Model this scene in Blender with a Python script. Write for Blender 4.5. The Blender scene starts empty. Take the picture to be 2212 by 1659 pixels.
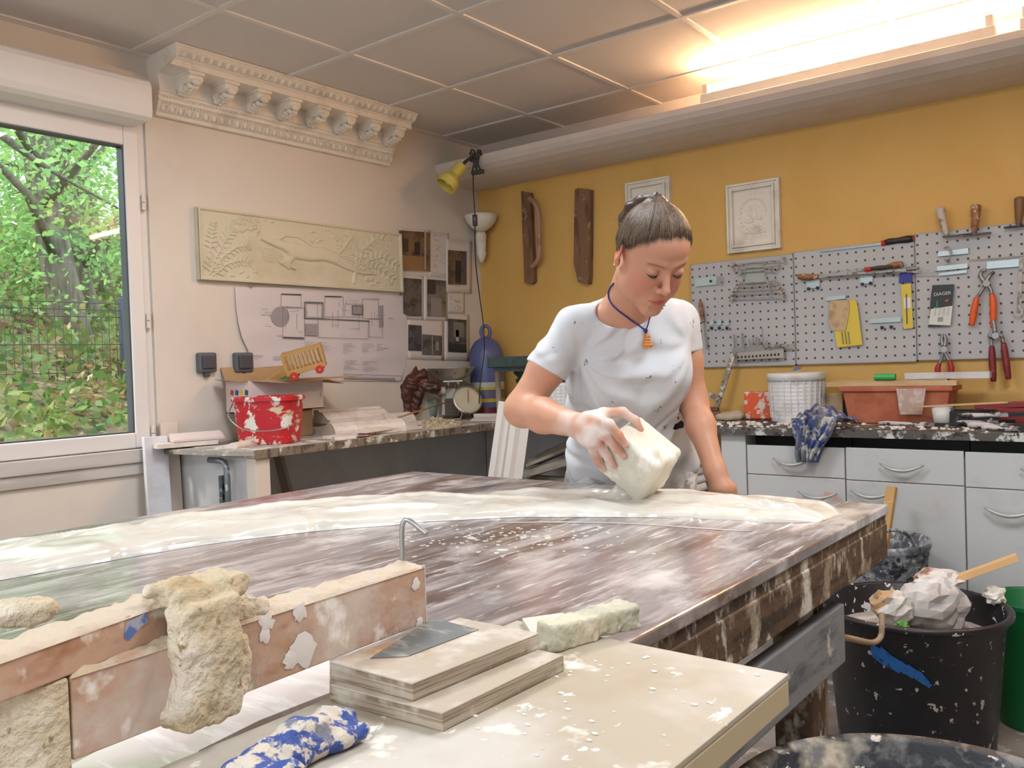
import bpy, math, random
import numpy as np
from mathutils import Vector, Matrix
rnd = random.Random(7)
SC = bpy.context.scene
COL = SC.collection
PI = math.pi
# ------------------------------------------------------------------ camera
F_PX, CX, CY = 1872.0, 1106.0, 829.5
CAM = np.array([3.36, -4.0, 1.19])
_yaw, _pit, _roll = math.radians(38.2), math.radians(1.25), 0.033
_fw = np.array([-math.sin(_yaw)*math.cos(_pit), math.cos(_yaw)*math.cos(_pit), -math.sin(_pit)])
_r = np.array([math.cos(_yaw), math.sin(_yaw), 0.0]); _u = np.cross(_r, _fw)
_R = _r*math.cos(_roll) - _u*math.sin(_roll); _U = _r*math.sin(_roll) + _u*math.cos(_roll)
cd = bpy.data.cameras.new('camera'); cam = bpy.data.objects.new('camera', cd); COL.objects.link(cam)
cd.sensor_fit = 'HORIZONTAL'; cd.sensor_width = 36.0; cd.lens = 36.0*F_PX/2212.0
cd.clip_start = 0.02; cd.clip_end = 200
cam.matrix_world = Matrix([[_R[0], _U[0], -_fw[0], CAM[0]], [_R[1], _U[1], -_fw[1], CAM[1]],
                           [_R[2], _U[2], -_fw[2], CAM[2]], [0, 0, 0, 1]])
SC.camera = cam
# measuring helpers: a point of the photograph met with a real surface of the room
def ray(px, py): return _fw + _R*(px-CX)/F_PX - _U*(py-CY)/F_PX
def at(px, py, d): return CAM + ray(px, py)*d
def onp(ax, val, px, py):
    v = ray(px, py); return CAM + v*((val-CAM[ax])/v[ax])
def onx(v, px, py): return onp(0, v, px, py)
def ony(v, px, py): return onp(1, v, px, py)
def onz(v, px, py): return onp(2, v, px, py)
# ------------------------------------------------------------------ colour management and light
SC.view_settings.view_transform = 'Standard'
SC.view_settings.look = 'None'
SC.view_settings.gamma = 1.0
SC.view_settings.use_curve_mapping = False
SC.view_settings.exposure = 0.65
SC.cycles.use_denoising = True
SC.cycles.max_bounces = 7
SC.cycles.diffuse_bounces = 4
SC.cycles.glossy_bounces = 3
SC.cycles.transparent_max_bounces = 10
SC.cycles.caustics_reflective = False
SC.cycles.caustics_refractive = False
SC.cycles.sample_clamp_indirect = 6.0
W = bpy.data.worlds.new('overcast_sky'); SC.world = W; W.use_nodes = True
bg = W.node_tree.nodes['Background']
bg.inputs[0].default_value = (0.80, 0.90, 1.0, 1); bg.inputs[1].default_value = 2.4
def area(name, loc, rot, sx, sy, power, color, portal=False):
    l = bpy.data.lights.new(name, 'AREA'); l.shape = 'RECTANGLE'; l.size = sx; l.size_y = sy
    l.energy = power; l.color = color
    if portal: l.cycles.is_portal = True
    o = bpy.data.objects.new(name, l); COL.objects.link(o); o.location = loc; o.rotation_euler = rot
    return o
area('sky_portal', (-0.06, -2.9, 1.55), (0, -PI/2, 0), 1.25, 1.5, 10, (1, 1, 1), portal=True)
sun = bpy.data.lights.new('sun', 'SUN'); sun.energy = 3.6; sun.angle = math.radians(12); sun.color = (1.0, 0.95, 0.85)
so = bpy.data.objects.new('sun', sun); COL.objects.link(so); so.rotation_euler = (math.radians(38), math.radians(-12), 0)
# light of the fluorescent tubes that sit on the boxed-in pipe under the ceiling (their housings are built below)
# (they are lamps themselves: see strip_light)
# the ceiling lamps over the near half of the workshop
for _x, _y, _p in ((1.6, -2.35, 14), (3.35, -2.35, 16), (1.9, -5.0, 17), (3.7, -5.0, 17)):
    area('ceiling_light', (_x, _y, 2.455), (0, 0, 0), 0.56, 0.56, _p, (0.90, 0.95, 1.0))

# ------------------------------------------------------------------ materials
def _n(nt, t, **kw):
    n = nt.nodes.new(t)
    for k, v in kw.items(): setattr(n, k, v)
    return n
def M(name, base, rough=.6, metal=0.0, layers=(), bump=None, coat=0.0, attr=None, spec=None, emit=None, rlayers=()):
    """layers: (colour, scale, lo, hi[, stretch xyz[, detail]]) noise masks mixed over the base"""
    m = bpy.data.materials.new(name); m.use_nodes = True; nt = m.node_tree
    b = nt.nodes['Principled BSDF']
    b.inputs['Roughness'].default_value = rough; b.inputs['Metallic'].default_value = metal
    b.inputs['Coat Weight'].default_value = coat; b.inputs['Coat Roughness'].default_value = .12
    if spec is not None: b.inputs['Specular IOR Level'].default_value = spec
    if emit: b.inputs['Emission Color'].default_value = (*emit[:3], 1); b.inputs['Emission Strength'].default_value = emit[3]
    tc = _n(nt, 'ShaderNodeTexCoord')
    if attr:
        a = _n(nt, 'ShaderNodeVertexColor', layer_name=attr); cur = a.outputs['Color']
    else:
        rgb = _n(nt, 'ShaderNodeRGB'); rgb.outputs[0].default_value = (*base, 1); cur = rgb.outputs[0]
    for i, L in enumerate(layers):
        c, s, lo, hi = L[:4]; st = L[4] if len(L) > 4 else (1, 1, 1); det = L[5] if len(L) > 5 else 4
        mp = _n(nt, 'ShaderNodeMapping'); mp.inputs['Scale'].default_value = st
        mp.inputs['Location'].default_value = (i*3.7+.3, i*1.9, i*2.3)
        nt.links.new(tc.outputs['Object'], mp.inputs[0])
        no = _n(nt, 'ShaderNodeTexNoise'); no.inputs['Scale'].default_value = s; no.inputs['Detail'].default_value = det
        no.inputs['Roughness'].default_value = .62
        nt.links.new(mp.outputs[0], no.inputs[0])
        mr = _n(nt, 'ShaderNodeMapRange'); mr.inputs[1].default_value = lo; mr.inputs[2].default_value = hi
        nt.links.new(no.outputs[0], mr.inputs[0])
        mx = _n(nt, 'ShaderNodeMix', data_type='RGBA')
        nt.links.new(mr.outputs[0], mx.inputs[0]); nt.links.new(cur, mx.inputs[6])
        mx.inputs[7].default_value = (*c, 1); cur = mx.outputs[2]
    nt.links.new(cur, b.inputs['Base Color'])
    if rlayers:
        s, lo, hi, ra, rb, st = rlayers
        mp = _n(nt, 'ShaderNodeMapping'); mp.inputs['Scale'].default_value = st; nt.links.new(tc.outputs['Object'], mp.inputs[0])
        no = _n(nt, 'ShaderNodeTexNoise'); no.inputs['Scale'].default_value = s; nt.links.new(mp.outputs[0], no.inputs[0])
        mr = _n(nt, 'ShaderNodeMapRange'); mr.inputs[1].default_value = lo; mr.inputs[2].default_value = hi
        mr.inputs[3].default_value = ra; mr.inputs[4].default_value = rb
        nt.links.new(no.outputs[0], mr.inputs[0]); nt.links.new(mr.outputs[0], b.inputs['Roughness'])
    if bump:
        s, st = bump[:2]; sx = bump[2] if len(bump) > 2 else (1, 1, 1)
        mp = _n(nt, 'ShaderNodeMapping'); mp.inputs['Scale'].default_value = sx; nt.links.new(tc.outputs['Object'], mp.inputs[0])
        no = _n(nt, 'ShaderNodeTexNoise'); no.inputs['Scale'].default_value = s; no.inputs['Detail'].default_value = 5
        nt.links.new(mp.outputs[0], no.inputs[0])
        bp = _n(nt, 'ShaderNodeBump'); bp.inputs['Strength'].default_value = st; bp.inputs['Distance'].default_value = .01
        nt.links.new(no.outputs[0], bp.inputs['Height']); nt.links.new(bp.outputs[0], b.inputs['Normal'])
    return m
def glassmat(name, tint=(1, 1, 1), gloss=.08):
    m = bpy.data.materials.new(name); m.use_nodes = True; nt = m.node_tree; nt.nodes.clear()
    o = _n(nt, 'ShaderNodeOutputMaterial'); t = _n(nt, 'ShaderNodeBsdfTransparent'); t.inputs[0].default_value = (*tint, 1)
    g = _n(nt, 'ShaderNodeBsdfGlossy'); g.inputs['Roughness'].default_value = .02
    mx = _n(nt, 'ShaderNodeMixShader'); mx.inputs[0].default_value = gloss
    nt.links.new(t.outputs[0], mx.inputs[1]); nt.links.new(g.outputs[0], mx.inputs[2]); nt.links.new(mx.outputs[0], o.inputs[0])
    return m
def srgb(r, g, b):
    f = lambda c: ((c/255+.055)/1.055)**2.4 if c/255 > .04045 else c/255/12.92
    return (f(r), f(g), f(b))
# ------------------------------------------------------------------ mesh builder
def V(*a): return np.array(a, float)
def nrm(v): v = np.asarray(v, float); return v/np.linalg.norm(v)
def frame(z, hint=(0, 0, 1)):
    z = nrm(z); h = np.asarray(hint, float)
    if abs(z@nrm(h)) > .98: h = V(1, 0, 0) if abs(z[0]) < .9 else V(0, 1, 0)
    x = nrm(np.cross(h, z)); return x, np.cross(z, x), z
def rotz(a): return np.array([[math.cos(a), -math.sin(a), 0], [math.sin(a), math.cos(a), 0], [0, 0, 1]])
def rotx(a): return np.array([[1, 0, 0], [0, math.cos(a), -math.sin(a)], [0, math.sin(a), math.cos(a)]])
def roty(a): return np.array([[math.cos(a), 0, math.sin(a)], [0, 1, 0], [-math.sin(a), 0, math.cos(a)]])
class B:
    def __init__(s): s.v = []; s.f = []
    def add(s, vs, fs):
        o = len(s.v); s.v += [tuple(map(float, p)) for p in vs]; s.f += [tuple(i+o for i in f) for f in fs]; return s
    def box(s, x0, x1, y0, y1, z0, z1):
        return s.obox(V((x0+x1)/2, (y0+y1)/2, (z0+z1)/2), (abs(x1-x0), abs(y1-y0), abs(z1-z0)))
    def obox(s, c, size, R=None, taper=1.0):
        R = np.eye(3) if R is None else R; hx, hy, hz = [k/2 for k in size]; vs = []
        for z in (-hz, hz):
            t = taper if z > 0 else 1
            for x, y in ((-hx, -hy), (hx, -hy), (hx, hy), (-hx, hy)): vs.append(np.asarray(c)+R@V(x*t, y*t, z))
        return s.add(vs, [(3, 2, 1, 0), (4, 5, 6, 7), (0, 1, 5, 4), (1, 2, 6, 5), (2, 3, 7, 6), (3, 0, 4, 7)])
    def bar(s, p0, p1, w, h, hint=(0, 0, 1)):
        x, y, z = frame(np.subtract(p1, p0), hint); R = np.array([x, y, z]).T
        return s.obox((np.asarray(p0)+p1)/2, (w, h, np.linalg.norm(np.subtract(p1, p0))), R)
    def cyl(s, p0, p1, r0, r1=None, n=16, cap=True):
        return s.tube([p0, p1], [r0, r0 if r1 is None else r1], n, cap)
    def tube(s, path, r, n=8, cap=True, closed=False):
        path = [np.asarray(p, float) for p in path]; m = len(path)
        rs = [r]*m if np.isscalar(r) else list(r)
        o = len(s.v); vs = []; x = None
        for i, p in enumerate(path):
            if closed: t = path[(i+1) % m]-path[i-1]
            else: t = path[min(i+1, m-1)]-path[max(i-1, 0)]
            t = nrm(t)
            if x is None: x, y, _ = frame(t)
            else: x = nrm(x-t*(x@t)); y = np.cross(t, x)
            for k in range(n):
                a = 2*PI*k/n; vs.append(p+rs[i]*(math.cos(a)*x+math.sin(a)*y))
        fs = []
        for i in range(m if closed else m-1):
            for k in range(n):
                a, b = i*n+k, i*n+(k+1) % n; c, d = ((i+1) % m)*n+(k+1) % n, ((i+1) % m)*n+k
                fs.append((a, b, c, d))
        if cap and not closed: fs.append(tuple(range(n-1, -1, -1))); fs.append(tuple((m-1)*n+k for k in range(n)))
        return s.add(vs, fs)
    def lathe(s, prof, c=(0, 0, 0), R=None, n=32, sx=1.0, sy=1.0, a0=0.0, a1=2*PI, power=2.0):
        """prof: (radius, height) list; power>2 makes a rounded-square section"""
        R = np.eye(3) if R is None else R; full = abs(a1-a0-2*PI) < 1e-6; m = len(prof); k = n if full else n+1; vs = []
        for r, z in prof:
            for i in range(k):
                a = a0+(a1-a0)*i/n; ca, sa = math.cos(a), math.sin(a)
                q = (abs(ca)**power+abs(sa)**power)**(-1/power)
                vs.append(np.asarray(c)+R@V(r*q*ca*sx, r*q*sa*sy, z))
        fs = []
        for j in range(m-1):
            for i in range(n):
                i2 = (i+1) % k; fs.append((j*k+i, j*k+i2, (j+1)*k+i2, (j+1)*k+i))
        return s.add(vs, fs)
    def ball(s, c, r, R=None, n=16):
        r = (r, r, r) if np.isscalar(r) else r; R = np.eye(3) if R is None else R
        prof = [(math.sin(PI*i/(n//2+2)), -math.cos(PI*i/(n//2+2))) for i in range(n//2+3)]
        b = B(); b.lathe(prof, n=n); return s.add([np.asarray(c)+R@(np.array(p)*r) for p in b.v], b.f)
    def prism(s, poly, o, ux, uy, depth):
        """poly in the plane (ux,uy) at o, pushed by the vector depth"""
        o = np.asarray(o, float); ux = np.asarray(ux, float); uy = np.asarray(uy, float); depth = np.asarray(depth, float)
        a = [o+ux*p[0]+uy*p[1] for p in poly]; n = len(a); b = [p+depth for p in a]
        return s.add(a+b, [tuple(range(n-1, -1, -1)), tuple(range(n, 2*n))]+[(i, (i+1) % n, n+(i+1) % n, n+i) for i in range(n)])
    def grid(s, fn, nu, nv):
        vs = [fn(i/nu, j/nv) for j in range(nv+1) for i in range(nu+1)]; k = nu+1
        return s.add(vs, [(j*k+i, j*k+i+1, (j+1)*k+i+1, (j+1)*k+i) for j in range(nv) for i in range(nu)])
    def xf(s, R, t): s.v = [tuple(np.asarray(R)@np.array(p)+t) for p in s.v]; return s
    def build(s, name, mat, parent=None, smooth=False, bevel=0, loc=None, solid=0, sub=0, seg=2):
        off = V(*parent['_w']) if parent is not None else (V(*loc) if loc is not None else V(0, 0, 0))
        me = bpy.data.meshes.new(name)
        me.from_pydata([tuple(np.array(p)-off) for p in s.v], [], s.f); me.update()
        o = bpy.data.objects.new(name, me); COL.objects.link(o); me.materials.append(mat)
        if parent is not None: o.parent = parent; o['_w'] = parent['_w']
        else: o.location = off; o['_w'] = [float(k) for k in off]
        if smooth: me.polygons.foreach_set('use_smooth', [True]*len(me.polygons))
        if solid: q = o.modifiers.new('thickness', 'SOLIDIFY'); q.thickness = solid; q.offset = 0
        if bevel: q = o.modifiers.new('bevel', 'BEVEL'); q.width = bevel; q.segments = seg; q.limit_method = 'ANGLE'; q.angle_limit = .7
        if sub: q = o.modifiers.new('sub', 'SUBSURF'); q.levels = sub; q.render_levels = sub
        return o
def tag(o, label=None, cat=None, group=None, kind=None):
    if label: o['label'] = label
    if cat: o['category'] = cat
    if group: o['group'] = group
    if kind: o['kind'] = kind
    return o
def thing(name, label, cat, loc, group=None):
    o = bpy.data.objects.new(name, None); COL.objects.link(o); o.empty_display_size = .05
    o.location = tuple(map(float, loc)); o['_w'] = [float(k) for k in loc]
    return tag(o, label, cat, group)
def struct(name, b, m, **kw): return tag(b.build(name, m, **kw), kind='structure')
def copy_tree(o, parent=None):
    c = o.copy(); COL.objects.link(c); c.parent = parent
    for ch in list(o.children): copy_tree(ch, c)
    return c
# value noise for shapes
_T = np.random.RandomState(3).rand(4096).astype(np.float32)
def vnoise(p, s=1.0, seed=0):
    p = np.asarray(p, np.float32)*s; i = np.floor(p).astype(np.int64); f = p-i; f = f*f*(3-2*f); out = 0
    for dx in (0, 1):
        for dy in (0, 1):
            for dz in (0, 1):
                h = ((i[..., 0]+dx)*73856093 ^ (i[..., 1]+dy)*19349663 ^ (i[..., 2]+dz)*83492791 ^ seed*2654435) & 4095
                w = (f[..., 0] if dx else 1-f[..., 0])*(f[..., 1] if dy else 1-f[..., 1])*(f[..., 2] if dz else 1-f[..., 2])
                out = out+_T[h]*w
    return out*2-1
def fbm(p, s=1.0, o=3, seed=0):
    p = np.asarray(p); return sum(vnoise(p, s*2**k, seed+k)*.5**k for k in range(o))
# ------------------------------------------------------------------ distance-field modelling (surface nets)
def cap_(a, b, r0, r1=None):
    a = np.asarray(a, float); b = np.asarray(b, float); r1 = r0 if r1 is None else r1; ab = b-a; L = max(ab@ab, 1e-12)
    def f(p):
        t = np.clip(((p-a)@ab)/L, 0, 1); return np.linalg.norm(p-a-t[:, None]*ab, axis=1)-(r0+(r1-r0)*t)
    m = max(r0, r1); return f, np.minimum(a, b)-m, np.maximum(a, b)+m
def ell_(c, r, R=None):
    c = np.asarray(c, float); r = np.asarray(r, float); R = np.eye(3) if R is None else R
    def f(p):
        q = (p-c)@R; k0 = np.linalg.norm(q/r, axis=1); k1 = np.linalg.norm(q/(r*r), axis=1)+1e-9; return k0*(k0-1)/k1
    m = max(r); return f, c-m, c+m
def box_(c, h, R=None, rd=.01):
    c = np.asarray(c, float); h = np.asarray(h, float)-rd; R = np.eye(3) if R is None else R
    def f(p):
        q = np.abs((p-c)@R)-h; return np.linalg.norm(np.maximum(q, 0), axis=1)+np.minimum(q.max(axis=1), 0)-rd
    m = np.linalg.norm(h)+rd; return f, c-m, c+m
def smin(a, b, k):
    if k <= 0: return np.minimum(a, b)
    h = np.clip(.5+.5*(b-a)/k, 0, 1); return b+(a-b)*h-k*h*(1-h)
def field(ops):
    """ops: ('+'|'-'|'d', k, (f, lo, hi)); evaluated in order, far ones skipped"""
    def F(p):
        lo, hi = p.min(0), p.max(0); d = np.full(len(p), .5)
        for op, k, (f, a, b) in ops:
            if a is not None and (np.any(a-.05-k > hi) or np.any(b+.05+k < lo)): continue
            if op == '+': d = smin(d, f(p), k)
            elif op == '-': d = -smin(-d, f(p), k)
            elif op == '&': d = -smin(-d, -f(p), k)
            else: d = d+f(p)
        return d
    return F
def nets(F, lo, hi, h):
    lo = np.asarray(lo, float)-h*2; hi = np.asarray(hi, float)+h*2; n = 8; bs = n*h
    N = np.ceil((hi-lo)/bs).astype(int)
    g = np.stack(np.meshgrid(*[np.arange(k) for k in N], indexing='ij'), -1).reshape(-1, 3)
    # coarse pass, brick by brick so that far pieces are skipped
    order = np.lexsort((g[:, 2]//4, g[:, 1]//4, g[:, 0]//4)); g = g[order]
    key = (g//4)@np.array([1000000, 1000, 1]); cuts = np.flatnonzero(np.diff(key))+1
    keep = []
    for q in np.split(g, cuts):
        c = lo+(q+.5)*bs; d = F(c); keep.append(q[np.abs(d) < bs*1.15+.004])
    loc = np.stack(np.meshgrid(*[np.arange(n+1)]*3, indexing='ij'), -1).reshape(-1, 3)
    V_, K_ = [], []; S_ = []
    big = (N*n+2).astype(np.int64)
    kf = lambda ijk: (ijk[..., 0]*big[1]+ijk[..., 1])*big[2]+ijk[..., 2]
    edges = []
    offs = np.array([(x, y, z) for x in (0, 1) for y in (0, 1) for z in (0, 1)])
    for q in keep:
        if not len(q): continue
        for qs in np.array_split(q, max(1, len(q)//24)):
            ijk = (qs[:, None, :]*n+loc[None]).reshape(-1, 3)
            d = F(lo+ijk*h).reshape(len(qs), n+1, n+1, n+1)
            c8 = np.stack([d[:, x:x+n, y:y+n, z:z+n] for x, y, z in offs], -1)
            neg = (c8 < 0).sum(-1); act = (neg > 0) & (neg < 8)
            b, i, j, k = np.nonzero(act)
            if not len(b): continue
            cc = c8[b, i, j, k]; P = np.zeros((len(b), 3)); C_ = np.zeros(len(b))
            for s_ in range(8):
                for t_ in range(s_+1, 8):
                    df = offs[t_]-offs[s_]
                    if np.abs(df).sum() != 1: continue
                    a_, b_ = cc[:, s_], cc[:, t_]; x_ = (a_ < 0) != (b_ < 0)
                    w = np.where(x_, a_/np.where(x_, a_-b_, 1), 0)
                    P += np.where(x_[:, None], offs[s_]+w[:, None]*df, 0); C_ += x_
            cell = qs[b]*n+np.stack([i, j, k], -1)
            V_.append(lo+(cell+P/C_[:, None])*h); K_.append(kf(cell))
            for ax in range(3):
                e = np.eye(3, dtype=int)[ax]; a_ = d[:, :n, :n, :n]
                b_ = d[:, e[0]:n+e[0], e[1]:n+e[1], e[2]:n+e[2]]
                bb, ii, jj, kk = np.nonzero((a_ < 0) != (b_ < 0))
                if len(bb):
                    fl = a_[bb, ii, jj, kk] < 0; ce = qs[bb]*n+np.stack([ii, jj, kk], -1)
                    edges.append((ax, ce, fl))
    V_ = np.concatenate(V_); K_ = np.concatenate(K_); srt = np.argsort(K_); K_ = K_[srt]; V_ = V_[srt]
    faces = []
    for ax, ce, fl in edges:
        u = np.eye(3, dtype=int)[(ax+1) % 3]; w = np.eye(3, dtype=int)[(ax+2) % 3]; quad = []; ok = np.ones(len(ce), bool)
        for s_ in (ce, ce-u, ce-u-w, ce-w):
            kk = kf(s_); idx = np.clip(np.searchsorted(K_, kk), 0, len(K_)-1); ok &= K_[idx] == kk; quad.append(idx)
        Q = np.stack(quad, -1); Q[~fl] = Q[~fl][:, ::-1]; faces.append(Q[ok])
    return V_, np.concatenate(faces)
def sdf_obj(name, ops, h, mat, parent=None, loc=None, tint=None, relax=1, lo=None, hi=None):
    adds = [o for o in ops if o[0] == '+']
    if lo is None: lo = np.min([o[2][1] for o in adds], 0); hi = np.max([o[2][2] for o in adds], 0)
    Vv, Ff = nets(field(ops), lo, hi, h)
    off = V(*parent['_w']) if parent is not None else (V(*loc) if loc is not None else V(0, 0, 0))
    me = bpy.data.meshes.new(name)
    L = (Vv-off).astype(np.float32)
    me.vertices.add(len(L)); me.vertices.foreach_set('co', L.ravel())
    nf = len(Ff); me.loops.add(nf*4); me.loops.foreach_set('vertex_index', Ff.ravel().astype(np.int32))
    me.polygons.add(nf); me.polygons.foreach_set('loop_start', np.arange(0, nf*4, 4, dtype=np.int32))
    me.polygons.foreach_set('loop_total', np.full(nf, 4, dtype=np.int32))
    me.update(calc_edges=True); me.validate()
    me.polygons.foreach_set('use_smooth', [True]*len(me.polygons)); me.materials.append(mat)
    if tint is not None:
        a = me.color_attributes.new('tint', 'FLOAT_COLOR', 'POINT'); c = tint(Vv)
        if len(c) == len(me.vertices): a.data.foreach_set('color', np.concatenate([c, np.ones((len(c), 1))], 1).astype(np.float32).ravel())
    o = bpy.data.objects.new(name, me); COL.objects.link(o)
    if parent is not None: o.parent = parent; o['_w'] = parent['_w']
    else: o.location = off; o['_w'] = [float(k) for k in off]
    if relax: q = o.modifiers.new('smooth', 'SMOOTH'); q.factor = .5; q.iterations = relax
    return o
# ================================================================== ROOM SHELL
H_C = 2.5
m_white = M('white_wall_paint', srgb(222, 212, 200), .7, layers=[(srgb(212, 201, 188), 1.3, .5, .75), (srgb(165, 152, 140), 26, .77, .82)], bump=(60, .04))
m_yellow = M('ochre_wall_paint', srgb(219, 177, 101), .62, layers=[(srgb(210, 166, 87), 1.6, .42, .7), (srgb(240, 225, 200), 75, .79, .81)], bump=(90, .04))
m_floor = M('dusty_concrete', srgb(160, 152, 145), .75, layers=[(srgb(128, 120, 114), 3, .42, .62), (srgb(214, 208, 200), 9, .58, .68), (srgb(235, 232, 226), 30, .68, .73)], bump=(35, .1))
m_ceil = M('ceiling_tile', srgb(218, 212, 207), .85, bump=(120, .05))
m_grid = M('ceiling_grid_metal', srgb(226, 220, 214), .5)
m_beam = M('boxed_pipe_paint', srgb(215, 205, 196), .65, layers=[(srgb(200, 190, 180), 2, .5, .7)])
m_pvc = M('white_window_plastic', srgb(226, 221, 217), .38)
m_sill = M('dusty_sill_paint', srgb(200, 193, 186), .6, layers=[(srgb(176, 168, 160), 6, .5, .7, (1, .3, 3))])
m_gasket = M('grey_seal', srgb(70, 74, 78), .5)
RX, RY = 6.2, -7.2
b = B().box(-.4, RX+.2, RY-.2, .2, -.12, 0); struct('floor', b, m_floor)
b = B().box(-.2, RX+.2, RY-.2, .2, H_C, H_C+.1); struct('ceiling', b, m_ceil)
WY0, WY1, WZ0, WZ1 = -3.80, -2.10, .88, 2.235
b = B().box(-.22, 0, WY1, .2, 0, H_C).box(-.22, 0, RY-.2, WY0, 0, H_C).box(-.22, 0, WY0, WY1, 0, WZ0).box(-.22, 0, WY0, WY1, WZ1, H_C)
struct('wall_left', b, m_white)
struct('wall_back', B().box(0, RX+.2, 0, .2, 0, H_C), m_yellow)
struct('wall_right', B().box(RX, RX+.2, RY, 0, 0, H_C), m_white)
b = B().box(0, RX, RY-.2, RY, 0, .9).box(0, RX, RY-.2, RY, 2.2, H_C).box(0, 1.2, RY-.2, RY, .9, 2.2).box(5.2, RX, RY-.2, RY, .9, 2.2)
struct('wall_front', b, m_white)
# T-bar grid of the suspended ceiling
b = B(); z0, z1 = H_C-.006, H_C+.002
xs = [.03+.603*k for k in range(11)]; ys = [-.33-.61*k for k in range(12)]
for x in xs: b.box(x-.012, x+.012, RY, -.0, z0, z1)
for y in ys: b.box(.0, RX, y-.012, y+.012, z0-.0005, z1)
b.box(0, .02, RY, 0, z0-.001, z1)
struct('trim_1', b, m_grid)
# boxed-in pipe along the yellow wall
pr = [(0, 2.235), (-.10, 2.234), (-.19, 2.240), (-.26, 2.250), (-.315, 2.266), (-.35, 2.287), (-.367, 2.31), (-.37, 2.335), (-.355, 2.342), (0, 2.342)]
b = B().prism(pr, (0, 0, 0), (0, 1, 0), (0, 0, 1), (RX, 0, 0))
struct('trim_2', b, m_beam, smooth=False)
struct('trim_4', B().box(0, RX, -.006, 0, 2.335, H_C), m_beam)
# ------------------------------------------------------------------ window
m_glass = glassmat('window_glass', (.96, .98, .98), .07)
def ring(b, x0, x1, y0, y1, z0, z1, w, wb=None, wt=None):
    wb = w if wb is None else wb; wt = w if wt is None else wt
    b.box(x0, x1, y0, y0+w, z0, z1).box(x0, x1, y1-w, y1, z0, z1).box(x0, x1, y0+w, y1-w, z0, z0+wb).box(x0, x1, y0+w, y1-w, z1-wt, z1)
    return b
win = struct('window_1', ring(B(), -.075, -.012, WY0, WY1, WZ0, WZ1, .05), m_pvc, bevel=.004)
win['_w'] = [0., 0., 0.]
for y0, y1 in ((-2.955, -2.135), (-3.77, -2.965)):
    s = ring(B(), -.06, .004, y0, y1, .905, 2.205, .062, .062, .082).build('window_sash', m_pvc, win, bevel=.005)
    ring(B(), -.045, -.004, y0+.062, y1-.062, .967, 2.123, .006).build('glazing_seal', m_gasket, win)
    B().box(-.034, -.028, y0+.06, y1-.06, .965, 2.125).build('glass_pane', m_glass, win)
m_cream = M('cream_hinge', srgb(225, 215, 205), .4)
for z in (1.90, 1.42, .96):
    b = B().cyl((.012, -2.128, z-.03), (.012, -2.128, z-.002), .007, n=10).cyl((.012, -2.128, z+.002), (.012, -2.128, z+.032), .007, n=10)
    b.box(0, .008, -2.133, -2.115, z-.03, z+.03); b.build('hinge', m_cream, win)
b = B().box(-.01, .03, WY0-.03, -2.118, .848, .902).box(-.01, .018, WY0-.03, -2.118, .80, .848)
struct('trim_3', b, m_sill, bevel=.004)
pr = [(0, 2.36), (.13, 2.36), (.142, 2.35), (.15, 2.33), (.15, 2.235), (.143, 2.212), (.12, 2.20), (0, 2.20)]
b = B().prism([(x, z) for x, z in pr], (0, -3.9, 0), (1, 0, 0), (0, 0, 1), (0, 3.9-2.15, 0))
tag(b.build('roller_shutter_box', m_pvc, loc=(0, -2.9, 2.2), bevel=.003), 'long white roller shutter box above the window', 'shutter box', kind='structure')
# ------------------------------------------------------------------ strip lights on the boxed-in pipe
m_tube = M('lit_tube', (1, 1, 1), .4, emit=(1.0, .60, .33, 140))
m_bat = M('batten_enamel', srgb(225, 222, 216), .4)
for x0, x1, which in ((1.62, 2.80, 'nearer the corner of the room'), (2.88, 4.06, 'further along above the pegboards')):
    t = thing('strip_light', 'lit strip light lying on the boxed-in pipe, the one '+which, 'light', ((x0+x1)/2, -.32, 2.342), 'strip lights on the boxed-in pipe')
    B().box(x0, x1, -.345, -.295, 2.342, 2.385).build('light_housing', m_bat, t, bevel=.003)
    B().cyl((x0+.03, -.32, 2.412), (x1-.03, -.32, 2.412), .013, n=12).build('light_tube', m_tube, t, smooth=True)
    for x in (x0+.02, x1-.02): B().box(x-.012, x+.012, -.336, -.304, 2.383, 2.428).build('tube_socket', m_bat, t)
# ceiling lamp housings over the near half of the room (outside the frame, seen only as glints in the wet plaster)
m_diff = M('lit_diffuser', (1, 1, 1), .4, emit=(.97, .97, 1, 2.0))
for _x, _y, w in ((1.6, -2.35, 'over the big table'), (3.35, -2.35, 'over the floor tubs'), (1.9, -5.0, 'at the far end by the window wall'), (3.7, -5.0, 'at the far end of the room')):
    t = thing('ceiling_light', 'square white ceiling lamp, the one '+w, 'light', (_x, _y, H_C), 'square ceiling lamps')
    f = B()
    for sx, sy, lx, ly in ((-.295, 0, .02, .61), (.295, 0, .02, .61), (0, -.295, .57, .02), (0, .295, .57, .02)): f.obox((_x+sx, _y+sy, 2.478), (lx, ly, .043))
    f.build('light_frame', m_bat, t)
    B().obox((_x, _y, 2.472), (.57, .57, .006)).build('light_diffuser', m_diff, t)
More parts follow.
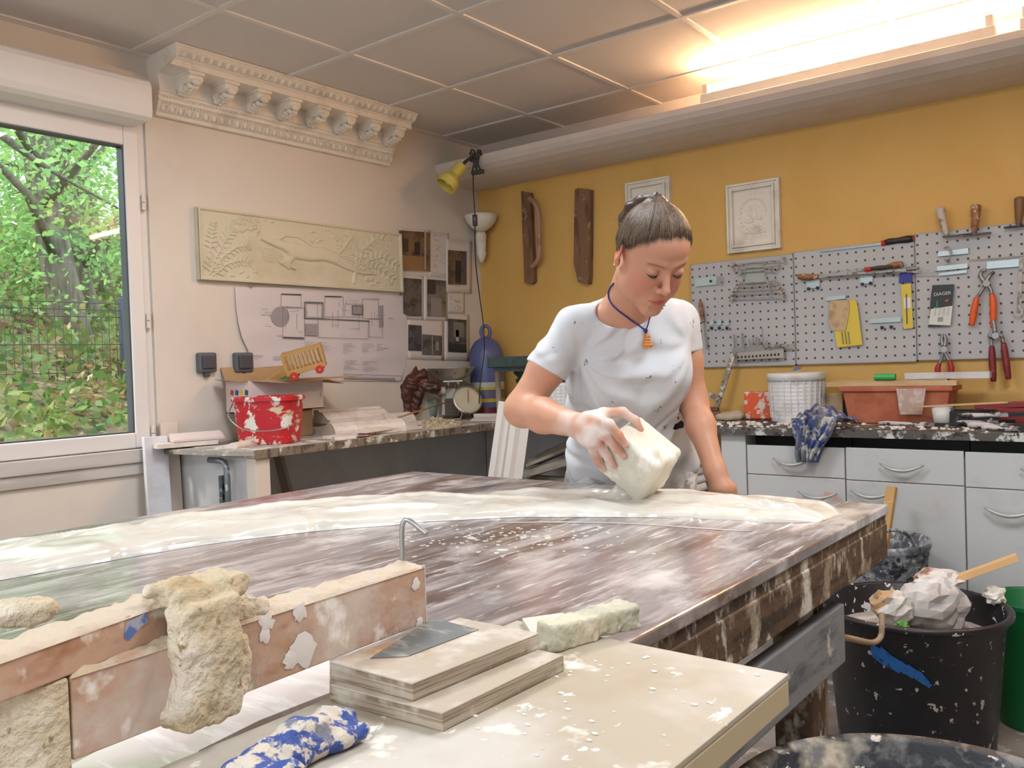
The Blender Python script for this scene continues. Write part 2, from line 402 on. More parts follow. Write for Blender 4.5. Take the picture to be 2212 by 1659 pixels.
# ================================================================== OUTSIDE
def gz(x, y):
    d = -x
    return .25+(0 if d < .6 else (d-.6)*.36)+.10*math.sin(y*1.3+d)+.05*math.sin(y*3.1-d*2) if d < 9 else 3.1
m_bank = M('leafy_earth', srgb(105, 92, 68), .9, layers=[(srgb(96, 122, 58), 3, .45, .6), (srgb(170, 155, 110), 14, .55, .66), (srgb(60, 50, 38), 22, .58, .66)], bump=(18, .8))
b = B().grid(lambda u, v: (-.25-u*8.5, -12+v*18, gz(-.25-u*8.5, -12+v*18)), 60, 90)
tag(b.build('bank', m_bank, smooth=True), kind='structure')
tag(B().box(-30, -8.5, -40, 25, -.5, 3.0).build('ground', m_bank), kind='structure')
tag(B().box(-8.6, -.2, -40, 25, -.6, -.1).build('ground_strip', m_bank), kind='structure')
def leafmat(name, c1, c2, c3):
    m = M(name, c1, .55, layers=[(c2, 2.4, .45, .6), (c3, 4, .6, .68)])
    bs = m.node_tree.nodes['Principled BSDF']; nt = m.node_tree
    tr = _n(nt, 'ShaderNodeBsdfTranslucent'); mx = _n(nt, 'ShaderNodeMixShader'); mx.inputs[0].default_value = .45
    src = bs.inputs['Base Color'].links[0].from_socket; nt.links.new(src, tr.inputs[0])
    nt.links.new(bs.outputs[0], mx.inputs[1]); nt.links.new(tr.outputs[0], mx.inputs[2])
    nt.links.new(mx.outputs[0], nt.nodes['Material Output'].inputs[0]); return m
m_leaf = leafmat('locust_leaves', srgb(150, 190, 110), srgb(112, 160, 92), srgb(214, 206, 120))
m_leafb = leafmat('ivy_leaves', srgb(90, 122, 62), srgb(140, 150, 84), srgb(186, 160, 110))
m_leafd = leafmat('dry_leaves', srgb(150, 120, 84), srgb(110, 88, 62), srgb(205, 190, 150))
m_bark = M('grey_bark', srgb(112, 106, 92), .9, layers=[(srgb(82, 78, 66), 6, .45, .6, (4, 4, .6)), (srgb(120, 135, 100), 3, .58, .68)], bump=(30, .5, (3, 3, .5)))
rs = np.random.RandomState(11)
def leaves(cs, n, spread, size, flat=.5):
    """clusters of pinnate leaflets around the points cs"""
    b = B(); cs = np.array(cs); P = cs[rs.randint(len(cs), size=n)]+rs.normal(size=(n, 3))*spread
    d = rs.normal(size=(n, 3)); d[:, 2] = d[:, 2]*flat-.25; d /= np.linalg.norm(d, axis=1)[:, None]
    e = np.cross(d, rs.normal(size=(n, 3))); e /= np.linalg.norm(e, axis=1)[:, None]
    s = size*(.7+.6*rs.rand(n))[:, None]; w = .32
    vs = np.stack([P, P+d*s*.45+e*s*w, P+d*s, P+d*s*.45-e*s*w], 1).reshape(-1, 3)
    b.v = [tuple(p) for p in vs]; b.f = [(4*i, 4*i+1, 4*i+2, 4*i+3) for i in range(n)]
    return b
def tree(lab, path, r0, r1, limbs, nleaf, spread):
    base = path[0]; t = thing('tree', lab, 'tree', base, 'locust trees outside the window')
    k = len(path); tr = B().tube(path, [r0+(r1-r0)*i/(k-1) for i in range(k)], 12)
    tr.build('trunk', m_bark, t, smooth=True)
    pts = []
    for L, r in limbs:
        B().tube(L, [r*(1-.7*i/(len(L)-1)) for i in range(len(L))], 7).build('branch', m_bark, t, smooth=True)
        for i in range(len(L)-1):
            for u in (0, .33, .66): pts.append(np.array(L[i])*(1-u)+np.array(L[i+1])*u)
    pts += [np.array(path[-1])+V(*(rs.normal(size=3)*.6)) for _ in range(6)]
    pts = [np.array(p)+V(-.75 if i % 4 else .1, 0, 0) for i, p in enumerate(pts)]
    leaves(pts, int(nleaf*2.0), spread*1.05, .062).build('foliage', m_leaf, t)
def P8(px, py, x): return onx(x, px, py)
X1 = -4.2
tree('thick leaning grey tree outside the window, left of the other trunks', [P8(178, 775, X1)+V(0, 0, -.15), P8(150, 690, X1), P8(128, 590, X1), P8(98, 450, X1-.1), P8(80, 320, X1-.2), P8(62, 180, X1-.3), P8(40, 20, X1-.4)], .16, .09,
     [([P8(125, 560, X1), P8(60, 420, X1+.6), P8(-60, 300, X1+1)], .05), ([P8(95, 440, X1), P8(190, 330, X1+.4), P8(260, 250, X1+.8)], .05), ([P8(85, 350, X1), P8(20, 250, X1+.7), P8(-80, 200, X1+1)], .045), ([P8(0, 290, X1+1), P8(60, 335, X1+.9), P8(130, 380, X1+.7), P8(255, 450, X1+.6)], .03), ([P8(70, 220, X1), P8(160, 100, X1+.3), P8(260, 20, X1+.4)], .05)], 2600, .5)
X2 = -4.8
tree('slender dark tree outside the window with a curved foot', [P8(212, 765, X2)+V(0, 0, -.15), P8(205, 720, X2), P8(185, 640, X2), P8(165, 560, X2), P8(150, 440, X2), P8(128, 330, X2), P8(100, 200, X2)], .11, .06,
     [([P8(170, 590, X2), P8(230, 500, X2+.3), P8(290, 420, X2+.3)], .04), ([P8(150, 450, X2), P8(60, 370, X2-.3), P8(-40, 330, X2-.2)], .04), ([P8(130, 340, X2), P8(210, 250, X2), P8(300, 180, X2)], .04)], 2300, .55)
X3 = -5.6
tree('furthest thin tree seen at the right side of the window', [P8(238, 770, X3)+V(0, 0, -.15), P8(228, 650, X3), P8(205, 520, X3), P8(180, 400, X3), P8(165, 280, X3)], .11, .06,
     [([P8(215, 560, X3), P8(255, 470, X3), P8(300, 420, X3)], .04), ([P8(190, 450, X3), P8(100, 400, X3-.4), P8(20, 420, X3-.6)], .04), ([P8(175, 380, X3), P8(240, 300, X3-.3), P8(280, 230, X3-.3)], .04), ([P8(170, 300, X3), P8(60, 240, X3-.5), P8(-60, 260, X3-.5)], .04)], 2600, .6)
# undergrowth, ivy and litter on the bank: nobody could count it
cs = []
for _ in range(900):
    x = -1.2-rs.rand()*6.8; y = -6+rs.rand()*8; cs.append((x, y, gz(x, y)+.08))
tag(leaves(cs, 15000, .11, .085, .9).build('ivy', m_leafb), 'green ivy and weeds covering the bank outside the window', 'undergrowth', kind='stuff')
cs = []
for _ in range(500):
    x = -.9-rs.rand()*4; y = -6+rs.rand()*8; cs.append((x, y, gz(x, y)+.03))
tag(leaves(cs, 7000, .10, .075, .25).build('leaf_litter', m_leafd), 'dry brown leaves and twigs lying on the bank', 'leaf litter', kind='stuff')
cs = [(-7.6-rs.rand()*1.5, -8+rs.rand()*11, 2.6+rs.rand()*.5) for _ in range(90)]
tag(leaves(cs, 9000, .35, .14).build('hedge', m_leafb), 'dense green hedge behind the trees and fence', 'hedge', kind='stuff')
# wire fence
m_wire = M('green_fence_wire', srgb(52, 62, 60), .5, metal=.3)
m_post = M('dark_fence_post', srgb(58, 66, 84), .5)
FX = -2.9
t = thing('wire_fence', 'dark green welded wire mesh fence in front of the trees', 'fence', (FX, -2.3, .9))
b = B(); fz = onx(FX, 120, 652)[2]
y1 = onx(FX, 268, 700)[1]
for i in range(60):
    y = y1-.06-.055*i; b.cyl((FX, y, fz-1.03), (FX, y, fz-.02), .0028, n=5)
for dz in (0, .05, .1, .3, .5, .7, .9): b.cyl((FX+.005, y1, fz-dz), (FX+.005, y1-3.4, fz-dz), .0035, n=5)
b.build('wire_mesh', m_wire, t)
B().box(FX-.03, FX+.03, y1-.03, y1+.05, .6, fz+.05).build('fence_post', m_post, t, bevel=.006)
# ================================================================== BIG TABLE
TZ = .87
m_top = M('brown_formwork_panel', srgb(108, 90, 84), .18, layers=[
    (srgb(124, 94, 78), 1.7, .54, .72, (1, 1, 1)), (srgb(146, 138, 138), 3.2, .40, .60, (3.2, .55, 1)), (srgb(190, 182, 180), 6, .48, .66, (3.4, .7, 1), 8),
    (srgb(214, 208, 204), 4.5, .54, .68, (1.4, 1.0, 1), 9), (srgb(206, 204, 204), 15, .57, .66, (5, .45, 1), 6), (srgb(236, 234, 230), 48, .70, .73, (1.3, .8, 1))],
    bump=(26, .12, (3, .6, 1)), coat=.3)
m_edge = M('plaster_caked_wood', srgb(92, 70, 52), .75, layers=[(srgb(58, 44, 34), 5, .5, .62, (1, .4, 6)), (srgb(150, 134, 112), 16, .54, .62, (1, 1, .8)), (srgb(200, 196, 184), 9, .53, .62, (2.2, 2.2, 1))], bump=(40, .5))
m_greyb = M('grey_rail_wood', srgb(128, 130, 132), .7, layers=[(srgb(86, 92, 100), 6, .5, .6, (3, .6, 3)), (srgb(196, 192, 184), 14, .62, .68)], bump=(30, .2))
TX0, TX1, TY0, TY1 = 1.45, 2.85, -4.35, -2.08
t = thing('work_table', 'big wet brown plaster-covered work table the woman leans over', 'table', ((TX0+TX1)/2, -3.1, 0))
B().box(TX0, TX1, TY0, TY1, TZ-.02, TZ).build('table_top', m_top, t, bevel=.003)
B().box(TX0+.004, TX1-.004, TY0+.004, TY1-.004, TZ-.038, TZ-.0205).build('plywood_layer', m_edge, t)
b = B().box(TX1-.035, TX1-.001, TY0+.01, TY1-.01, TZ-.112, TZ-.0385); b.build('apron_rail', m_edge, t, bevel=.003)
B().box(TX0+.001, TX0+.035, TY0+.01, TY1-.01, TZ-.112, TZ-.0385).build('apron_rail', m_edge, t, bevel=.003)
B().box(TX0+.035, TX1-.035, TY1-.04, TY1-.01, TZ-.11, TZ-.0385).build('apron_rail', m_edge, t, bevel=.003)
B().box(TX0+.035, TX1-.035, TY0+.01, TY0+.04, TZ-.11, TZ-.0385).build('apron_rail', m_edge, t, bevel=.003)
for x, y in ((TX1-.075, -2.42), (TX0+.07, -2.40), (TX1-.075, -4.2), (TX0+.07, -4.2)):
    B().box(x-.036, x+.036, y-.036, y+.036, 0, TZ-.0387).build('leg', m_edge, t, bevel=.004)
for x in (TX1-.02, TX0+.02): B().box(x-.012, x+.012, -4.3, -2.36, .615, .725).build('side_rail', m_greyb, t, bevel=.003)
# wet plaster band poured along the table
m_wet = M('wet_cream_plaster', srgb(211, 206, 196), .2, layers=[(srgb(200, 194, 181), 5, .45, .6)], coat=.25)
cl = [(1.60, -3.95, .15), (1.655, -3.50, .15), (1.70, -3.08, .15), (1.79, -2.83, .15), (1.90, -2.67, .15), (2.0, -2.555, .15), (2.12, -2.445, .145), (2.27, -2.365, .135), (2.44, -2.31, .128), (2.60, -2.285, .128), (2.72, -2.288, .11), (2.80, -2.30, .05)]
def spline(pts, n):
    pts = np.array(pts, float); m = len(pts); out = []
    for k in range(n+1):
        t_ = k/n*(m-1); i = min(int(t_), m-2); u = t_-i
        p0, p1, p2, p3 = pts[max(i-1, 0)], pts[i], pts[i+1], pts[min(i+2, m-1)]
        out.append(.5*((2*p1)+(-p0+p2)*u+(2*p0-5*p1+4*p2-p3)*u*u+(-p0+3*p1-3*p2+p3)*u**3))
    return np.array(out)
S = spline(cl, 420); NV = 56
tg = np.gradient(S[:, :2], axis=0); tg /= np.linalg.norm(tg, axis=1)[:, None]; nn = np.stack([-tg[:, 1], tg[:, 0]], 1)
def band():
    b = B(); arc = np.concatenate([[0], np.cumsum(np.linalg.norm(np.diff(S[:, :2], axis=0), axis=1))])
    v = np.linspace(-1, 1, NV+1); A, Vv = np.meshgrid(arc, v, indexing='ij')
    q = np.stack([A*1.0, Vv*.12, A*0], -1)
    wob = 1+.12*vnoise(np.stack([A*9, np.sign(Vv)*3, A*0], -1), 1, 5)+.05*vnoise(np.stack([A*30, np.sign(Vv)*3, A*0], -1), 1, 6)
    X = S[:, 0][:, None]+nn[:, 0][:, None]*Vv*S[:, 2][:, None]*wob; Y = S[:, 1][:, None]+nn[:, 1][:, None]*Vv*S[:, 2][:, None]*wob
    prof = np.clip(1-np.abs(Vv)**2.6, 0, 1)**.42
    h = .020*prof*(1+.28*fbm(np.stack([A*7, Vv*1.1, A*0], -1), 1, 3, 9))
    # folds left where ribbons of plaster ran over one another
    for c0, a0, fr, w, amp in ((-.35, .30, 5.5, .08, .010), (.25, .35, 3.8, .07, .009), (-.7, .18, 8, .06, .007), (.6, .2, 7, .06, .006), (0, .3, 10, .05, .006)):
        ln = c0+a0*np.sin(A*fr+c0*9)+.1*np.sin(A*fr*2.7); on = np.clip(.5+1.5*vnoise(np.stack([A*4+c0*7, A*0, A*0], -1), 1, 13), 0, 1)
        e = (Vv-ln)/w; h += amp*on*prof*(np.exp(-e*e)-.9*np.exp(-((e-1.6)**2)*2))
    h += .0010*prof*vnoise(np.stack([X, Y, X*0], -1), 40, 4)+.004*prof*np.clip(vnoise(np.stack([X, Y, X*0], -1), 22, 8)-.35, 0, 1)*3*.4
    h = np.maximum(h, 0)*np.clip(np.minimum(A, A.max()-A)/.06, 0, 1)**.5+.0004
    Z = TZ+h; Z[:, 0] = Z[:, -1] = TZ+.0002
    P = np.stack([X, Y, Z], -1).reshape(-1, 3); b.v = [tuple(p) for p in P]; k = NV+1
    b.f = [(i*k+j, i*k+j+1, (i+1)*k+j+1, (i+1)*k+j) for i in range(len(S)-1) for j in range(NV)]
    b.f = [f[::-1] for f in b.f]
    return b
tag(band().build('plaster_band', m_wet, smooth=True, loc=(2.2, -2.4, TZ)), 'long glossy band of wet cream plaster curving along the table', 'wet plaster')
# thin smear of plaster milk beside the band
m_milk = M('plaster_milk', srgb(206, 206, 206), .2, layers=[(srgb(168, 166, 166), 9, .45, .62, (1, 1, 1))], coat=.4)
def smear(off0, off1, i0, i1, z):
    b = B(); k = 0
    for i in range(i0, i1, 3):
        w = S[i, 2]; u = (i-i0)/(i1-i0); e = min(1, u*5, (1-u)*5); c = (off0+off1)/2; hw = (off1-off0)/2*e*(1+.35*float(vnoise(V(i*.05, 0, 0)[None], 1, 2)[0]))
        for o in (c-hw, c+hw): b.v.append((S[i, 0]+nn[i, 0]*(-1)*(w+o), S[i, 1]+nn[i, 1]*(-1)*(w+o), TZ+z))
        k += 1
    b.f = [(2*i, 2*i+1, 2*i+3, 2*i+2) for i in range(k-1)]; return b
sg = 1
tag(smear(-.01, .035, 4, 330, .0006).build('plaster_smear', m_milk, loc=(2.2, -2.6, TZ)), 'pale milky smear of plaster along the near side of the wet band', 'plaster smear')
tag(smear(.085, .10, 200, 412, .0006).build('plaster_smear', m_milk, loc=(2.4, -2.5, TZ)), 'thin curved white line of plaster on the brown table near the woman', 'plaster smear')
# ================================================================== CABINETS UNDER THE YELLOW WALL
m_cab = M('white_laminate', srgb(204, 204, 203), .35, layers=[(srgb(192, 191, 188), 5, .56, .72), (srgb(150, 145, 140), 40, .76, .79)])
m_cabr = M('white_laminate_red_smudge', srgb(204, 204, 203), .35, layers=[(srgb(232, 160, 148), 9, .66, .74)])
m_dark = M('black_gap', srgb(22, 22, 22), .6)
m_hand = M('grey_bow_handle', srgb(190, 190, 186), .35, metal=.3)
m_wtop = M('paint_spattered_worktop', srgb(66, 56, 52), .6, layers=[(srgb(110, 98, 90), 6, .45, .62, (.7, 2, 1)), (srgb(40, 36, 36), 9, .52, .6), (srgb(206, 202, 196), 19, .58, .63), (srgb(168, 60, 60), 8, .73, .77)], bump=(40, .25))
m_wedge = M('spattered_worktop_edge', srgb(86, 80, 76), .6, layers=[(srgb(205, 203, 198), 15, .50, .57, (1, 1, 1)), (srgb(50, 44, 42), 20, .56, .6), (srgb(160, 60, 70), 6, .72, .75)], bump=(40, .3))
CF = -.555
def handle(b_parent, x, z, w=.155):
    path = [(x+w*(u-.5), CF-.019-.018*math.sin(PI*u)-.004, z-.022*math.sin(PI*u)) for u in [i/12 for i in range(13)]]
    b = B().tube(path, [.0035+.0045*math.sin(PI*i/12) for i in range(13)], 8); b.build('handle', m_hand, b_parent, smooth=True)
def cab(x0, x1, fronts, lab, extra=True, side=None):
    t = thing('base_cabinet', lab, 'cabinet', ((x0+x1)/2, -.28, 0), 'white base cabinets under the worktop')
    b = B().box(x0+.001, x1-.001, CF+.018, -.02, .09, .80).box(x0+.001, x1-.001, CF+.06, -.02, 0, .09); b.build('cabinet_body', m_cab, t)
    B().box(x0+.002, x1-.002, CF+.10, -.02, .802, .868).build('back_rail', m_dark, t)
    for kind, z0, z1, hx, hz, mm in fronts:
        d = B().box(x0+.0025, x1-.0025, CF, CF+.017, z0+.0015, z1-.0015).build(kind, mm, t, bevel=.002)
        if hx is not None: handle(d, hx, hz)
    return t
zt = .838
cab(1.885, 2.288, [('drawer', .703, zt-.012, 2.085, .775, m_cabr), ('drawer', .53, .703, 2.185, .648, m_cabr), ('drawer', .32, .53, 2.1, .46, m_cab), ('drawer', .10, .32, 2.1, .25, m_cab)], 'white cabinet of stacked drawers behind the table corner, red smudges on its fronts')
cab(2.288, 2.708, [('drawer', .700, zt-.01, 2.50, .772, m_cab), ('door', .10, .700, 2.39, .665, m_cab)], 'white cabinet with one drawer over a door, left of the right-most one')
cab(2.708, 3.30, [('drawer', .697, zt-.012, 2.965, .775, m_cab), ('door', .10, .697, 2.85, .632, m_cab)], 'white cabinet with drawer and door at the right edge of the photo')
cab(3.30, 3.9, [('drawer', .697, zt-.012, 3.6, .775, m_cab), ('door', .10, .697, 3.45, .632, m_cab)], 'white cabinet beyond the right edge of the photo')
b = B().box(1.775, 1.884, CF-.006, -.01, 0, .868); tag(b.build('end_panel', m_cab, loc=(1.83, -.28, 0), bevel=.002), 'tall narrow white end panel closing the cabinet row by the woman', 'panel')
b = B().box(1.10, 3.95, -.59, -.002, .8685, .8995)
t = thing('worktop', 'long dark paint-spattered worktop over the white cabinets', 'worktop', (2.4, -.3, .8685))
b.build('work_surface', m_wtop, t, bevel=.003)
B().box(1.10, 3.95, -.594, -.5905, .869, .899).build('front_edge', m_wedge, t)
b = B().box(1.10, 1.125, -.54, -.02, 0, .868); tag(b.build('end_panel', m_cab, loc=(1.11, -.28, 0), bevel=.002), 'white side panel under the corner end of the dark worktop', 'panel')
# ================================================================== BENCH ALONG THE WINDOW WALL
m_btop = M('plaster_dusted_bench', srgb(168, 158, 146), .7, layers=[(srgb(96, 86, 76), 9, .56, .66), (srgb(222, 218, 210), 12, .5, .6)], bump=(40, .3))
m_bedge = M('flaking_chipboard_edge', srgb(128, 112, 94), .8, layers=[(srgb(86, 72, 58), 12, .5, .6, (1, 3, 1)), (srgb(206, 200, 188), 16, .55, .62)], bump=(60, .5))
BY0, BY1 = -2.10, -.60
t = thing('workbench', 'shelf-like bench with a flaking plaster-crusted edge along the white wall', 'workbench', (.29, -1.3, .865))
B().box(.004, .565, BY0+.06, BY1+.0, .868, .899).build('bench_top', m_btop, t, bevel=.003)
B().box(.5655, .575, BY0+.06, BY1, .866, .90).build('front_edge', m_bedge, t, bevel=.002)
B().prism([(.30, BY0+.062), (.572, BY0+.062), (.44, BY0+.02), (.10, BY0-.03), (.02, BY0+.0), (.02, BY0+.062)], (0, 0, .878), (1, 0, 0), (0, 1, 0), (0, 0, .018)).build('broken_corner', m_btop, t)
# support partition, its front stile facing the room
m_part = M('partition_board', srgb(214, 214, 214), .6, layers=[(srgb(196, 196, 198), 4, .5, .7), (srgb(120, 118, 116), 60, .76, .8)])
t = thing('support_partition', 'white board partition carrying the window end of the bench', 'partition', (.29, -1.99, 0))
B().box(.01, .50, -2.01, -1.99, 0, .866).build('board', m_part, t)
B().box(.50, .56, -2.03, -1.965, 0, .866).build('front_stile', M('raw_stile', srgb(216, 202, 186), .65), t, bevel=.002)
m_pipe = M('grey_steel_bracket', srgb(120, 128, 132), .4, metal=.6, layers=[(srgb(200, 200, 196), 26, .58, .64)])
b = B().tube([(.30, -2.06, .855), (.38, -2.06, .855), (.405, -2.06, .848), (.415, -2.06, .83), (.415, -2.06, .40)], [.012]*5, 8)
t = thing('shelf_bracket', 'bent grey slotted steel bracket under the window end of the bench', 'bracket', (.4, -2.06, .4))
b.build('bent_tube', m_pipe, t, smooth=True)
b = B().box(.395, .40, -2.085, -2.035, .40, .80)
b.build('slotted_strip', m_pipe, t)
b = B()
for i in range(9): b.box(.4005, .402, -2.072, -2.062, .44+.038*i, .462+.038*i)
b.build('slots', m_dark, t)
# grey back boards in the shade under the bench and in the corner
m_grey = M('grey_backboard', srgb(214, 212, 210), .7, layers=[(srgb(190, 188, 186), 2, .45, .65), (srgb(84, 80, 78), 9, .72, .78, (1, 1, 4))])
struct('baseboard_left', B().box(0, .012, -1.96, -.02, 0, .866), m_grey)
struct('baseboard_back', B().box(.012, 1.10, -.014, 0, 0, .866), m_grey)
tag(B().bar((.05, -1.35, .0), (.02, -1.55, .86), .09, .018, (0, 1, 0)).build('leaning_board', M('dim_board', srgb(160, 152, 142), .7), loc=(.05, -1.35, 0)), 'grey-white board leaning against the wall under the bench', 'board')
m_plank = M('white_painted_plank', srgb(216, 214, 218), .55, layers=[(srgb(196, 190, 188), 5, .5, .7)])
tag(B().bar((.13, -2.17, 0), (.06, -2.15, .95), .02, .10, (0, 1, 0)).build('tall_plank', m_plank, loc=(.13, -2.17, 0), bevel=.002), 'tall white plank standing beside the window frame', 'plank')
tag(B().bar((.045, -2.055, .0), (.02, -2.065, 1.0), .016, .075, (0, 1, 0)).build('short_plank', M('cream_plank', srgb(222, 208, 194), .6), loc=(.045, -2.055, 0), bevel=.002), 'cream plank against the wall right of the window frame, behind the tall one', 'plank')

b = B(); _rz = random.Random(77)
for i in range(170):
    px_, py_ = _rz.gauss(1090, 150), _rz.gauss(1163, 17)
    if not (860 < px_ < 1420 and 1134 < py_ < 1215): continue
    p_ = onz(TZ, px_, py_); s_ = _rz.uniform(.0012, .0045)*(1 if _rz.random() < .85 else 2.0); b.ball((p_[0], p_[1], TZ+.0002), (s_*_rz.uniform(1, 1.8), s_, s_*.25), rotz(_rz.uniform(0, 3)), n=8)
tag(b.build('plaster_drops', m_wet, smooth=True, loc=(2.35, -2.75, TZ)), 'cluster of tiny wet white plaster drops spattered on the big table', 'plaster drops', kind='stuff')
# ================================================================== THE WOMAN
m_skin = M('skin', (1, 1, 1), .48, attr='tint', bump=(260, .05), spec=.4)
_b = m_skin.node_tree.nodes['Principled BSDF']; _b.inputs['Subsurface Weight'].default_value = .12
_b.inputs['Subsurface Radius'].default_value = (.012, .004, .002); _b.inputs['Subsurface Scale'].default_value = .6
m_hair = M('brown_hair', (1, 1, 1), .42, attr='tint', bump=(300, .12, (1, 1, 1)), spec=.4)
m_shirt = M('white_cotton', srgb(206, 209, 213), .85, layers=[(srgb(98, 104, 116), 30, .665, .68), (srgb(120, 130, 160), 17, .71, .72)], bump=(420, .06))
m_pants = M('plaster_spattered_trousers', srgb(196, 196, 194), .85, layers=[(srgb(150, 146, 140), 14, .5, .62), (srgb(236, 234, 230), 22, .55, .65)], bump=(60, .3))
m_shoe = M('dusty_black_shoe', srgb(52, 50, 50), .7, layers=[(srgb(180, 176, 170), 20, .56, .66)])
# head frame: columns are her right, forward, up
hy, hp, hr = 4.1825, -.714, .0134
HM = rotz(hy) @ rotx(hp) @ roty(hr)
HC = V(2.4016, -2.2640, 1.4290)
def hl(x, y, z): return HC+HM@V(x, y, z)
a_ = math.radians(46); XT = V(math.cos(a_), math.sin(a_), 0)        # towards her left
neckb = at(1349, 668, 2.12); pel = at(1362, 1010, 2.41); chest = at(1358, 790, 2.22); waist = at(1356, 900, 2.33)
shR = at(1238, 702, 2.13); shL = at(1462, 694, 2.25)
elR = at(1128, 884, 2.13); wrR = at(1256, 922, 1.925)
elL = at(1495, 862, 2.25); wrL = at(1545, 1018, 2.13)
def tf(up):
    up = nrm(up); x = nrm(XT-up*(XT@up)); return np.array([x, np.cross(up, x), up]).T
RC = tf(neckb-waist); RP = tf(waist-pel)
Fc = -RC[:, 1]                                                        # chest forward
def torso(g=0.0):
    o = [('+', .03, ell_(pel, (.165+g, .115+g, .13+g), RP)),
         ('+', .06, ell_(waist, (.128+g, .092+g, .12+g), RP)),
         ('+', .06, ell_(chest-Fc*.01, (.142+g, .096+g, .155+g), RC)),
         ('+', .05, ell_(chest+RC[:, 2]*.075-Fc*.02, (.150+g, .075+g, .07+g), RC)),
         ('+', .05, cap_(shR, neckb-RC[:, 2]*.02+RC[:, 0]*-.035, .033+g*.6, .036+g*.6)),
         ('+', .05, cap_(shL, neckb-RC[:, 2]*.02+RC[:, 0]*.035, .040+g*.75, .036+g*.6)),
         ('+', .045, ell_(chest+Fc*.068-RC[:, 0]*.062+RC[:, 2]*.01, (.062+g, .050+g, .062+g), RC)),
         ('+', .045, ell_(chest+Fc*.068+RC[:, 0]*.068+RC[:, 2]*.01, (.062+g, .050+g, .062+g), RC))]
    return o
def arm(sh, el, wr, g=0.0, r=(.033, .042, .036, .026)):
    mid = sh*.5+el*.5; fa = el*.62+wr*.38
    return [('+', .04, cap_(sh, mid, r[0]+g, .042+g)), ('+', .03, cap_(mid, el, .042+g, r[1]+g)),
            ('+', .02, cap_(el, fa, r[1]-.001+g, r[2]+.004+g)), ('+', .02, cap_(fa, wr, r[2]+.004+g, r[3]+g))]
# ---- right hand on the tub, left hand on the table edge: joints are (pixel x, pixel y, depth)
def chain(js, rs_, k=.006):
    P = [at(*j) for j in js]
    return [('+', k if i else .010, cap_(P[i], P[i+1], rs_[i], rs_[i+1])) for i in range(len(P)-1)]

TC = V(2.402, -2.341, .973)
RT = np.array([nrm((.792, .090, -.604)), nrm((.133, .940, .314)), nrm((.596, -.329, .733))]).T
RT[:, 1] = nrm(RT[:, 1]-RT[:, 0]*(RT[:, 0]@RT[:, 1])); RT[:, 2] = np.cross(RT[:, 0], RT[:, 1])
HT = V(.065, .050, .063)
def dface(px, py):
    """depth at which the line of sight meets the near wall of the tub"""
    n = -RT[:, 1]; q = TC+n*HT[1]; v = ray(px, py); return float(((q-CAM)@n)/(v@n))
def wrap(js, rs_):
    out = [js[0]]
    for (x, y, k), r in zip(js[1:], rs_[1:]): out.append((x, y, dface(x, y)-r*.8-k))
    return chain(out, rs_)
handR = [('+', .02, cap_(wrR, at(1276, 930, 1.895), .025, .024)),
         ('+', .02, cap_(at(1270, 915, 1.90), at(1300, 905, 1.875), .021, .016)),
         ('+', .02, cap_(at(1268, 945, 1.895), at(1287, 955, 1.868), .020, .013)),
         ('+', .015, cap_(at(1280, 925, 1.885), at(1298, 928, 1.862), .020, .014))]
handR += chain([(1268, 902, 1.895), (1304, 893, 1.88), (1345, 890, 1.885), (1372, 908, 1.885), (1383, 928, 1.882)], [.014, .0125, .0105, .0095, .008])    # thumb over the top
handR += wrap([(1290, 908, 1.872), (1316, 916, .012), (1336, 940, .004), (1351, 960, 0)], [.0125, .0108, .0095, .0078])
handR += wrap([(1288, 925, 1.868), (1308, 940, .014), (1330, 966, .005), (1347, 985, 0)], [.0125, .0108, .0095, .0078])
handR += wrap([(1283, 942, 1.868), (1295, 960, .014), (1313, 986, .005), (1326, 1006, 0)], [.012, .0104, .0092, .0076])
handR += wrap([(1276, 955, 1.872), (1282, 974, .014), (1293, 996, .005), (1304, 1013, 0)], [.0108, .0094, .0084, .0068])
handL = [('+', .02, cap_(wrL, at(1560, 1058, 2.105), .024, .025)), ('+', .02, cap_(at(1552, 1062, 2.12), at(1560, 1098, 2.115), .020, .016)),
         ('+', .02, cap_(at(1574, 1058, 2.11), at(1584, 1092, 2.11), .019, .015))]
for j_, (x, dx) in enumerate(((1548, -2), (1560, 2), (1573, 5), (1585, 9))):
    handL += chain([(x, 1092, 2.115), (x+dx, 1126, 2.125), (x+dx, 1150, 2.115), (x+dx-2, 1165, 2.095)], [.0118, .0102, .0092, .0076])
handL += chain([(1548, 1062, 2.12), (1528, 1088, 2.125), (1518, 1112, 2.118)], [.014, .011, .0085])
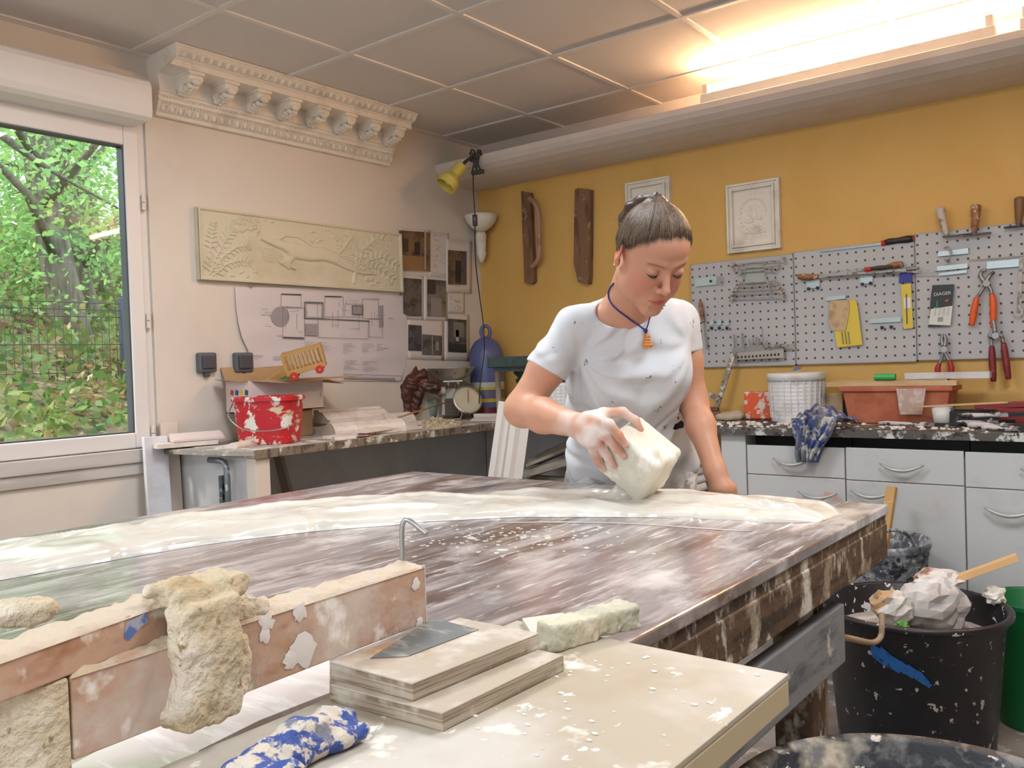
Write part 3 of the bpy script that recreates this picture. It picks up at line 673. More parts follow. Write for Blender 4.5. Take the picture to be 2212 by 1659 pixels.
# ---- head
Hd = [('+', 0, ell_(hl(0, -.006, .032), (.070, .081, .084), HM)),
      ('+', .03, ell_(hl(0, .026, .042), (.061, .056, .056), HM)),
      ('+', .03, ell_(hl(0, .030, -.030), (.056, .052, .078), HM)),
      ('+', .02, cap_(hl(.051, .002, -.050), hl(.012, .073, -.097), .019, .0125)),
      ('+', .02, cap_(hl(-.051, .002, -.050), hl(-.012, .073, -.097), .019, .0125)),
      ('+', .02, ell_(hl(0, .0745, -.097), (.016, .013, .013), HM)),
      ('+', .03, ell_(hl(.036, .048, -.034), (.024, .027, .034), HM)), ('+', .03, ell_(hl(-.036, .048, -.034), (.024, .027, .034), HM)), ('+', .03, ell_(hl(.040, .030, -.060), (.020, .030, .026), HM)), ('+', .03, ell_(hl(-.040, .030, -.060), (.020, .030, .026), HM)),
      ('+', .02, ell_(hl(0, .070, -.066), (.030, .022, .026), HM)),
      ('-', .014, ell_(hl(.031, .092, .006), (.017, .014, .011), HM)), ('-', .014, ell_(hl(-.031, .092, .006), (.017, .014, .011), HM)),
      ('+', .012, cap_(hl(.012, .080, .024), hl(.044, .066, .026), .008, .006)), ('+', .012, cap_(hl(-.012, .080, .024), hl(-.044, .066, .026), .008, .006)),
      ('+', .004, ell_(hl(.031, .0735, .005), (.0155, .0135, .0125), HM)), ('+', .004, ell_(hl(-.031, .0735, .005), (.0155, .0135, .0125), HM)),
      ('+', .012, cap_(hl(0, .080, .016), hl(0, .103, -.026), .0065, .0088)),
      ('+', .006, ell_(hl(0, .104, -.029), (.0095, .0095, .0085), HM)),
      ('+', .006, ell_(hl(.0115, .094, -.034), (.0068, .0085, .0065), HM)), ('+', .006, ell_(hl(-.0115, .094, -.034), (.0068, .0085, .0065), HM)),
      ('-', .003, ell_(hl(.006, .100, -.0405), (.0034, .0045, .003), HM)), ('-', .003, ell_(hl(-.006, .100, -.0405), (.0034, .0045, .003), HM)),
      ('-', .005, cap_(hl(0, .0985, -.044), hl(0, .0975, -.052), .0022)),
      ('+', .006, ell_(hl(0, .0850, -.0605), (.020, .0080, .0046), HM)), ('+', .006, ell_(hl(0, .0840, -.0705), (.017, .0085, .0058), HM)),
      ('-', .003, cap_(hl(.021, .086, -.0648), hl(0, .0945, -.0656), .0012)), ('-', .003, cap_(hl(-.021, .086, -.0648), hl(0, .0945, -.0656), .0012)),
      ('-', .008, cap_(hl(.010, .092, -.084), hl(-.010, .092, -.084), .0035))]
for s in (1, -1):
    RE = HM @ rotz(s*-.35) @ rotx(-.15)
    Hd += [('+', .006, ell_(hl(s*.076, -.008, .002), (.0065, .0175, .0265), RE)), ('+', .006, ell_(hl(s*.074, -.004, -.024), (.0065, .009, .011), RE)),
           ('-', .004, ell_(hl(s*.0835, -.006, .005), (.0062, .0098, .0165), RE)), ('+', .003, ell_(hl(s*.079, .004, -.004), (.003, .004, .006), RE))]
body = torso()+[('+', .035, cap_(neckb-RC[:, 2]*.006-Fc*.006, hl(0, -.022, -.035), .051, .050)), ('+', .02, cap_(neckb+Fc*.010-RC[:, 2]*.012, hl(0, .005, -.075), .030, .032))]
body += Hd+arm(shR, elR, wrR)+handR+arm(shL, elL, wrL, r=(.048, .038, .031, .024))+handL
BUN = V(0, -.042, .104); BD = nrm(BUN-V(0, -.02, .02))
def hair_coords(p):
    q = (p-HC)@HM; r = q-V(0, -.02, .02); u = nrm(np.cross(BD, V(1, 0, 0))); w = V(1, 0, 0)
    return q, np.arctan2(r@w, r@u), np.arccos(np.clip((r@BD)/np.linalg.norm(r, axis=1), -1, 1))
def hair_cut(p):
    q, ph, th = hair_coords(p); ax = np.abs(q[:, 0])
    line = .75*q[:, 2]-.60*q[:, 1]-.0230+.95*np.clip(ax-.030, 0, 1)**1.35+.0022*vnoise(np.stack([ph*9, ph*0, ph*0], 1), 1, 3)+.0015*vnoise(np.stack([ph*40, ph*0, ph*0], 1), 1, 5)
    return -line
def strands(p):
    q, ph, th = hair_coords(p); g = ph*26+2.2*np.sin(th*2.5)*np.sin(ph*3)
    return (-.0003*np.sin(g)-.0004*np.sin(g*2.3+1)-.0003*np.sin(g*4.1)-.0007*vnoise(np.stack([ph*22, th*2, ph*0], 1), 1, 8))*np.clip(th*3, 0, 1)+np.clip(1-(-hair_cut(p))/.018, 0, 1)*.0035
def skin_tint(p):
    q = (p-HC)@HM; n = len(p); c = np.tile(np.array(srgb(198, 146, 119)), (n, 1))
    def mix(c, m, col): return c*(1-m[:, None])+np.array(col)[None]*m[:, None]
    def el(cx, cy, cz, rx, ry, rz, soft=.5):
        d = np.sqrt(((q[:, 0]-cx)/rx)**2+((q[:, 1]-cy)/ry)**2+((q[:, 2]-cz)/rz)**2); return np.clip((1-d)/soft, 0, 1)
    face = el(0, .07, -.01, .1, .09, .13, .6); c = mix(c, face*.6, srgb(196, 140, 116))
    for s in (1, -1):
        c = mix(c, .55*el(s*.042, .055, -.032, .038, .06, .042, 1.0), srgb(196, 104, 90))
        c = mix(c, .5*el(s*.03, .08, .004, .021, .03, .011, .7), srgb(160, 108, 92))
        c = mix(c, .8*el(s*.078, -.006, .0, .02, .03, .032, .6), srgb(214, 130, 104))
        bx = np.abs(q[:, 0])-.03; br = np.clip(1-np.abs(q[:, 2]-(.0255-8*bx*bx+.05*bx))/.0042, 0, 1)*(q[:, 1] > .04)*np.clip((.021-np.abs(bx))/.006, 0, 1)
        c = mix(c, .6*br, srgb(120, 88, 66))
    c = mix(c, .85*el(0, .09, -.0655, .023, .02, .0105, .5), srgb(178, 84, 80))
    c = mix(c, .4*el(0, .105, -.03, .016, .02, .014, .8), srgb(208, 122, 104))
    hc = -hair_cut(p); c = mix(c, .8*np.clip(1+hc/.010, 0, 1)*(q[:, 1] > -.02)*(q[:, 2] > -.03)*(np.abs(q[:, 0]) < .0725), srgb(104, 84, 66))
    # plaster dust on the working hand and forearm
    u = np.linalg.norm(p-at(1295, 945, 1.86), axis=1); dust = np.clip(1.15-u/.15, 0, 1)*np.clip(.55+.9*vnoise(p, 45, 3), 0, 1)
    c = mix(c, .8*dust, srgb(236, 226, 220))
    kn = np.linalg.norm(p-at(1310, 975, 1.84), axis=1); c = mix(c, .35*np.clip(1-kn/.05, 0, 1), srgb(196, 118, 100))
    return c
root = thing('person', 'woman in a paint-flecked white t-shirt bending over the table and tilting a plaster tub', 'person', (pel[0], pel[1], 0))
bo = sdf_obj('body', body, .0022, m_skin, root, tint=skin_tint, relax=1)
# ---- eyes: dark lash lines and a glimpse of the lowered eyes
m_lash = M('dark_lashes', srgb(58, 40, 34), .6)
for s in (1, -1):
    b = B().tube([hl(s*(.031-.0145+.029*u), .0868-.0125*(2*u-1)**2+.0006, .0015-.0045*math.sin(PI*u)) for u in [i/10 for i in range(11)]], [.0005+.0019*math.sin(PI*i/10)**.5 for i in range(11)], 6)
    b.build('eyelashes', m_lash, root, smooth=True)
b = B().ball(hl(.0765, -.004, -.030), .0016); b.ball(hl(.0795, -.004, -.0305), .0022)
b.build('ear_stud', M('silver_stud', srgb(220, 220, 222), .15, metal=1), root, smooth=True)
# ---- hair
hair = [('+', 0, ell_(hl(0, -.007, .034), (.0745, .0850, .0880), HM)), ('+', .03, ell_(hl(0, .024, .044), (.0628, .0575, .0588), HM)),
        ('+', .03, ell_(hl(0, -.034, .0), (.060, .055, .068), HM)),
        ('+', .02, ell_(hl(0, -.044, .106), (.019, .019, .018), HM)), ('d', 0, (strands, None, None)), ('&', .004, (hair_cut, None, None)),
        ('-', .004, ell_(hl(.082, -.002, -.004), (.016, .020, .022), HM)), ('-', .004, ell_(hl(-.082, -.002, -.004), (.016, .020, .022), HM))]
T0 = hl(.002, -.048, .116)
tail = [T0, at(1388, 437, 1.955), at(1366, 449, 1.985), at(1355, 474, 2.015), at(1350, 515, 2.03), at(1354, 560, 2.035)]
trr = [.012, .014, .016, .017, .015, .007]
tl_ops = [('+', .012, cap_(tail[i], tail[i+1], trr[i], trr[i+1])) for i in range(5)]
def tstr(p):
    q = (p-HC)@HM; return -.0016*np.sin(q[:, 0]*420+6*np.sin(q[:, 2]*14))-.001*np.sin(q[:, 0]*900+q[:, 1]*300)
def hair_tint(p):
    q, ph, th = hair_coords(p); n = .5+.25*vnoise(np.stack([ph*14, th*1.5, ph*0], 1), 1, 2)+.25*vnoise(np.stack([ph*42, th*2, ph*0], 1), 1, 4)
    a, b_ = np.array(srgb(52, 42, 34)), np.array(srgb(112, 94, 76)); return a+(b_-a)*n[:, None]
h_ = sdf_obj('hair', hair, .0018, m_hair, root, tint=hair_tint, relax=1)
sdf_obj('ponytail', tl_ops+[('d', 0, (tstr, None, None))], .0018, m_hair, root, relax=1, tint=lambda p: np.tile(np.array(srgb(64, 46, 36)), (len(p), 1))*(1+.25*vnoise(p, 160, 3))[:, None])
# fine strands combed from the hairline back to the tie
def strand_mesh(n=1500, m=12):
    c0 = V(0, -.02, .02); u_ = nrm(np.cross(BD, V(1, 0, 0))); w_ = V(1, 0, 0); rs2 = np.random.RandomState(5)
    ph = rs2.uniform(-PI, PI, n); T_ = np.zeros((n, m)); D = lambda a, t: (np.cos(t)[:, None]*BD+np.sin(t)[:, None]*(np.cos(a)[:, None]*u_+np.sin(a)[:, None]*w_))
    FS = field(Hd); FH = field([hair[0], hair[1], hair[2]])
    def rad(F, dirs):
        lo, hi = np.full(len(dirs), .03), np.full(len(dirs), .16)
        for _ in range(16):
            md = (lo+hi)/2; ins = F(HC+(c0+dirs*md[:, None])@HM.T) < 0; lo = np.where(ins, md, lo); hi = np.where(ins, hi, md)
        return (lo+hi)/2
    ts = np.linspace(.25, 2.6, 60); tmax = np.full(n, .25)
    for t in ts:
        d = D(ph, np.full(n, t)); r = rad(FH, d); p = HC+(c0+d*r[:, None])@HM.T; ok = (-hair_cut(p) > -.001); tmax = np.where(ok & (t-tmax < .2), t, tmax)
    t1 = tmax+rs2.uniform(-.10, .035, n); P = np.zeros((n, m, 3))
    for j in range(m):
        f = j/(m-1); t = t1*(1-f)+.16*f; a = ph+.05*np.sin(ph*7+f*3)*f+rs2.normal(0, .012, n)*(1-f); d = D(a, t)
        rh, rk = rad(FH, d), rad(FS, d); k = min(1, f/.12); r = np.maximum(rk+.0002, rh*k+rk*(1-k))+.0004+.0010*rs2.rand(n)*k*.6
        P[:, j] = HC+(c0+d*r[:, None])@HM.T
    return P
SP = strand_mesh(); nS, mS = SP.shape[:2]; b = B(); colr = []; rs3 = np.random.RandomState(8)
for i in range(nS):
    b.tube(SP[i], [.00018]+[.00052]*(mS-2)+[.0003], 4, cap=False); k = rs3.rand(); colr += [(.060+.20*k*k, .040+.130*k*k, .025+.080*k*k, 1)]*(mS*4)
so_ = b.build('hair_strands', m_hair, h_, smooth=True); ca_ = so_.data.color_attributes.new('tint', 'FLOAT_COLOR', 'POINT'); ca_.data.foreach_set('color', np.array(colr, np.float32).ravel()); tag(so_, kind='stuff')
ringp = [hl(.002, -.047, .114)+.0150*(math.cos(a)*HM[:, 0]+math.sin(a)*nrm(np.cross(HM@nrm(V(0, -.35, .93)), HM[:, 0]))) for a in [2*PI*i/20 for i in range(20)]]
B().tube(ringp, .0045, 8, closed=True).build('hair_tie', M('dark_hair_tie', srgb(46, 30, 26), .7), root, smooth=True)
# fly-away hairs
b = B()
for i in range(46):
    ph = rnd.uniform(-2.6, 2.6); z = rnd.uniform(.02, .1); d = V(math.sin(ph)*.07, .035*math.cos(ph)-.02, z)
    d = d/np.linalg.norm(d/np.array([.078, .1, .094])) ; e = nrm(d)*.02+V(rnd.uniform(-.012, .012), rnd.uniform(-.02, .01), rnd.uniform(-.01, .014))
    p0 = hl(*d); p1 = HC+HM@(d+e*.6); p2 = HC+HM@(d+e+V(0, -.008, -.006)); b.tube([p0, p1, p2], [.0003, .00025, .00015], 4)
tag(b.build('stray_hairs', M('stray_hair', srgb(150, 120, 84), .5), root), kind='stuff')
# ---- t-shirt: a cloth shell round the torso and upper arms
slR = shR*.52+elR*.48; slL = shL*.64+elL*.36
def folds(p):
    q = (p-chest)@RC; x, z = q[:, 0], q[:, 2]; y = q[:, 1]
    n1 = vnoise(p, 9, 21)*.6
    # drag lines fanning from her right armpit and from the left shoulder, plus loose waist folds
    d1 = np.sqrt((x+.14)**2+(z-.09)**2); a1 = np.arctan2(z-.09, x+.14)
    f = .0055*np.clip(1-d1/.30, 0, 1)*np.clip((d1-.02)/.09, 0, 1)*np.sin(a1*13+n1*3+1)
    d2 = np.sqrt((x-.15)**2+(z-.07)**2); a2 = np.arctan2(z-.07, x-.15); f += .0032*np.clip(1-d2/.26, 0, 1)*np.clip((d2-.02)/.09, 0, 1)*np.sin(a2*11+n1*3)
    f += .0055*np.clip((-z-.02)/.18, 0, 1)*np.sin(x*34+z*28+n1*4)+.003*np.sin(z*50-x*24+n1*5)*np.clip((-z+.05)/.2, 0, 1)
    w_ = np.sin(x*30-z*52+vnoise(p, 7, 31)*5); f += .0035*np.clip(w_, 0, 1)**3*np.clip(vnoise(p, 6, 33)+.5, 0, 1)
    f = f*np.clip((np.linalg.norm(p-slR-(elR-shR)*.08, axis=1)-.03)/.06, 0, 1)*np.clip((np.linalg.norm(p-slL, axis=1)-.03)/.06, 0, 1)
    f = f*np.clip((np.linalg.norm(p-shR, axis=1)-.045)/.07, 0, 1)*np.clip((np.linalg.norm(p-shL, axis=1)-.045)/.07, 0, 1)
    return f*1.7+.002*vnoise(p, 26, 5)
def shirt_outer():
    o = torso(.014)
    o += [('+', .05, ell_(waist-RP[:, 2]*.01, (.152, .112, .12), RP)), ('+', .05, ell_(pel+RP[:, 2]*.04, (.158, .122, .10), RP)), ('+', .05, ell_(chest-RC[:, 2]*.07+Fc*.02, (.150, .105, .12), RC)),
          ('+', .03, cap_(shR-RC[:, 2]*.005, slR, .041, .047)), ('+', .03, cap_(slR, slR+(elR-shR)*.12, .047, .0495)), ('+', .03, cap_(shL, slL, .050, .052)),
          ('d', 0, (folds, None, None))]
    o += [('+', .006, q[2]) for q in torso(.0115)+[('+', 0, cap_(shR-RC[:, 2]*.004, slR, .042, .0460)), ('+', 0, cap_(shL-RC[:, 2]*.004, slL, .042, .0465))]]
    # hollow sleeve mouths
    o += [('-', .003, cap_(slR-(elR-shR)*.10, slR+(elR-shR)*.4, .0425, .0445)), ('-', .003, cap_(slL-(elL-shL)*.08, slL+(elL-shL)*.4, .0425, .0440))]
    def halfR(p): return (p-slR)@nrm(elR-shR+V(0, 0, -.02))-.014
    def halfL(p): return (p-slL)@nrm(elL-shL)-.012
    def cut(p):  # sleeve ends, only near the arms
        t_ = (p-chest)@XT; zz = (p-chest)@RC[:, 2]
        def ld(a, b): u = np.clip(((p-a)@(b-a))/((b-a)@(b-a)), 0, 1); return np.linalg.norm(p-a-u[:, None]*(b-a), axis=1)
        dR = np.where((t_ < -.125) & (ld(shR, elR) < .085), halfR(p), -1); dL = np.where((t_ > .122) & (ld(shL, elL) < .08), halfL(p), -1)
        return np.maximum(dR, dL)
    o += [('&', .002, (cut, None, None))]
    nc = neckb+Fc*.034-RC[:, 2]*.012
    o += [('-', .004, ell_(nc+RC[:, 2]*.034-XT*.002, (.074, .076, .044), tf(neckb-waist+Fc*-.16)))]
    hem = pel+RP[:, 2]*-.055
    o += [('&', .004, ((lambda p: -((p-hem)@RP[:, 2])+.006*vnoise(p, 12, 2)), None, None))]
    return o
sh = sdf_obj('t_shirt', shirt_outer(), .0029, m_shirt, root, relax=6)
# neckline band
# ---- trousers, belt cord and shoes
hipR = pel-XT*.085-V(0, 0, .04); hipL = pel+XT*.085-V(0, 0, .04)
fR = V(hipR[0]-.03, hipR[1]+.05, .07); fL = V(hipL[0]+.04, hipL[1]+.12, .07)
kR = hipR*.5+fR*.5-RP[:, 1]*.035; kL = hipL*.5+fL*.5-RP[:, 1]*.03
def pf(p): return .004*vnoise(p, 16, 2)+.002*vnoise(p, 40, 3)
pants = [('+', 0, ell_(pel-V(0, 0, .02), (.168, .118, .115), RP)), ('+', .05, cap_(hipR, kR, .094, .068)), ('+', .03, cap_(kR, fR, .066, .056)),
         ('+', .05, cap_(hipL, kL, .094, .068)), ('+', .03, cap_(kL, fL, .066, .056)), ('d', 0, (pf, None, None))]
sdf_obj('trousers', pants, .006, m_pants, root, relax=1)
for f in (fR, fL):
    d = nrm(V(-RP[0, 1], -RP[1, 1], 0)); c = V(f[0], f[1], .04)
    sdf_obj('shoe', [('+', 0, cap_(c-d*.03, c+d*.15+V(0, 0, -.008), .042, .034)), ('+', .02, cap_(c, c+V(0, 0, .05), .045, .05)), ('&', .004, ((lambda p: .001-p[:, 2]), None, None))], .006, m_shoe, root)
# ---- cord necklace with a clay pendant
m_cord = M('blue_cord', srgb(44, 38, 140), .6, bump=(900, .4)); m_clay = M('orange_pendant', srgb(206, 130, 66), .5)
def fit(ops, p, out, dist):
    F = field(ops); p = np.array(p, float)
    for _ in range(30):
        d = F(p[None])[0]-dist
        if abs(d) < 3e-4: break
        p = p+out*(-d)
    return p
NB = torso()+[('+', .035, cap_(neckb-RC[:, 2]*.006-Fc*.006, hl(0, -.022, -.035), .051, .050)), ('+', .02, cap_(neckb+Fc*.010-RC[:, 2]*.012, hl(0, .005, -.075), .030, .032))]
cdir = -_fw
def hit(ops, px, py, d0, dist):
    F = field(ops); v = ray(px, py); L = np.linalg.norm(v); d = d0
    for _ in range(60):
        e = F((CAM+v*d)[None])[0]-dist
        if abs(e) < 2e-4: break
        d += e*.9/L
    return CAM+v*d
cord = [hit(NB, x, y, 1.95, .002) for x, y in [(1325, 612), (1316, 625), (1314, 640), (1320, 655), (1333, 669), (1350, 682), (1366, 694), (1380, 703)]]
knot = hit(NB, 1395, 714, 1.95, .016)
cord2 = [knot, hit(NB, 1400, 700, 1.95, .018), hit(NB, 1404, 686, 1.98, .014), hit(NB, 1412, 672, 2.0, .006)]
b = B().tube(spline(cord+[knot], 40), .0019, 7).tube(spline(cord2, 24), .0016, 7); b.ball(knot, .0052).tube([knot, knot-V(0, 0, .010)], .0028, 7)
b.build('necklace_cord', m_cord, root, smooth=True)
pc = knot+(at(1398, 738, 2.0)-at(1395, 714, 2.0))
pd_ = [('+', .004, cap_(pc+V(0, 0, .011), pc+V(-.003, 0, -.006), .0075)), ('+', .003, ell_(pc+_R*-.004-V(0, 0, .010), (.0085, .007, .008))), ('+', .003, ell_(pc+_R*.008-V(0, 0, .008), (.0065, .006, .007))),
       ('d', 0, ((lambda p: .0010*np.sin(p[:, 2]*900)), None, None))]
sdf_obj('pendant', pd_, .0011, m_clay, root)
# ---- triangle tattoo on the left forearm
AL = arm(shL, elL, wrL, r=(.048, .038, .031, .024))
tp = [hit(AL, x, y, 2.0, .0003) for x, y in [(1501, 866), (1498, 889), (1515, 882)]]
b = B()
for i in range(3): b.tube([tp[i]*(1-u)+tp[(i+1) % 3]*u for u in (0, .5, 1)], .0011, 5)
for c in tp: b.ball(c, .0012, n=6)
b.build('tattoo', M('tattoo_ink', srgb(70, 58, 66), .6), root)
# ================================================================== THE PLASTER TUB IN HER HAND
m_tub = M('cream_plaster_coated_tub', srgb(224, 216, 196), .35, layers=[(srgb(206, 202, 186), 9, .48, .6), (srgb(240, 234, 220), 14, .58, .66)], bump=(26, .25), coat=.2)
tz = RT[:, 2]; Ht = 2*HT[2]; base = TC+tz*HT[2]
tub = [('+', 0, box_(TC, HT, RT, .014)), ('-', .004, box_(TC-tz*.035, (HT[0]-.006, HT[1]-.006, HT[2]), RT, .012)),
       ('+', .006, cap_(TC+RT@V(.03, -.02, .062), TC+RT@V(.055, -.03, .050), .012, .010)), ('+', .006, cap_(TC+RT@V(.02, .02, .060), TC+RT@V(.06, .01, .052), .008, .012)),
       ('d', 0, ((lambda p: .0016*vnoise(p, 30, 3)+.0009*vnoise(p, 90, 3)), None, None))]
mouth = base-tz*Ht
tb = thing('plaster_tub', 'cream plaster-coated tub tilted in the woman\'s hand', 'tub', mouth)
sdf_obj('tub_shell', tub, .0025, m_tub, tb, relax=1)
pl_ = [('+', 0, box_(TC-tz*.035, (HT[0]-.007, HT[1]-.007, .022), RT, .012)), ('+', .02, cap_(mouth+tz*.012, V(mouth[0]-.015, mouth[1]-.0, TZ+.012), .026, .030)),
       ('+', .02, ell_(V(mouth[0]-.03, mouth[1], TZ+.004), (.075, .05, .02))), ('d', 0, ((lambda p: .002*vnoise(p, 40, 5)), None, None)), ('&', .002, ((lambda p: TZ+.001-p[:, 2]), None, None))]
tag(sdf_obj('poured_plaster', pl_, .003, m_wet, None, loc=mouth), 'wet plaster running out of the tilted tub onto the cream band', 'wet plaster')
# ================================================================== ON THE WINDOW WALL
m_plaster = M('white_plaster', srgb(234, 227, 215), .75, layers=[(srgb(204, 196, 182), 7, .52, .72)], bump=(90, .12))
m_relief = M('cream_plaster', srgb(212, 203, 178), .75, layers=[(srgb(198, 188, 160), 4, .5, .7)], bump=(120, .08))
def prof_bar(b, p0, p1, prof, up=(0, 0, 1)):
    """extrude a profile (across, up) from p0 to p1"""
    d = nrm(np.subtract(p1, p0)); x = nrm(np.cross(d, up)); z = np.cross(x, d)
    return b.prism(prof, p0, x, z, np.subtract(p1, p0))
# cornice piece with modillions
CY0, CY1 = -2.075, -.745
t = thing('plaster_cornice', 'ornate white plaster cornice length with scroll brackets fixed under the ceiling', 'cornice', (.05, -1.4, 2.26))
cp = [(0, 2.265), (.022, 2.265), (.026, 2.272), (.026, 2.278), (.034, 2.283), (.046, 2.305), (.050, 2.312), (.050, 2.318), (.058, 2.322), (.058, 2.338), (.066, 2.345), (.066, 2.352), (.074, 2.356), (.074, 2.425), (.192, 2.428), (.192, 2.452), (.198, 2.455), (.202, 2.462), (.222, 2.474), (.236, 2.486), (.240, 2.490), (.246, 2.4905), (.246, 2.4985), (0, 2.4985)]
def endskew(b):                                                       # the two broken ends are slightly raked
    out = []
    for x, y, z in b.v:
        if y < -1.4: y += (2.38-z)*.10+.012*math.sin(z*90)*(x > .1)
        out.append((x, y-(z-2.26)*0, z))
    b.v = out; return b
endskew(B().prism(cp, (0, CY0, 0), (1, 0, 0), (0, 0, 1), (0, CY1-CY0, 0))).build('cornice_moulding', m_plaster, t)
def scroll(yc):
    b = B(); w = .030
    prf = [(.074, 2.424), (.074, 2.372), (.082, 2.362), (.098, 2.358), (.112, 2.364), (.120, 2.376), (.132, 2.384), (.150, 2.382), (.166, 2.386), (.176, 2.396), (.178, 2.408), (.172, 2.424)]
    b.prism(prf, (0, yc-w, 0), (1, 0, 0), (0, 0, 1), (0, 2*w, 0))
    for s in (-1, 1):
        b.cyl((.098, yc+s*w, 2.376), (.098, yc+s*(w+.005), 2.376), .017, .013, n=14); b.cyl((.164, yc+s*w, 2.402), (.164, yc+s*(w+.004), 2.402), .013, .010, n=12)
    b.box(.074, .184, yc-w-.006, yc+w+.006, 2.416, 2.4285)
    for i in range(4):                                                # acanthus leaf folded under the bracket
        for s in (-1, 1): b.ball((.086+.021*i, yc+s*.014, 2.359+.0055*i), (.013, .015, .012), n=8)
        b.ball((.088+.021*i, yc, 2.357+.0055*i), (.013, .008, .013), n=8)
    b.ball((.176, yc, 2.388), (.012, .022, .014), n=8)
    return b
yb = [CY0+.075+.1655*i+.03 for i in range(8)]
for y in yb: scroll(y).build('modillion', m_plaster, t, smooth=False)
b = B()
n = 34
for i in range(n):
    y = CY0+.03+(CY1-CY0-.04)*i/(n-1); b.ball((.042, y, 2.297), (.011, .012, .015), n=8)
    if i < n-1: y += (CY1-CY0-.04)/(n-1)/2; b.obox((.043, y, 2.294), (.010, .005, .024), roty(.55)); b.obox((.043, y-.006, 2.30), (.008, .004, .018), roty(.55)); b.obox((.043, y+.006, 2.30), (.008, .004, .018), roty(.55))
b.build('egg_and_dart_band', m_plaster, t, smooth=False)
b = B()
for i in range(n):
    y = CY0+.03+(CY1-CY0-.04)*i/(n-1); b.ball((.217, y, 2.472), (.012, .013, .016), roty(.8), n=8)
    if i < n-1:
        y += (CY1-CY0-.04)/(n-1)/2
        for k in (-1, 0, 1): b.obox((.217, y+k*.005, 2.473), (.012, .0028, .022), roty(.8))
b.build('leaf_band', m_plaster, t, smooth=False)
b = B()
for x, z in ((.052, 2.316), (.060, 2.341)):
    for i in range(90): b.ball((x+.003, CY0+.03+(CY1-CY0-.045)*i/89, z-.002), .0042, n=6)
b.build('bead_course', m_plaster, t)
# ---- relief panel: a heightfield in panel coordinates taken off the photograph
PX = .035; pTL, pTR, pBL, pBR = onx(PX, 434, 447), onx(PX, 873, 505), onx(PX, 428, 607), onx(PX, 867, 627)
def cr(x, y): return (300+x/2.765, 60+y/2.765)
qTL, qTR, qBL, qBR = (370, 1070), (1585, 1215), (352, 1505), (1570, 1560)
PWY0, PWY1 = (pTL[1]+pBL[1])/2, (pTR[1]+pBR[1])/2; PZ0, PZ1 = (pBL[2]+pBR[2])/2, (pTL[2]+pTR[2])/2
def puv(x, y):
    u = (x-361)/1217.; v = (y-(1070+145*u))/((1505+55*u)-(1070+145*u)); p = onx(PX, *cr(x, y))
    return ((p[1]-PWY0)/(PWY1-PWY0), (p[2]-PZ0)/(PZ1-PZ0))
AW, AH = PWY1-PWY0, PZ1-PZ0
strokes = []                                                           # (polyline in uv metres, r0, r1, height)
def stroke(pts, r0, r1, h):
    q = [puv(*p) for p in pts]; strokes.append(([(a*AW, b_*AH) for a, b_ in q], r0, r1, h))
# the leaping hound: head at the left, hind legs stretched out to the right
stroke([(738, 1258), (775, 1272), (812, 1285)], .008, .016, .010)
stroke([(812, 1285), (870, 1300), (930, 1330)], .018, .030, .011)
stroke([(930, 1330), (1030, 1350), (1110, 1352), (1180, 1378)], .040, .030, .013)
stroke([(1180, 1378), (1235, 1405), (1290, 1440)], .026, .010, .011)
stroke([(1180, 1395), (1250, 1432), (1330, 1462), (1420, 1470)], .014, .006, .009)
stroke([(930, 1350), (905, 1392), (860, 1402), (940, 1440)], .014, .006, .009)
stroke([(945, 1360), (900, 1410), (850, 1400), (905, 1440)], .010, .005, .007)
stroke([(1190, 1360), (1240, 1300), (1290, 1235)], .006, .003, .006)
stroke([(820, 1275), (880, 1240), (960, 1250), (1030, 1295)], .006, .004, .006)
def frond(pts, ln, k, side=(1, -1), h=.006):
    stroke(pts, .004, .002, h); P = spline([(x, y, 0) for x, y in pts], k)
    for i in range(1, k+1):
        d = P[min(i+1, k)]-P[i-1]; d = d/np.linalg.norm(d); q = np.array([-d[1], d[0], 0])
        for s in side:
            e = P[i]+q*s*ln*(1.1-.5*i/k)+d*ln*.35; stroke([tuple(P[i][:2]), tuple(e[:2])], .0042, .0026, h)
frond([(430, 1470), (460, 1380), (520, 1270), (570, 1200)], 52, 11)
frond([(440, 1450), (500, 1370), (590, 1310), (660, 1300)], 44, 10)
frond([(450, 1480), (530, 1410), (610, 1390), (670, 1400)], 40, 9)
frond([(430, 1330), (440, 1240), (450, 1170)], 34, 7)
frond([(1310, 1440), (1340, 1330), (1420, 1260), (1500, 1270)], 44, 10)
frond([(1310, 1450), (1380, 1390), (1460, 1370), (1540, 1420)], 44, 10)
frond([(1300, 1470), (1370, 1430), (1440, 1440), (1520, 1500)], 36, 9)
stroke([(1290, 1520), (1300, 1440), (1310, 1340)], .009, .004, .007)
for i in range(9): stroke([(730+4*i, 1310+10*i), (800, 1318+10*i), (850+4*i, 1306+11*i)], .0022, .0018, .003)
for i in range(7): stroke([(1190, 1300+14*i), (1230, 1308+14*i), (1280, 1300+14*i)], .0022, .0018, .003)
rr = random.Random(4)
for _ in range(60):
    x, y = rr.choice([(rr.uniform(540, 720), rr.uniform(1130, 1210)), (rr.uniform(1020, 1290), rr.uniform(1200, 1290)), (rr.uniform(640, 800), rr.uniform(1140, 1230)), (rr.uniform(480, 700), rr.uniform(1440, 1480)), (rr.uniform(1360, 1540), rr.uniform(1480, 1540))])
    a = rr.uniform(0, 6.3); stroke([(x, y), (x+22*math.cos(a), y+12*math.sin(a))], .006, .003, .005)
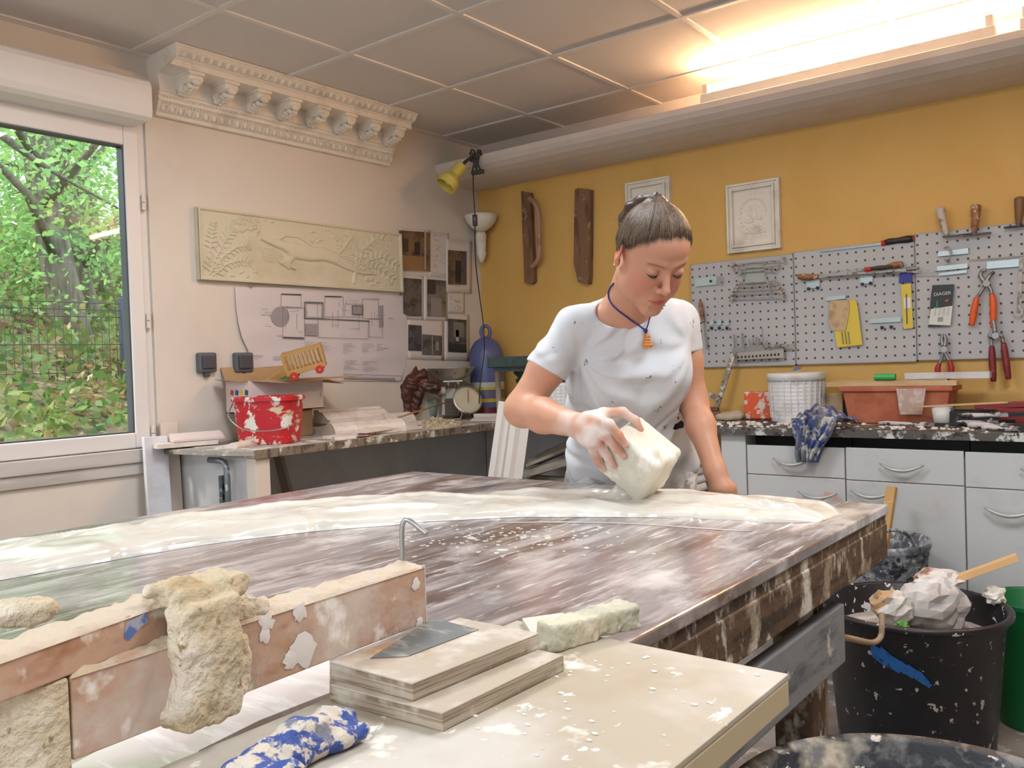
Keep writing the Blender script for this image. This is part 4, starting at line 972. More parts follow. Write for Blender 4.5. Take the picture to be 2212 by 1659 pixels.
def relief_height(U, Vv):
    H = np.zeros_like(U)
    for pts, r0, r1, h in strokes:
        m = len(pts)-1; best = np.full_like(U, -1.)
        for i in range(m):
            a = np.array(pts[i]); b_ = np.array(pts[i+1]); ab = b_-a; L = ab@ab+1e-12
            t_ = np.clip(((U-a[0])*ab[0]+(Vv-a[1])*ab[1])/L, 0, 1); d = np.hypot(U-a[0]-t_*ab[0], Vv-a[1]-t_*ab[1])
            r = r0+(r1-r0)*(i+t_)/m; best = np.maximum(best, 1-d/r)
        e = np.clip(best*1.6, 0, 1); H = np.maximum(H, h*np.sqrt(np.clip(e*(2-e), 0, 1)))
    return H
def relief_mesh(nu=520, nv=150):
    u = np.linspace(0, AW, nu+1); v = np.linspace(0, AH, nv+1); U, Vv = np.meshgrid(u, v)
    H = relief_height(U, Vv)*1.25
    edge = np.minimum(np.minimum(U, AW-U), np.minimum(Vv, AH-Vv)); H = H*np.clip((edge-.014)/.004, 0, 1)
    fr = .010*np.clip((.013-edge)/.003, 0, 1); X = PX-.010+H+fr
    b = B(); k = nu+1
    P = np.stack([X, PWY0+U, PZ0+Vv], -1).reshape(-1, 3); b.v = [tuple(p) for p in P]
    b.f = [(j*k+i, j*k+i+1, (j+1)*k+i+1, (j+1)*k+i) for j in range(nv) for i in range(nu)]
    return b
t = thing('relief_panel', 'long cream plaster relief of a leaping hound among fern leaves on the white wall', 'relief', (PX, (PWY0+PWY1)/2, PZ0))
relief_mesh().build('relief_face', m_relief, t, smooth=True)
B().box(.001, PX-.0115, PWY0, PWY1, PZ0, PZ1).build('panel_slab', m_relief, t)
# ---- plan drawing pinned under the relief
m_paper = M('thin_drawing_paper', srgb(216, 206, 206), .8, bump=(7, .35))
m_line = M('grey_ink', srgb(120, 112, 116), .8); m_shade = M('grey_hatching', srgb(158, 150, 152), .8); m_lineD = M('dark_ink', srgb(84, 78, 82), .8)
def crB(x, y): return (340+x/2.765, 620+y/2.765)
def wy(x, y, X=.004): p = onx(X, *crB(x, y)); return p
t = thing('plan_drawing', 'large crinkled sheet with an architectural floor plan pinned under the relief', 'drawing', onx(.004, 690, 720))
L_ = [(463, 0), (470, 120), (482, 210), (505, 300), (545, 385), (560, 470), (575, 560)]; R_ = [(1466, 12), (1478, 110), (1490, 200), (1494, 300), (1492, 400), (1480, 480), (1450, 562)]
def sheet(u, v):
    k = v*6; i = min(int(k), 5); f = k-i
    a = np.array(L_[i])*(1-f)+np.array(L_[i+1])*f; c = np.array(R_[i])*(1-f)+np.array(R_[i+1])*f
    q = a*(1-u)+c*u; bul = .004+.010*math.sin(PI*v)*(max(0, 1-u*4)**2)+.0025*(1+math.sin(v*17+u*3))*(.5+.5*math.sin(u*9))
    return wy(q[0], q[1], bul)
B().grid(lambda u, v: sheet(u, 1-v), 50, 28).build('paper_sheet', m_paper, t, smooth=True)
def pl(b, x0, y0, x1, y1, w=2.2):
    p, q = wy(x0, y0, .012), wy(x1, y1, .012); b.bar(p, q, w*.00085, .0006, (1, 0, 0))
def rectl(b, x0, y0, x1, y1, w=2.2):
    sl = .03
    for a in ((x0, y0, x1, y0+sl*(x1-x0)), (x1, y0+sl*(x1-x0), x1, y1), (x1, y1, x0, y1-sl*(x1-x0)), (x0, y1-sl*(x1-x0), x0, y0)): pl(b, *a, w)
b = B()
for r in ((740, 40, 860, 120), (750, 120, 880, 310), (1000, 55, 1110, 180), (1120, 100, 1230, 180), (1225, 70, 1320, 190), (1265, 190, 1345, 300), (960, 190, 1260, 310), (885, 220, 960, 290)): rectl(b, *r, 2)
for k in range(26):
    x = 640+rr.random()*700; y = 60+rr.random()*250; pl(b, x, y, x+rr.uniform(-50, 60), y+rr.uniform(-3, 3), 1.4)
for k in range(14): x = 740+rr.random()*600; y = 60+rr.random()*120; pl(b, x, y, x+2, y+rr.uniform(20, 110), 1.6)
for x0, n_ in ((880, 9), (980, 5), (1110, 6), (1310, 4), (1225, 5)):
    for i in range(n_): y = 330+i*11+(x0-880)*.03; pl(b, x0, y, x0+rr.uniform(18, 80), y+1, 1.3)
for x0, y0 in ((570, 410), (690, 415), (640, 480), (1120, 440), (1225, 445), (1115, 470), (1230, 480), (790, 480)):
    for i in range(3): pl(b, x0, y0+i*9, x0+rr.uniform(30, 95), y0+i*9+2, 1.3)
rectl(b, 1116, 520, 1460, 560, 2); pl(b, 620, 165, 680, 167, 2); pl(b, 1380, 185, 1410, 187, 2)
b.build('plan_lines', m_line, t)
b = B(); rectl(b, 880, 90, 990, 190, 5); rectl(b, 888, 98, 982, 182, 2); rectl(b, 1165, 112, 1225, 165, 4); pl(b, 740, 42, 860, 46, 5); pl(b, 1000, 55, 1100, 58, 5); pl(b, 985, 190, 1265, 205, 4); pl(b, 755, 300, 875, 304, 6)
b.build('wall_outlines', m_lineD, t)
def disc(b, cx, cy, rx, ry, X=.0115, n=28): b.add([wy(cx+rx*math.cos(2*PI*i/n), cy+ry*math.sin(2*PI*i/n), X) for i in range(n)], [tuple(range(n-1, -1, -1))])
b = B(); disc(b, 735, 177, 54, 60)
def quad(b, x0, y0, x1, y1, X=.0115): b.add([wy(x0, y0, X), wy(x1, y0+(x1-x0)*.03, X), wy(x1, y1, X), wy(x0, y1-(x1-x0)*.03, X)], [(0, 3, 2, 1)])
quad(b, 885, 222, 955, 290); quad(b, 1165, 112, 1225, 165, .0112); quad(b, 1116, 535, 1420, 556); quad(b, 1325, 110, 1350, 240)
b.build('grey_fills', m_shade, t)
for x, y, c in ((560, -6, (160, 120, 60)), (1453, 42, (40, 44, 60))):
    tag(B().cyl(wy(x, y, .012), wy(x, y, .020), .006, .005, n=10).build('push_pin', M('pin', srgb(*c), .4), loc=wy(x, y, .012)), ('brass' if c[0] > 100 else 'black')+' pin holding the top '+('left' if c[0] > 100 else 'right')+' of the plan drawing', 'pin')
# ---- photographs and sketches pinned right of the plan
m_sheet = M('white_print_paper', srgb(222, 212, 204), .7)
def photo(nm, lab, sheetq, pics, X, sk=0):
    c = onx(X, (sheetq[0]+sheetq[2])/2, (sheetq[1]+sheetq[3])/2); t = thing(nm, lab, 'photo print' if pics else 'sketch', c, 'sheets pinned beside the plan drawing')
    def q4(x0, y0, x1, y1, XX, bend=0):
        s_ = .08; return B().grid(lambda u, v: onx(XX+bend*math.sin(PI*u)*.4+bend*v*v, x0+(x1-x0)*u, (y0+(x1-x0)*u*s_)*(v)+(y1+(x1-x0)*u*s_*.5)*(1-v)), 8, 8)
    q4(*sheetq, X, 0).build('paper', m_sheet, t, smooth=True, solid=.0006)
    for (x0, y0, x1, y1, base, parts) in pics:
        m = M('print_tone', srgb(*base), .5, layers=[(tuple(k*.45 for k in srgb(*base)), 16, .45, .62), (srgb(150, 132, 112), 24, .62, .70)])
        pp = q4(x0, y0, x1, y1, X+.0045).build('printed_picture', m, t)
        for (a, b_, c_, d_, col) in parts:
            w, h = x1-x0, y1-y0; q4(x0+w*a, y0+h*b_, x0+w*c_, y0+h*d_, X+.0052).build('picture_detail', M('print_detail', srgb(*col), .5), pp)
    if sk:
        b = B()
        for k in range(sk):
            x = rr.uniform(sheetq[0]+4, sheetq[2]-12); y = rr.uniform(sheetq[1]+6, sheetq[3]-5)
            p, q = onx(X+.0045, x, y), onx(X+.0045, x+rr.uniform(3, 9), y+rr.uniform(-8, 8)*rr.random()); b.bar(p, q, .0012, .0006, (1, 0, 0))
        b.build('pencil_lines', m_line, t)
photo('photo_print', 'sepia print of a stripped room with two doorways, touching the relief\'s right end', (861, 492, 930, 585), [(862, 497, 929, 583, (128, 100, 74), ((.1, .2, .3, .55, (70, 58, 50)), (.5, .3, .68, .62, (60, 50, 46)), (.82, 0, .87, 1, (190, 172, 150)), (0, .62, .8, 1, (150, 116, 82))))], .004)
photo('sketch_sheet', 'faint pencil sketch sheet between the sepia print and the tilted photo print', (926, 500, 970, 602), [], .0015, 26)
photo('photo_print', 'tilted white sheet with a small photo of a dark doorway, nearest the corner', (963, 516, 1019, 632), [(968, 540, 1008, 614, (120, 98, 74), ((.4, .3, .7, .95, (44, 44, 50)), (.78, .1, 1, 1, (88, 86, 90))))], .006)
photo('photo_print', 'grey photo of a bare room with a stool, left of the arch photo', (867, 592, 916, 690), [(871, 600, 911, 682, (104, 96, 92), ((.38, .68, .66, .73, (60, 54, 52)), (.5, .73, .54, .92, (60, 54, 52))))], .003)
photo('photo_print', 'grey photo of a round plaster arch under a dark beam', (915, 596, 967, 692), [(923, 603, 964, 683, (128, 122, 116), ((0, 0, .45, .4, (66, 60, 58)), (.2, .5, .75, 1, (150, 144, 136))))], .0045)
photo('sketch_sheet', 'pencil sketch sheet below the tilted doorway photo', (966, 604, 1004, 676), [], .002, 22)
photo('photo_print', 'sheet with two overlapping grey room photos, lowest row beside the plan', (879, 684, 961, 776), [(882, 701, 911, 757, (84, 84, 92), ()), (912, 722, 955, 766, (104, 100, 98), ((.5, 0, .54, 1, (170, 166, 160)), (.68, .35, .84, .8, (150, 146, 140))))], .0025)
photo('photo_print', 'tall grey photo of a bright doorway in an empty room, lowest at the right', (960, 676, 1014, 778), [(968, 688, 1008, 760, (98, 94, 92), ((.3, .1, .85, .55, (134, 128, 122)), (.42, .34, .58, .68, (196, 190, 182)), (.05, .74, 1, 1, (56, 54, 58))))], .0035)
# ---- sockets
m_sock = M('grey_socket_plastic', srgb(92, 94, 100), .45); m_sockd = M('dark_socket_lid', srgb(70, 72, 78), .4)
for x0, lab in ((421, 'grey splash-proof wall switch nearer the window'), (500, 'grey splash-proof wall switch half covered by the plan drawing')):
    a, c = onx(.0, x0, 762), onx(.0, x0+41, 804); yc, zc = (a[1]+c[1])/2, (a[2]+c[2])/2; w = abs(c[1]-a[1])/2; h = abs(c[2]-a[2])/2
    t = thing('wall_switch', lab, 'switch', (0, yc, zc), 'grey switches on the white wall')
    B().box(.001, .030, yc-w, yc+w, zc-h, zc+h).build('switch_box', m_sock, t, bevel=.008); B().box(.0305, .040, yc-w+.014, yc+w-.014, zc-h+.016, zc+h-.014).build('switch_lid', m_sockd, t, bevel=.004)
    B().box(.002, .022, yc-.012, yc+.012, zc-h-.02, zc-h+.002).build('cable_gland', m_sockd, t, bevel=.004)
# ---- corner wall light of white plaster
t = thing('wall_sconce', 'white plaster uplighter bowl mounted in the corner of the walls', 'wall light', (.085, -.085, 1.86))
sc = at(1045, 467, 5.08); sx_, sy_ = .105, -.105; zt_ = sc[2]
pf_ = [(.004, -.093), (.03, -.088), (.06, -.068), (.085, -.036), (.098, 0), (.094, .001), (.08, -.034), (.055, -.062), (.028, -.08), (.004, -.085)]
B().lathe([(r, z+zt_) for r, z in pf_], (sx_, sy_, 0), n=40).build('bowl', m_plaster, t, smooth=True)
b = B().lathe([(.024, zt_-.088), (.030, zt_-.098), (.034, zt_-.11), (.030, zt_-.16), (.026, zt_-.20), (.030, zt_-.215), (.022, zt_-.24), (.012, zt_-.262), (.002, zt_-.268)], (sx_-.03, sy_+.03, 0), n=20)
b.build('fluted_stem', m_plaster, t, smooth=True)
b = B().bar((.0, 0-.0, zt_-.14), (sx_-.03, sy_+.03, zt_-.14), .03, .12); b.build('wall_arm', m_plaster, t)
# ---- clamp lamp on the boxed-in pipe
m_ylw = M('yellow_lamp_enamel', srgb(214, 196, 96), .45); m_blk = M('black_clamp_plastic', srgb(34, 30, 32), .5); m_rub = M('black_gooseneck', srgb(60, 54, 54), .5)
cb = ony(-.385, 1027, 358); t = thing('clamp_lamp', 'small yellow clamp lamp clipped to the pipe boxing, its cord hanging down', 'lamp', cb)
dl = float((cb-CAM)@_fw)-.012
def lp(x, y, dd=0): return at(x, y, dl+dd)
b = B()
for s in (-1, 1):
    o = _R*.010*s
    b.bar(lp(1017, 330)+o*.6, lp(1036, 372)+o, .016, .010); b.bar(lp(1033, 328)+o*.6, lp(1023, 376)+o, .016, .010)
b.cyl(lp(1024, 346)-_R*.022, lp(1024, 346)+_R*.022, .010, n=14); b.bar(lp(1019, 374), lp(1046, 370), .020, .022)
for x in (1017, 1031): b.tube([lp(x, 330), lp(x+1, 324), lp(x+7, 325), lp(x+9, 336)], .006, 6)
b.build('clamp', m_blk, t, bevel=.002)
B().tube(spline([lp(1022, 340), lp(1014, 343, -.02), lp(1006, 349, -.04), lp(998, 358, -.05)], 14), .009, 10).build('gooseneck', m_rub, t, smooth=True)
s0, s1 = lp(998, 356, -.05), lp(962, 402, -.09); ax = nrm(s1-s0); xx, yy, zz = frame(ax); R_s = np.array([xx, yy, zz]).T; Ls = np.linalg.norm(s1-s0)
B().lathe([(.004, 0), (.030, .004), (.032, .012), (.030, Ls*.48), (.034, Ls*.52), (.056, Ls*.70), (.058, Ls*.74), (.058, Ls), (.055, Ls), (.054, Ls*.72), (.028, Ls*.5), (.026, .02)], s0, R_s, n=32).build('lamp_shade', m_ylw, t)
B().ball(s0+ax*Ls*.72, .026, n=14).build('bulb', M('unlit_bulb', srgb(236, 232, 224), .3), t, smooth=True)
b = B().tube(spline([lp(1022, 374), lp(1023, 420), lp(1026, 470), lp(1027, 560, .05), lp(1036, 640, .10), lp(1044, 700, .10), lp(1046, 760, .04), lp(1038, 820, .0), lp(1035, 872, -.04)], 60), .0030, 6); b.build('cord', m_blk, t, smooth=True)
sw = lp(1026, 476, -.008); B().obox(sw, (.026, .018, .062), np.array([_r, np.cross(V(0, 0, 1), _r), V(0, 0, 1)]).T).build('cord_switch', m_blk, t, bevel=.005)
B().obox(sw-_fw*.010+V(0, 0, .002), (.012, .006, .016), np.array([_r, np.cross(V(0, 0, 1), _r), V(0, 0, 1)]).T).build('rocker', M('red_rocker', srgb(110, 32, 34), .4), t)
# ================================================================== THINGS ON THE BENCH
BZ = .8995
def rp(*a): return V(*a)
m_card = M('cardboard', srgb(176, 142, 104), .8, layers=[(srgb(160, 126, 90), 5, .5, .7)]); m_cardw = M('printed_box_side', srgb(214, 200, 196), .7, layers=[(srgb(150, 130, 150), 22, .68, .71)])
t = thing('cardboard_box', 'open cardboard box with its flap spread wide, behind the red bucket', 'box', (.20, -1.66, BZ))
bx0, bx1, by0, by1, bz1 = .035, .205, -1.80, -1.40, 1.160; BB = 1.021
tag(B().box(.05, .185, -1.78, -1.45, BZ+.001, 1.020).build('carton', M('brown_carton', srgb(150, 126, 98), .8), loc=(.14, -1.65, BZ), bevel=.003), 'plain closed carton under the open cardboard box', 'box')
B().box(bx0, bx1, by0, by1, BB, BB+.004).build('box_bottom', m_card, t)
for q in ((bx0, bx0+.004, by0, by1), (bx1-.004, bx1, by0, by1), (bx0+.004, bx1-.004, by1-.004, by1)): B().box(*q, BB, bz1).build('box_side', m_cardw if q[0] == bx1-.004 else m_card, t)
B().box(bx0+.004, bx1-.004, by0, by0+.004, BB, bz1).build('printed_side', m_cardw, t)
B().add([(bx1, by0+.01, bz1), (bx1, by1, bz1), (bx1+.13, by1+.13, bz1+.005), (bx1+.12, by0+.12, bz1-.015)], [(0, 1, 2, 3)]).build('flap', m_card, t, solid=.003)
B().add([(bx0, by1, bz1), (bx1, by1, bz1), (bx1-.02, by1+.14, bz1-.03), (bx0, by1+.11, bz1-.02)], [(0, 1, 2, 3)]).build('flap', m_card, t, solid=.003)
B().add([(bx0, by0, bz1), (bx0, by1, bz1), (bx0-.03, by1, bz1+.07), (bx0-.03, by0, bz1+.06)], [(0, 1, 2, 3)]).build('flap', m_card, t, solid=.003)
B().add([(bx0, by0, bz1), (bx1, by0, bz1), (bx1-.02, by0-.05, bz1+.0), (bx0, by0-.05, bz1+.01)], [(0, 1, 2, 3)]).build('flap', m_card, t, solid=.003)
for i, c in enumerate(((200, 60, 50), (60, 80, 150), (220, 180, 60), (70, 70, 80))):
    B().obox((bx0+.05+.035*i, by0-.0008, 1.11), (.022, .001, .022), roty(.3)).build('printed_mark', M('box_print', srgb(*c), .6), t)
# contents
m_wood = M('pale_toy_wood', srgb(184, 142, 84), .5, layers=[(srgb(182, 138, 74), 9, .5, .7, (1, 4, 1))]); m_red = M('red_wheel', srgb(190, 44, 38), .4)
tag(B().bar((.12, -1.68, 1.125), (.13, -1.56, 1.19), .030, .030).build('wooden_block', m_wood, loc=(.16, -1.66, 1.0)), 'pale wooden toy piece sticking out of the cardboard box beside the wagon', 'toy')
tag(B().cyl((.19, -1.62, 1.15), (.20, -1.56, 1.175), .016).build('green_toy', M('green_toy_paint', srgb(60, 130, 80), .5), loc=(.19, -1.6, 1.05)), 'small green toy piece in the open cardboard box', 'toy')
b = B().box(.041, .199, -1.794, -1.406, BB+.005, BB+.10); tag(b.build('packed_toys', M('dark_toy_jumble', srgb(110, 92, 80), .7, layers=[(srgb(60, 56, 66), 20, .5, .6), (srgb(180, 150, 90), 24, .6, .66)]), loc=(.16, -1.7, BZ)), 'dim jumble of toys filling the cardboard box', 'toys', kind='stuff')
# slatted toy wagon, built flat then tipped onto the flap
wR = rotz(math.radians(38+8)) @ roty(math.radians(-14)) @ rotx(math.radians(8)); wt = at(664, 800, 3.72)
t = thing('toy_wagon', 'wooden toy wagon with slatted sides and red wheels lying on the box flap', 'toy', wt)
def wp(b): return b.xf(wR, wt)
wp(B().box(-.085, .085, -.045, .045, .0, .022)).build('wagon_floor', m_wood, t, bevel=.002)
for s in (-1, 1):
    y = s*.041
    b = B().box(-.085, .085, y-.004, y+.004, .085, .097); wp(b).build('top_rail', m_wood, t)
    for i in range(9): wp(B().box(-.075+.0175*i-.003, -.075+.0175*i+.003, y-.003, y+.003, .022, .085)).build('slat', m_wood, t)
for x in (-.081, .081):
    for s in (-1, 1): wp(B().box(x-.005, x+.005, s*.041-.006, s*.041+.006, .02, .099)).build('corner_post', m_wood, t)
wp(B().box(.076, .084, -.04, .04, .085, .097)).build('end_rail', m_wood, t); wp(B().box(-.084, -.076, -.04, .04, .085, .097)).build('end_rail', m_wood, t)
for i in range(3): wp(B().box(.078, .083, -.022+.022*i-.003, -.022+.022*i+.003, .022, .085)).build('slat', m_wood, t)
for x in (-.055, .055):
    for s in (-1, 1):
        w_ = wp(B().cyl((x, s*.046, -.004), (x, s*.060, -.004), .018, n=20)).build('wheel', m_red, t, bevel=.002)
        wp(B().cyl((x, s*.0605, -.004), (x, s*.064, -.004), .005, n=10)).build('wheel_hub', m_wood, w_)
# ---- red bucket
m_redb = M('plaster_splashed_red_plastic', srgb(188, 30, 40), .42, layers=[(srgb(226, 220, 208), 15, .53, .575, (1, 1, .8)), (srgb(206, 190, 160), 9, .59, .63, (1, 1, 2.4)), (srgb(96, 74, 52), 17, .68, .71)])
rc = V(.335, -1.795, BZ); Rr = rotz(math.radians(30))
t = thing('bucket', 'red plastic builder\'s bucket splashed with white plaster on the bench end', 'bucket', rc)
h_ = .196
B().lathe([(.001, .001), (.126, .001), (.130, .006), (.148, h_*.90), (.158, h_*.905), (.158, h_*.985), (.150, h_), (.143, h_*.985), (.142, h_*.9), (.122, .010), (.001, .008)], rc, Rr, n=64, sx=.86, sy=.72, power=4.5).build('bucket_body', m_redb, t, smooth=False)
m_steel = M('steel_wire', srgb(176, 176, 172), .35, metal=.9)
pth = spline([rc+Rr@V(-.128, -.06, h_*.88), rc+Rr@V(-.118, -.125, h_*.62), rc+Rr@V(-.06, -.132, h_*.36), rc+Rr@V(.03, -.130, h_*.30), rc+Rr@V(.11, -.126, h_*.34), rc+Rr@V(.142, -.09, h_*.42)], 30)
B().tube(pth, .0026, 7).build('wire_handle', m_steel, t, smooth=True)
# ---- lengths of plaster moulding and offcuts
m_mould = M('cast_plaster_pieces', srgb(226, 214, 202), .7, layers=[(srgb(206, 192, 178), 9, .52, .7)], bump=(60, .1))
PF = {'cyma': lambda w, h: [(-w/2, 0), (w/2, 0), (w/2, h*.25), (w*.35, h*.3), (w*.2, h*.55), (w*.05, h*.8), (-w*.15, h*.85), (-w*.2, h), (-w/2, h)],
      'flat': lambda w, h: [(-w/2, 0), (w/2, 0), (w/2, h), (-w/2, h)],
      'torus': lambda w, h: [(-w/2, 0), (w/2, 0), (w/2, h*.4), (w*.42, h*.7), (w*.25, h*.95), (w*.05, h), (-w*.1, h*.8), (-w*.3, h*.72), (-w/2, h*.7)]}
def piece(lab, p0, p1, w, h, pf='cyma', m=None, nm='moulding_piece', cat='moulding', grp='plaster pieces on the bench'):
    b = prof_bar(B(), np.array(p0, float), np.array(p1, float), PF[pf](w, h)); c = (np.array(p0)+p1)/2
    return tag(b.build(nm, m or m_mould, loc=c), lab, cat, grp)
def bp(px, py, z=0): return onz(BZ+z, px, py)
piece('long pinkish moulding at the window end of the bench, left of the red bucket', (.10, -2.10, BZ+.024), (.15, -1.90, BZ+.024), .07, .032, 'cyma', M('pink_cast', srgb(216, 198, 190), .7))
piece('flat white strip jutting over the window end of the bench', (.09, -2.17, BZ+.004), (.14, -1.93, BZ+.004), .08, .018, 'flat')
piece('short white moulding on the broken bench corner, left of the bucket base', (.40, -2.03, BZ), (.30, -1.86, BZ), .05, .022, 'torus')
piece('broad white moulding right behind the red bucket', (.30, -1.46, BZ), (.40, -1.12, BZ), .16, .060, 'torus')
piece('white moulding with stepped back lying on the others, left of the carved ornament', (.14, -1.36, BZ+.046), (.20, -1.02, BZ+.046), .15, .062, 'cyma')
piece('second stepped moulding half under the stepped one, nearest the carved ornament', (.24, -1.08, BZ), (.27, -.92, BZ), .14, .075, 'torus')
piece('wide white slab under the stepped moulding pieces', (.14, -1.42, BZ), (.14, -.96, BZ), .18, .028, 'flat')
piece('long thin white strip along the front of the bench', (.46, -1.60, BZ+.001), (.44, -1.02, BZ+.001), .05, .014, 'flat')
piece('second thin white strip lying across the first towards the rubble', (.50, -1.44, BZ+.015), (.36, -.90, BZ+.015), .06, .014, 'cyma')
piece('thin dusty lath lying against the wall behind the mouldings', (.03, -1.45, BZ+.0), (.03, -.92, BZ+.0), .035, .030, 'flat', M('dusty_lath', srgb(176, 160, 136), .8))
piece('small white offcut between the bucket and the front edge of the bench', (.50, -1.60, BZ), (.53, -1.50, BZ), .03, .012, 'flat')
b = B().obox((.515, -1.46, BZ+.006), (.05, .11, .004), rotz(.3)).bar((.50, -1.42, BZ+.008), (.46, -1.31, BZ+.012), .014, .012)
tag(b.build('small_trowel', M('orange_trowel', srgb(190, 110, 70), .5, layers=[(srgb(120, 118, 130), 15, .5, .56), (srgb(230, 222, 210), 18, .55, .6)]), loc=(.5, -1.42, BZ)), 'small orange-and-grey scraper near the front edge right of the bucket', 'scraper')
b = B().tube([(.40, -1.12, BZ+.060), (.30, -.64, BZ+.112)], [.0045, .0035], 8)
tag(b.build('thin_cane', M('cane', srgb(160, 110, 70), .6), loc=(.35, -.9, BZ+.06), smooth=True), 'thin brown cane resting on the mouldings and pointing at the kitchen scale', 'cane')
def rub(c, r, h, n, seed, mat, lab):
    rz = random.Random(seed); b = B()
    for i in range(n):
        a = rz.uniform(0, 6.28); q = rz.random()**.6; x = c[0]+r[0]*q*math.cos(a); y = c[1]+r[1]*q*math.sin(a); z = BZ+h*(1-q)*rz.random(); s = rz.uniform(.006, .018)
        b.obox((x, y, z+s*.4), (s*1.6, s*1.2, s*.8), rotz(rz.uniform(0, 3)) @ rotx(rz.uniform(-.4, .4)), .7)
    b.lathe([(1.0, 0), (.7, h*.35), (.3, h*.7), (.01, h*.85)], (c[0], c[1], BZ), n=18, sx=r[0], sy=r[1])
    return tag(b.build('plaster_rubble', mat, loc=(c[0], c[1], BZ)), lab, 'rubble', kind='stuff')
rub((.38, -.86, 0), (.13, .17), .045, 240, 5, M('crumbly_plaster', srgb(196, 182, 150), .9, layers=[(srgb(130, 118, 98), 60, .5, .6)]), 'crumbly heap of plaster chips in front of the kitchen scale')
# ---- carved dark wooden ornament
m_carv = M('dark_carved_wood', srgb(86, 46, 34), .38, layers=[(srgb(58, 30, 22), 14, .5, .62), (srgb(120, 76, 58), 22, .62, .7)], bump=(60, .25))
oc = at(893, 850, 4.72)
def ob(x, y, dd=0): return at(x, y, 4.72+dd)
def oc_(x, y): return (340+x/2.765, 620+y/2.765)
def opt(x, y, dd=0): return ob(*oc_(x, y), dd)
orn = [('+', 0, cap_(opt(1372, 784), opt(1420, 772), .006, .018)), ('+', .01, cap_(opt(1400, 775), opt(1490, 740), .018, .034)), ('+', .02, cap_(opt(1490, 740), opt(1480, 640), .034, .045)), ('+', .02, cap_(opt(1480, 640), opt(1520, 560, -.02), .045, .040)),
       ('+', .012, cap_(opt(1440, 605, -.03), opt(1540, 600, -.02), .020, .020)), ('+', .012, cap_(opt(1540, 540), opt(1590, 520, -.02), .032, .024)), ('+', .01, cap_(opt(1540, 510), opt(1545, 468), .018, .004)),
       ('+', .012, cap_(opt(1590, 590), opt(1665, 600), .034, .028)), ('+', .01, cap_(opt(1640, 590), opt(1672, 555), .016, .005)), ('+', .01, cap_(opt(1650, 620), opt(1690, 650), .016, .006)), ('+', .01, cap_(opt(1420, 600), opt(1395, 628), .016, .005)), ('+', .01, cap_(opt(1450, 560), opt(1412, 590), .014, .006)),
       ('+', .01, cap_(opt(1590, 500, -.01), opt(1612, 560, -.01), .014, .010)), ('+', .015, cap_(opt(1560, 640), opt(1540, 740), .030, .022))]
for i in range(7): orn.append(('-', .004, cap_(opt(1415+16*i, 625+6*i, -.055), opt(1400+22*i, 760-4*i, -.05), .006)))
for i in range(9):
    a = 2*PI*i/9; c0 = opt(1580, 520, -.045); orn.append(('-', .003, cap_(c0+_R*.018*math.cos(a)+_U*.018*math.sin(a), c0+_R*.018*math.cos(a+.7)+_U*.018*math.sin(a+.7), .0045)))
for i in range(5): orn.append(('+', .004, ell_(opt(1430+28*i, 590+3*i, -.045), (.012, .010, .010))))
orn.append(('d', 0, ((lambda p: .0018*np.sin(p[:, 2]*170+p[:, 0]*120+7*vnoise(p, 14, 2))*np.clip(vnoise(p, 12, 6)+.6, 0, 1)+.0025*vnoise(p, 60, 3)), None, None)))
tag(sdf_obj('carved_ornament', orn, .0035, m_carv, None, loc=opt(1480, 780)), 'dark brown carved wooden scroll ornament standing left of the kitchen scale', 'ornament')
# ---- teal pot and kitchen scale
m_teal = M('pale_teal_plastic', srgb(160, 186, 178), .4, layers=[(srgb(206, 204, 188), 12, .5, .6)])
tc = at(922, 895, 4.90); tc[2] = BZ+.004
t = thing('plastic_pot', 'pale teal cut-down plastic pot between the ornament and the scale', 'pot', tc)
B().lathe([(.001, .0), (.055, .0), (.066, .085), (.068, .105), (.064, .105), (.052, .005), (.001, .004)], tc, n=28).build('pot_body', m_teal, t, smooth=True)
m_chrome = M('dull_steel', srgb(196, 190, 180), .34, metal=.75, layers=[(srgb(120, 104, 92), 20, .58, .66)]); m_scw = M('cream_enamel', srgb(208, 198, 182), .4)
s0 = at(978, 893, 4.80); s0[2] = BZ+.001; fx = nrm(V(_R[0], _R[1], 0)); fy = np.cross(V(0, 0, 1), fx)
def sp(x, z, y=0): return s0+fx*x+fy*y+V(0, 0, z)
t = thing('kitchen_scale', 'old kitchen scale with a steel bowl on top and a round tilted dial', 'scale', s0)
RS = np.array([fx, fy, V(0, 0, 1)]).T
B().prism([(-.065, .02), (.03, .02), (.045, .11), (.03, .172), (-.06, .172)], sp(0, 0, .04), fx, V(0, 0, 1), -fy*-.07).build('scale_housing', m_scw, t, bevel=.006)
B().obox(sp(-.01, .07, .036), (.07, .010, .09), RS).build('dark_front_plate', M('brown_plate', srgb(92, 76, 66), .5), t)
B().lathe([(.001, 0), (.055, .001), (.10, .024), (.132, .066), (.137, .068), (.134, .071), (.129, .068), (.096, .028), (.052, .005), (.001, .004)], sp(.0, .216), n=44).build('steel_bowl', m_chrome, t, smooth=True)
b = B().cyl(sp(-.02, .172), sp(-.02, .212), .009, n=10).cyl(sp(.035, .165), sp(.035, .212), .009, n=10); b.bar(sp(-.045, .212), sp(.06, .212), .03, .008); b.build('bowl_carrier', m_chrome, t)
dn = nrm(-_fw+V(0, 0, .45)+_R*.38); dx, dy, dz = frame(dn); RD = np.array([dx, dy, dz]).T; dc = sp(.085, .105, -.035)
B().lathe([(.001, -.022), (.068, -.020), (.080, -.006), (.084, .004), (.080, .010), (.074, .010)], dc, RD, n=44, sy=1.0).build('dial_rim', m_chrome, t, smooth=True)
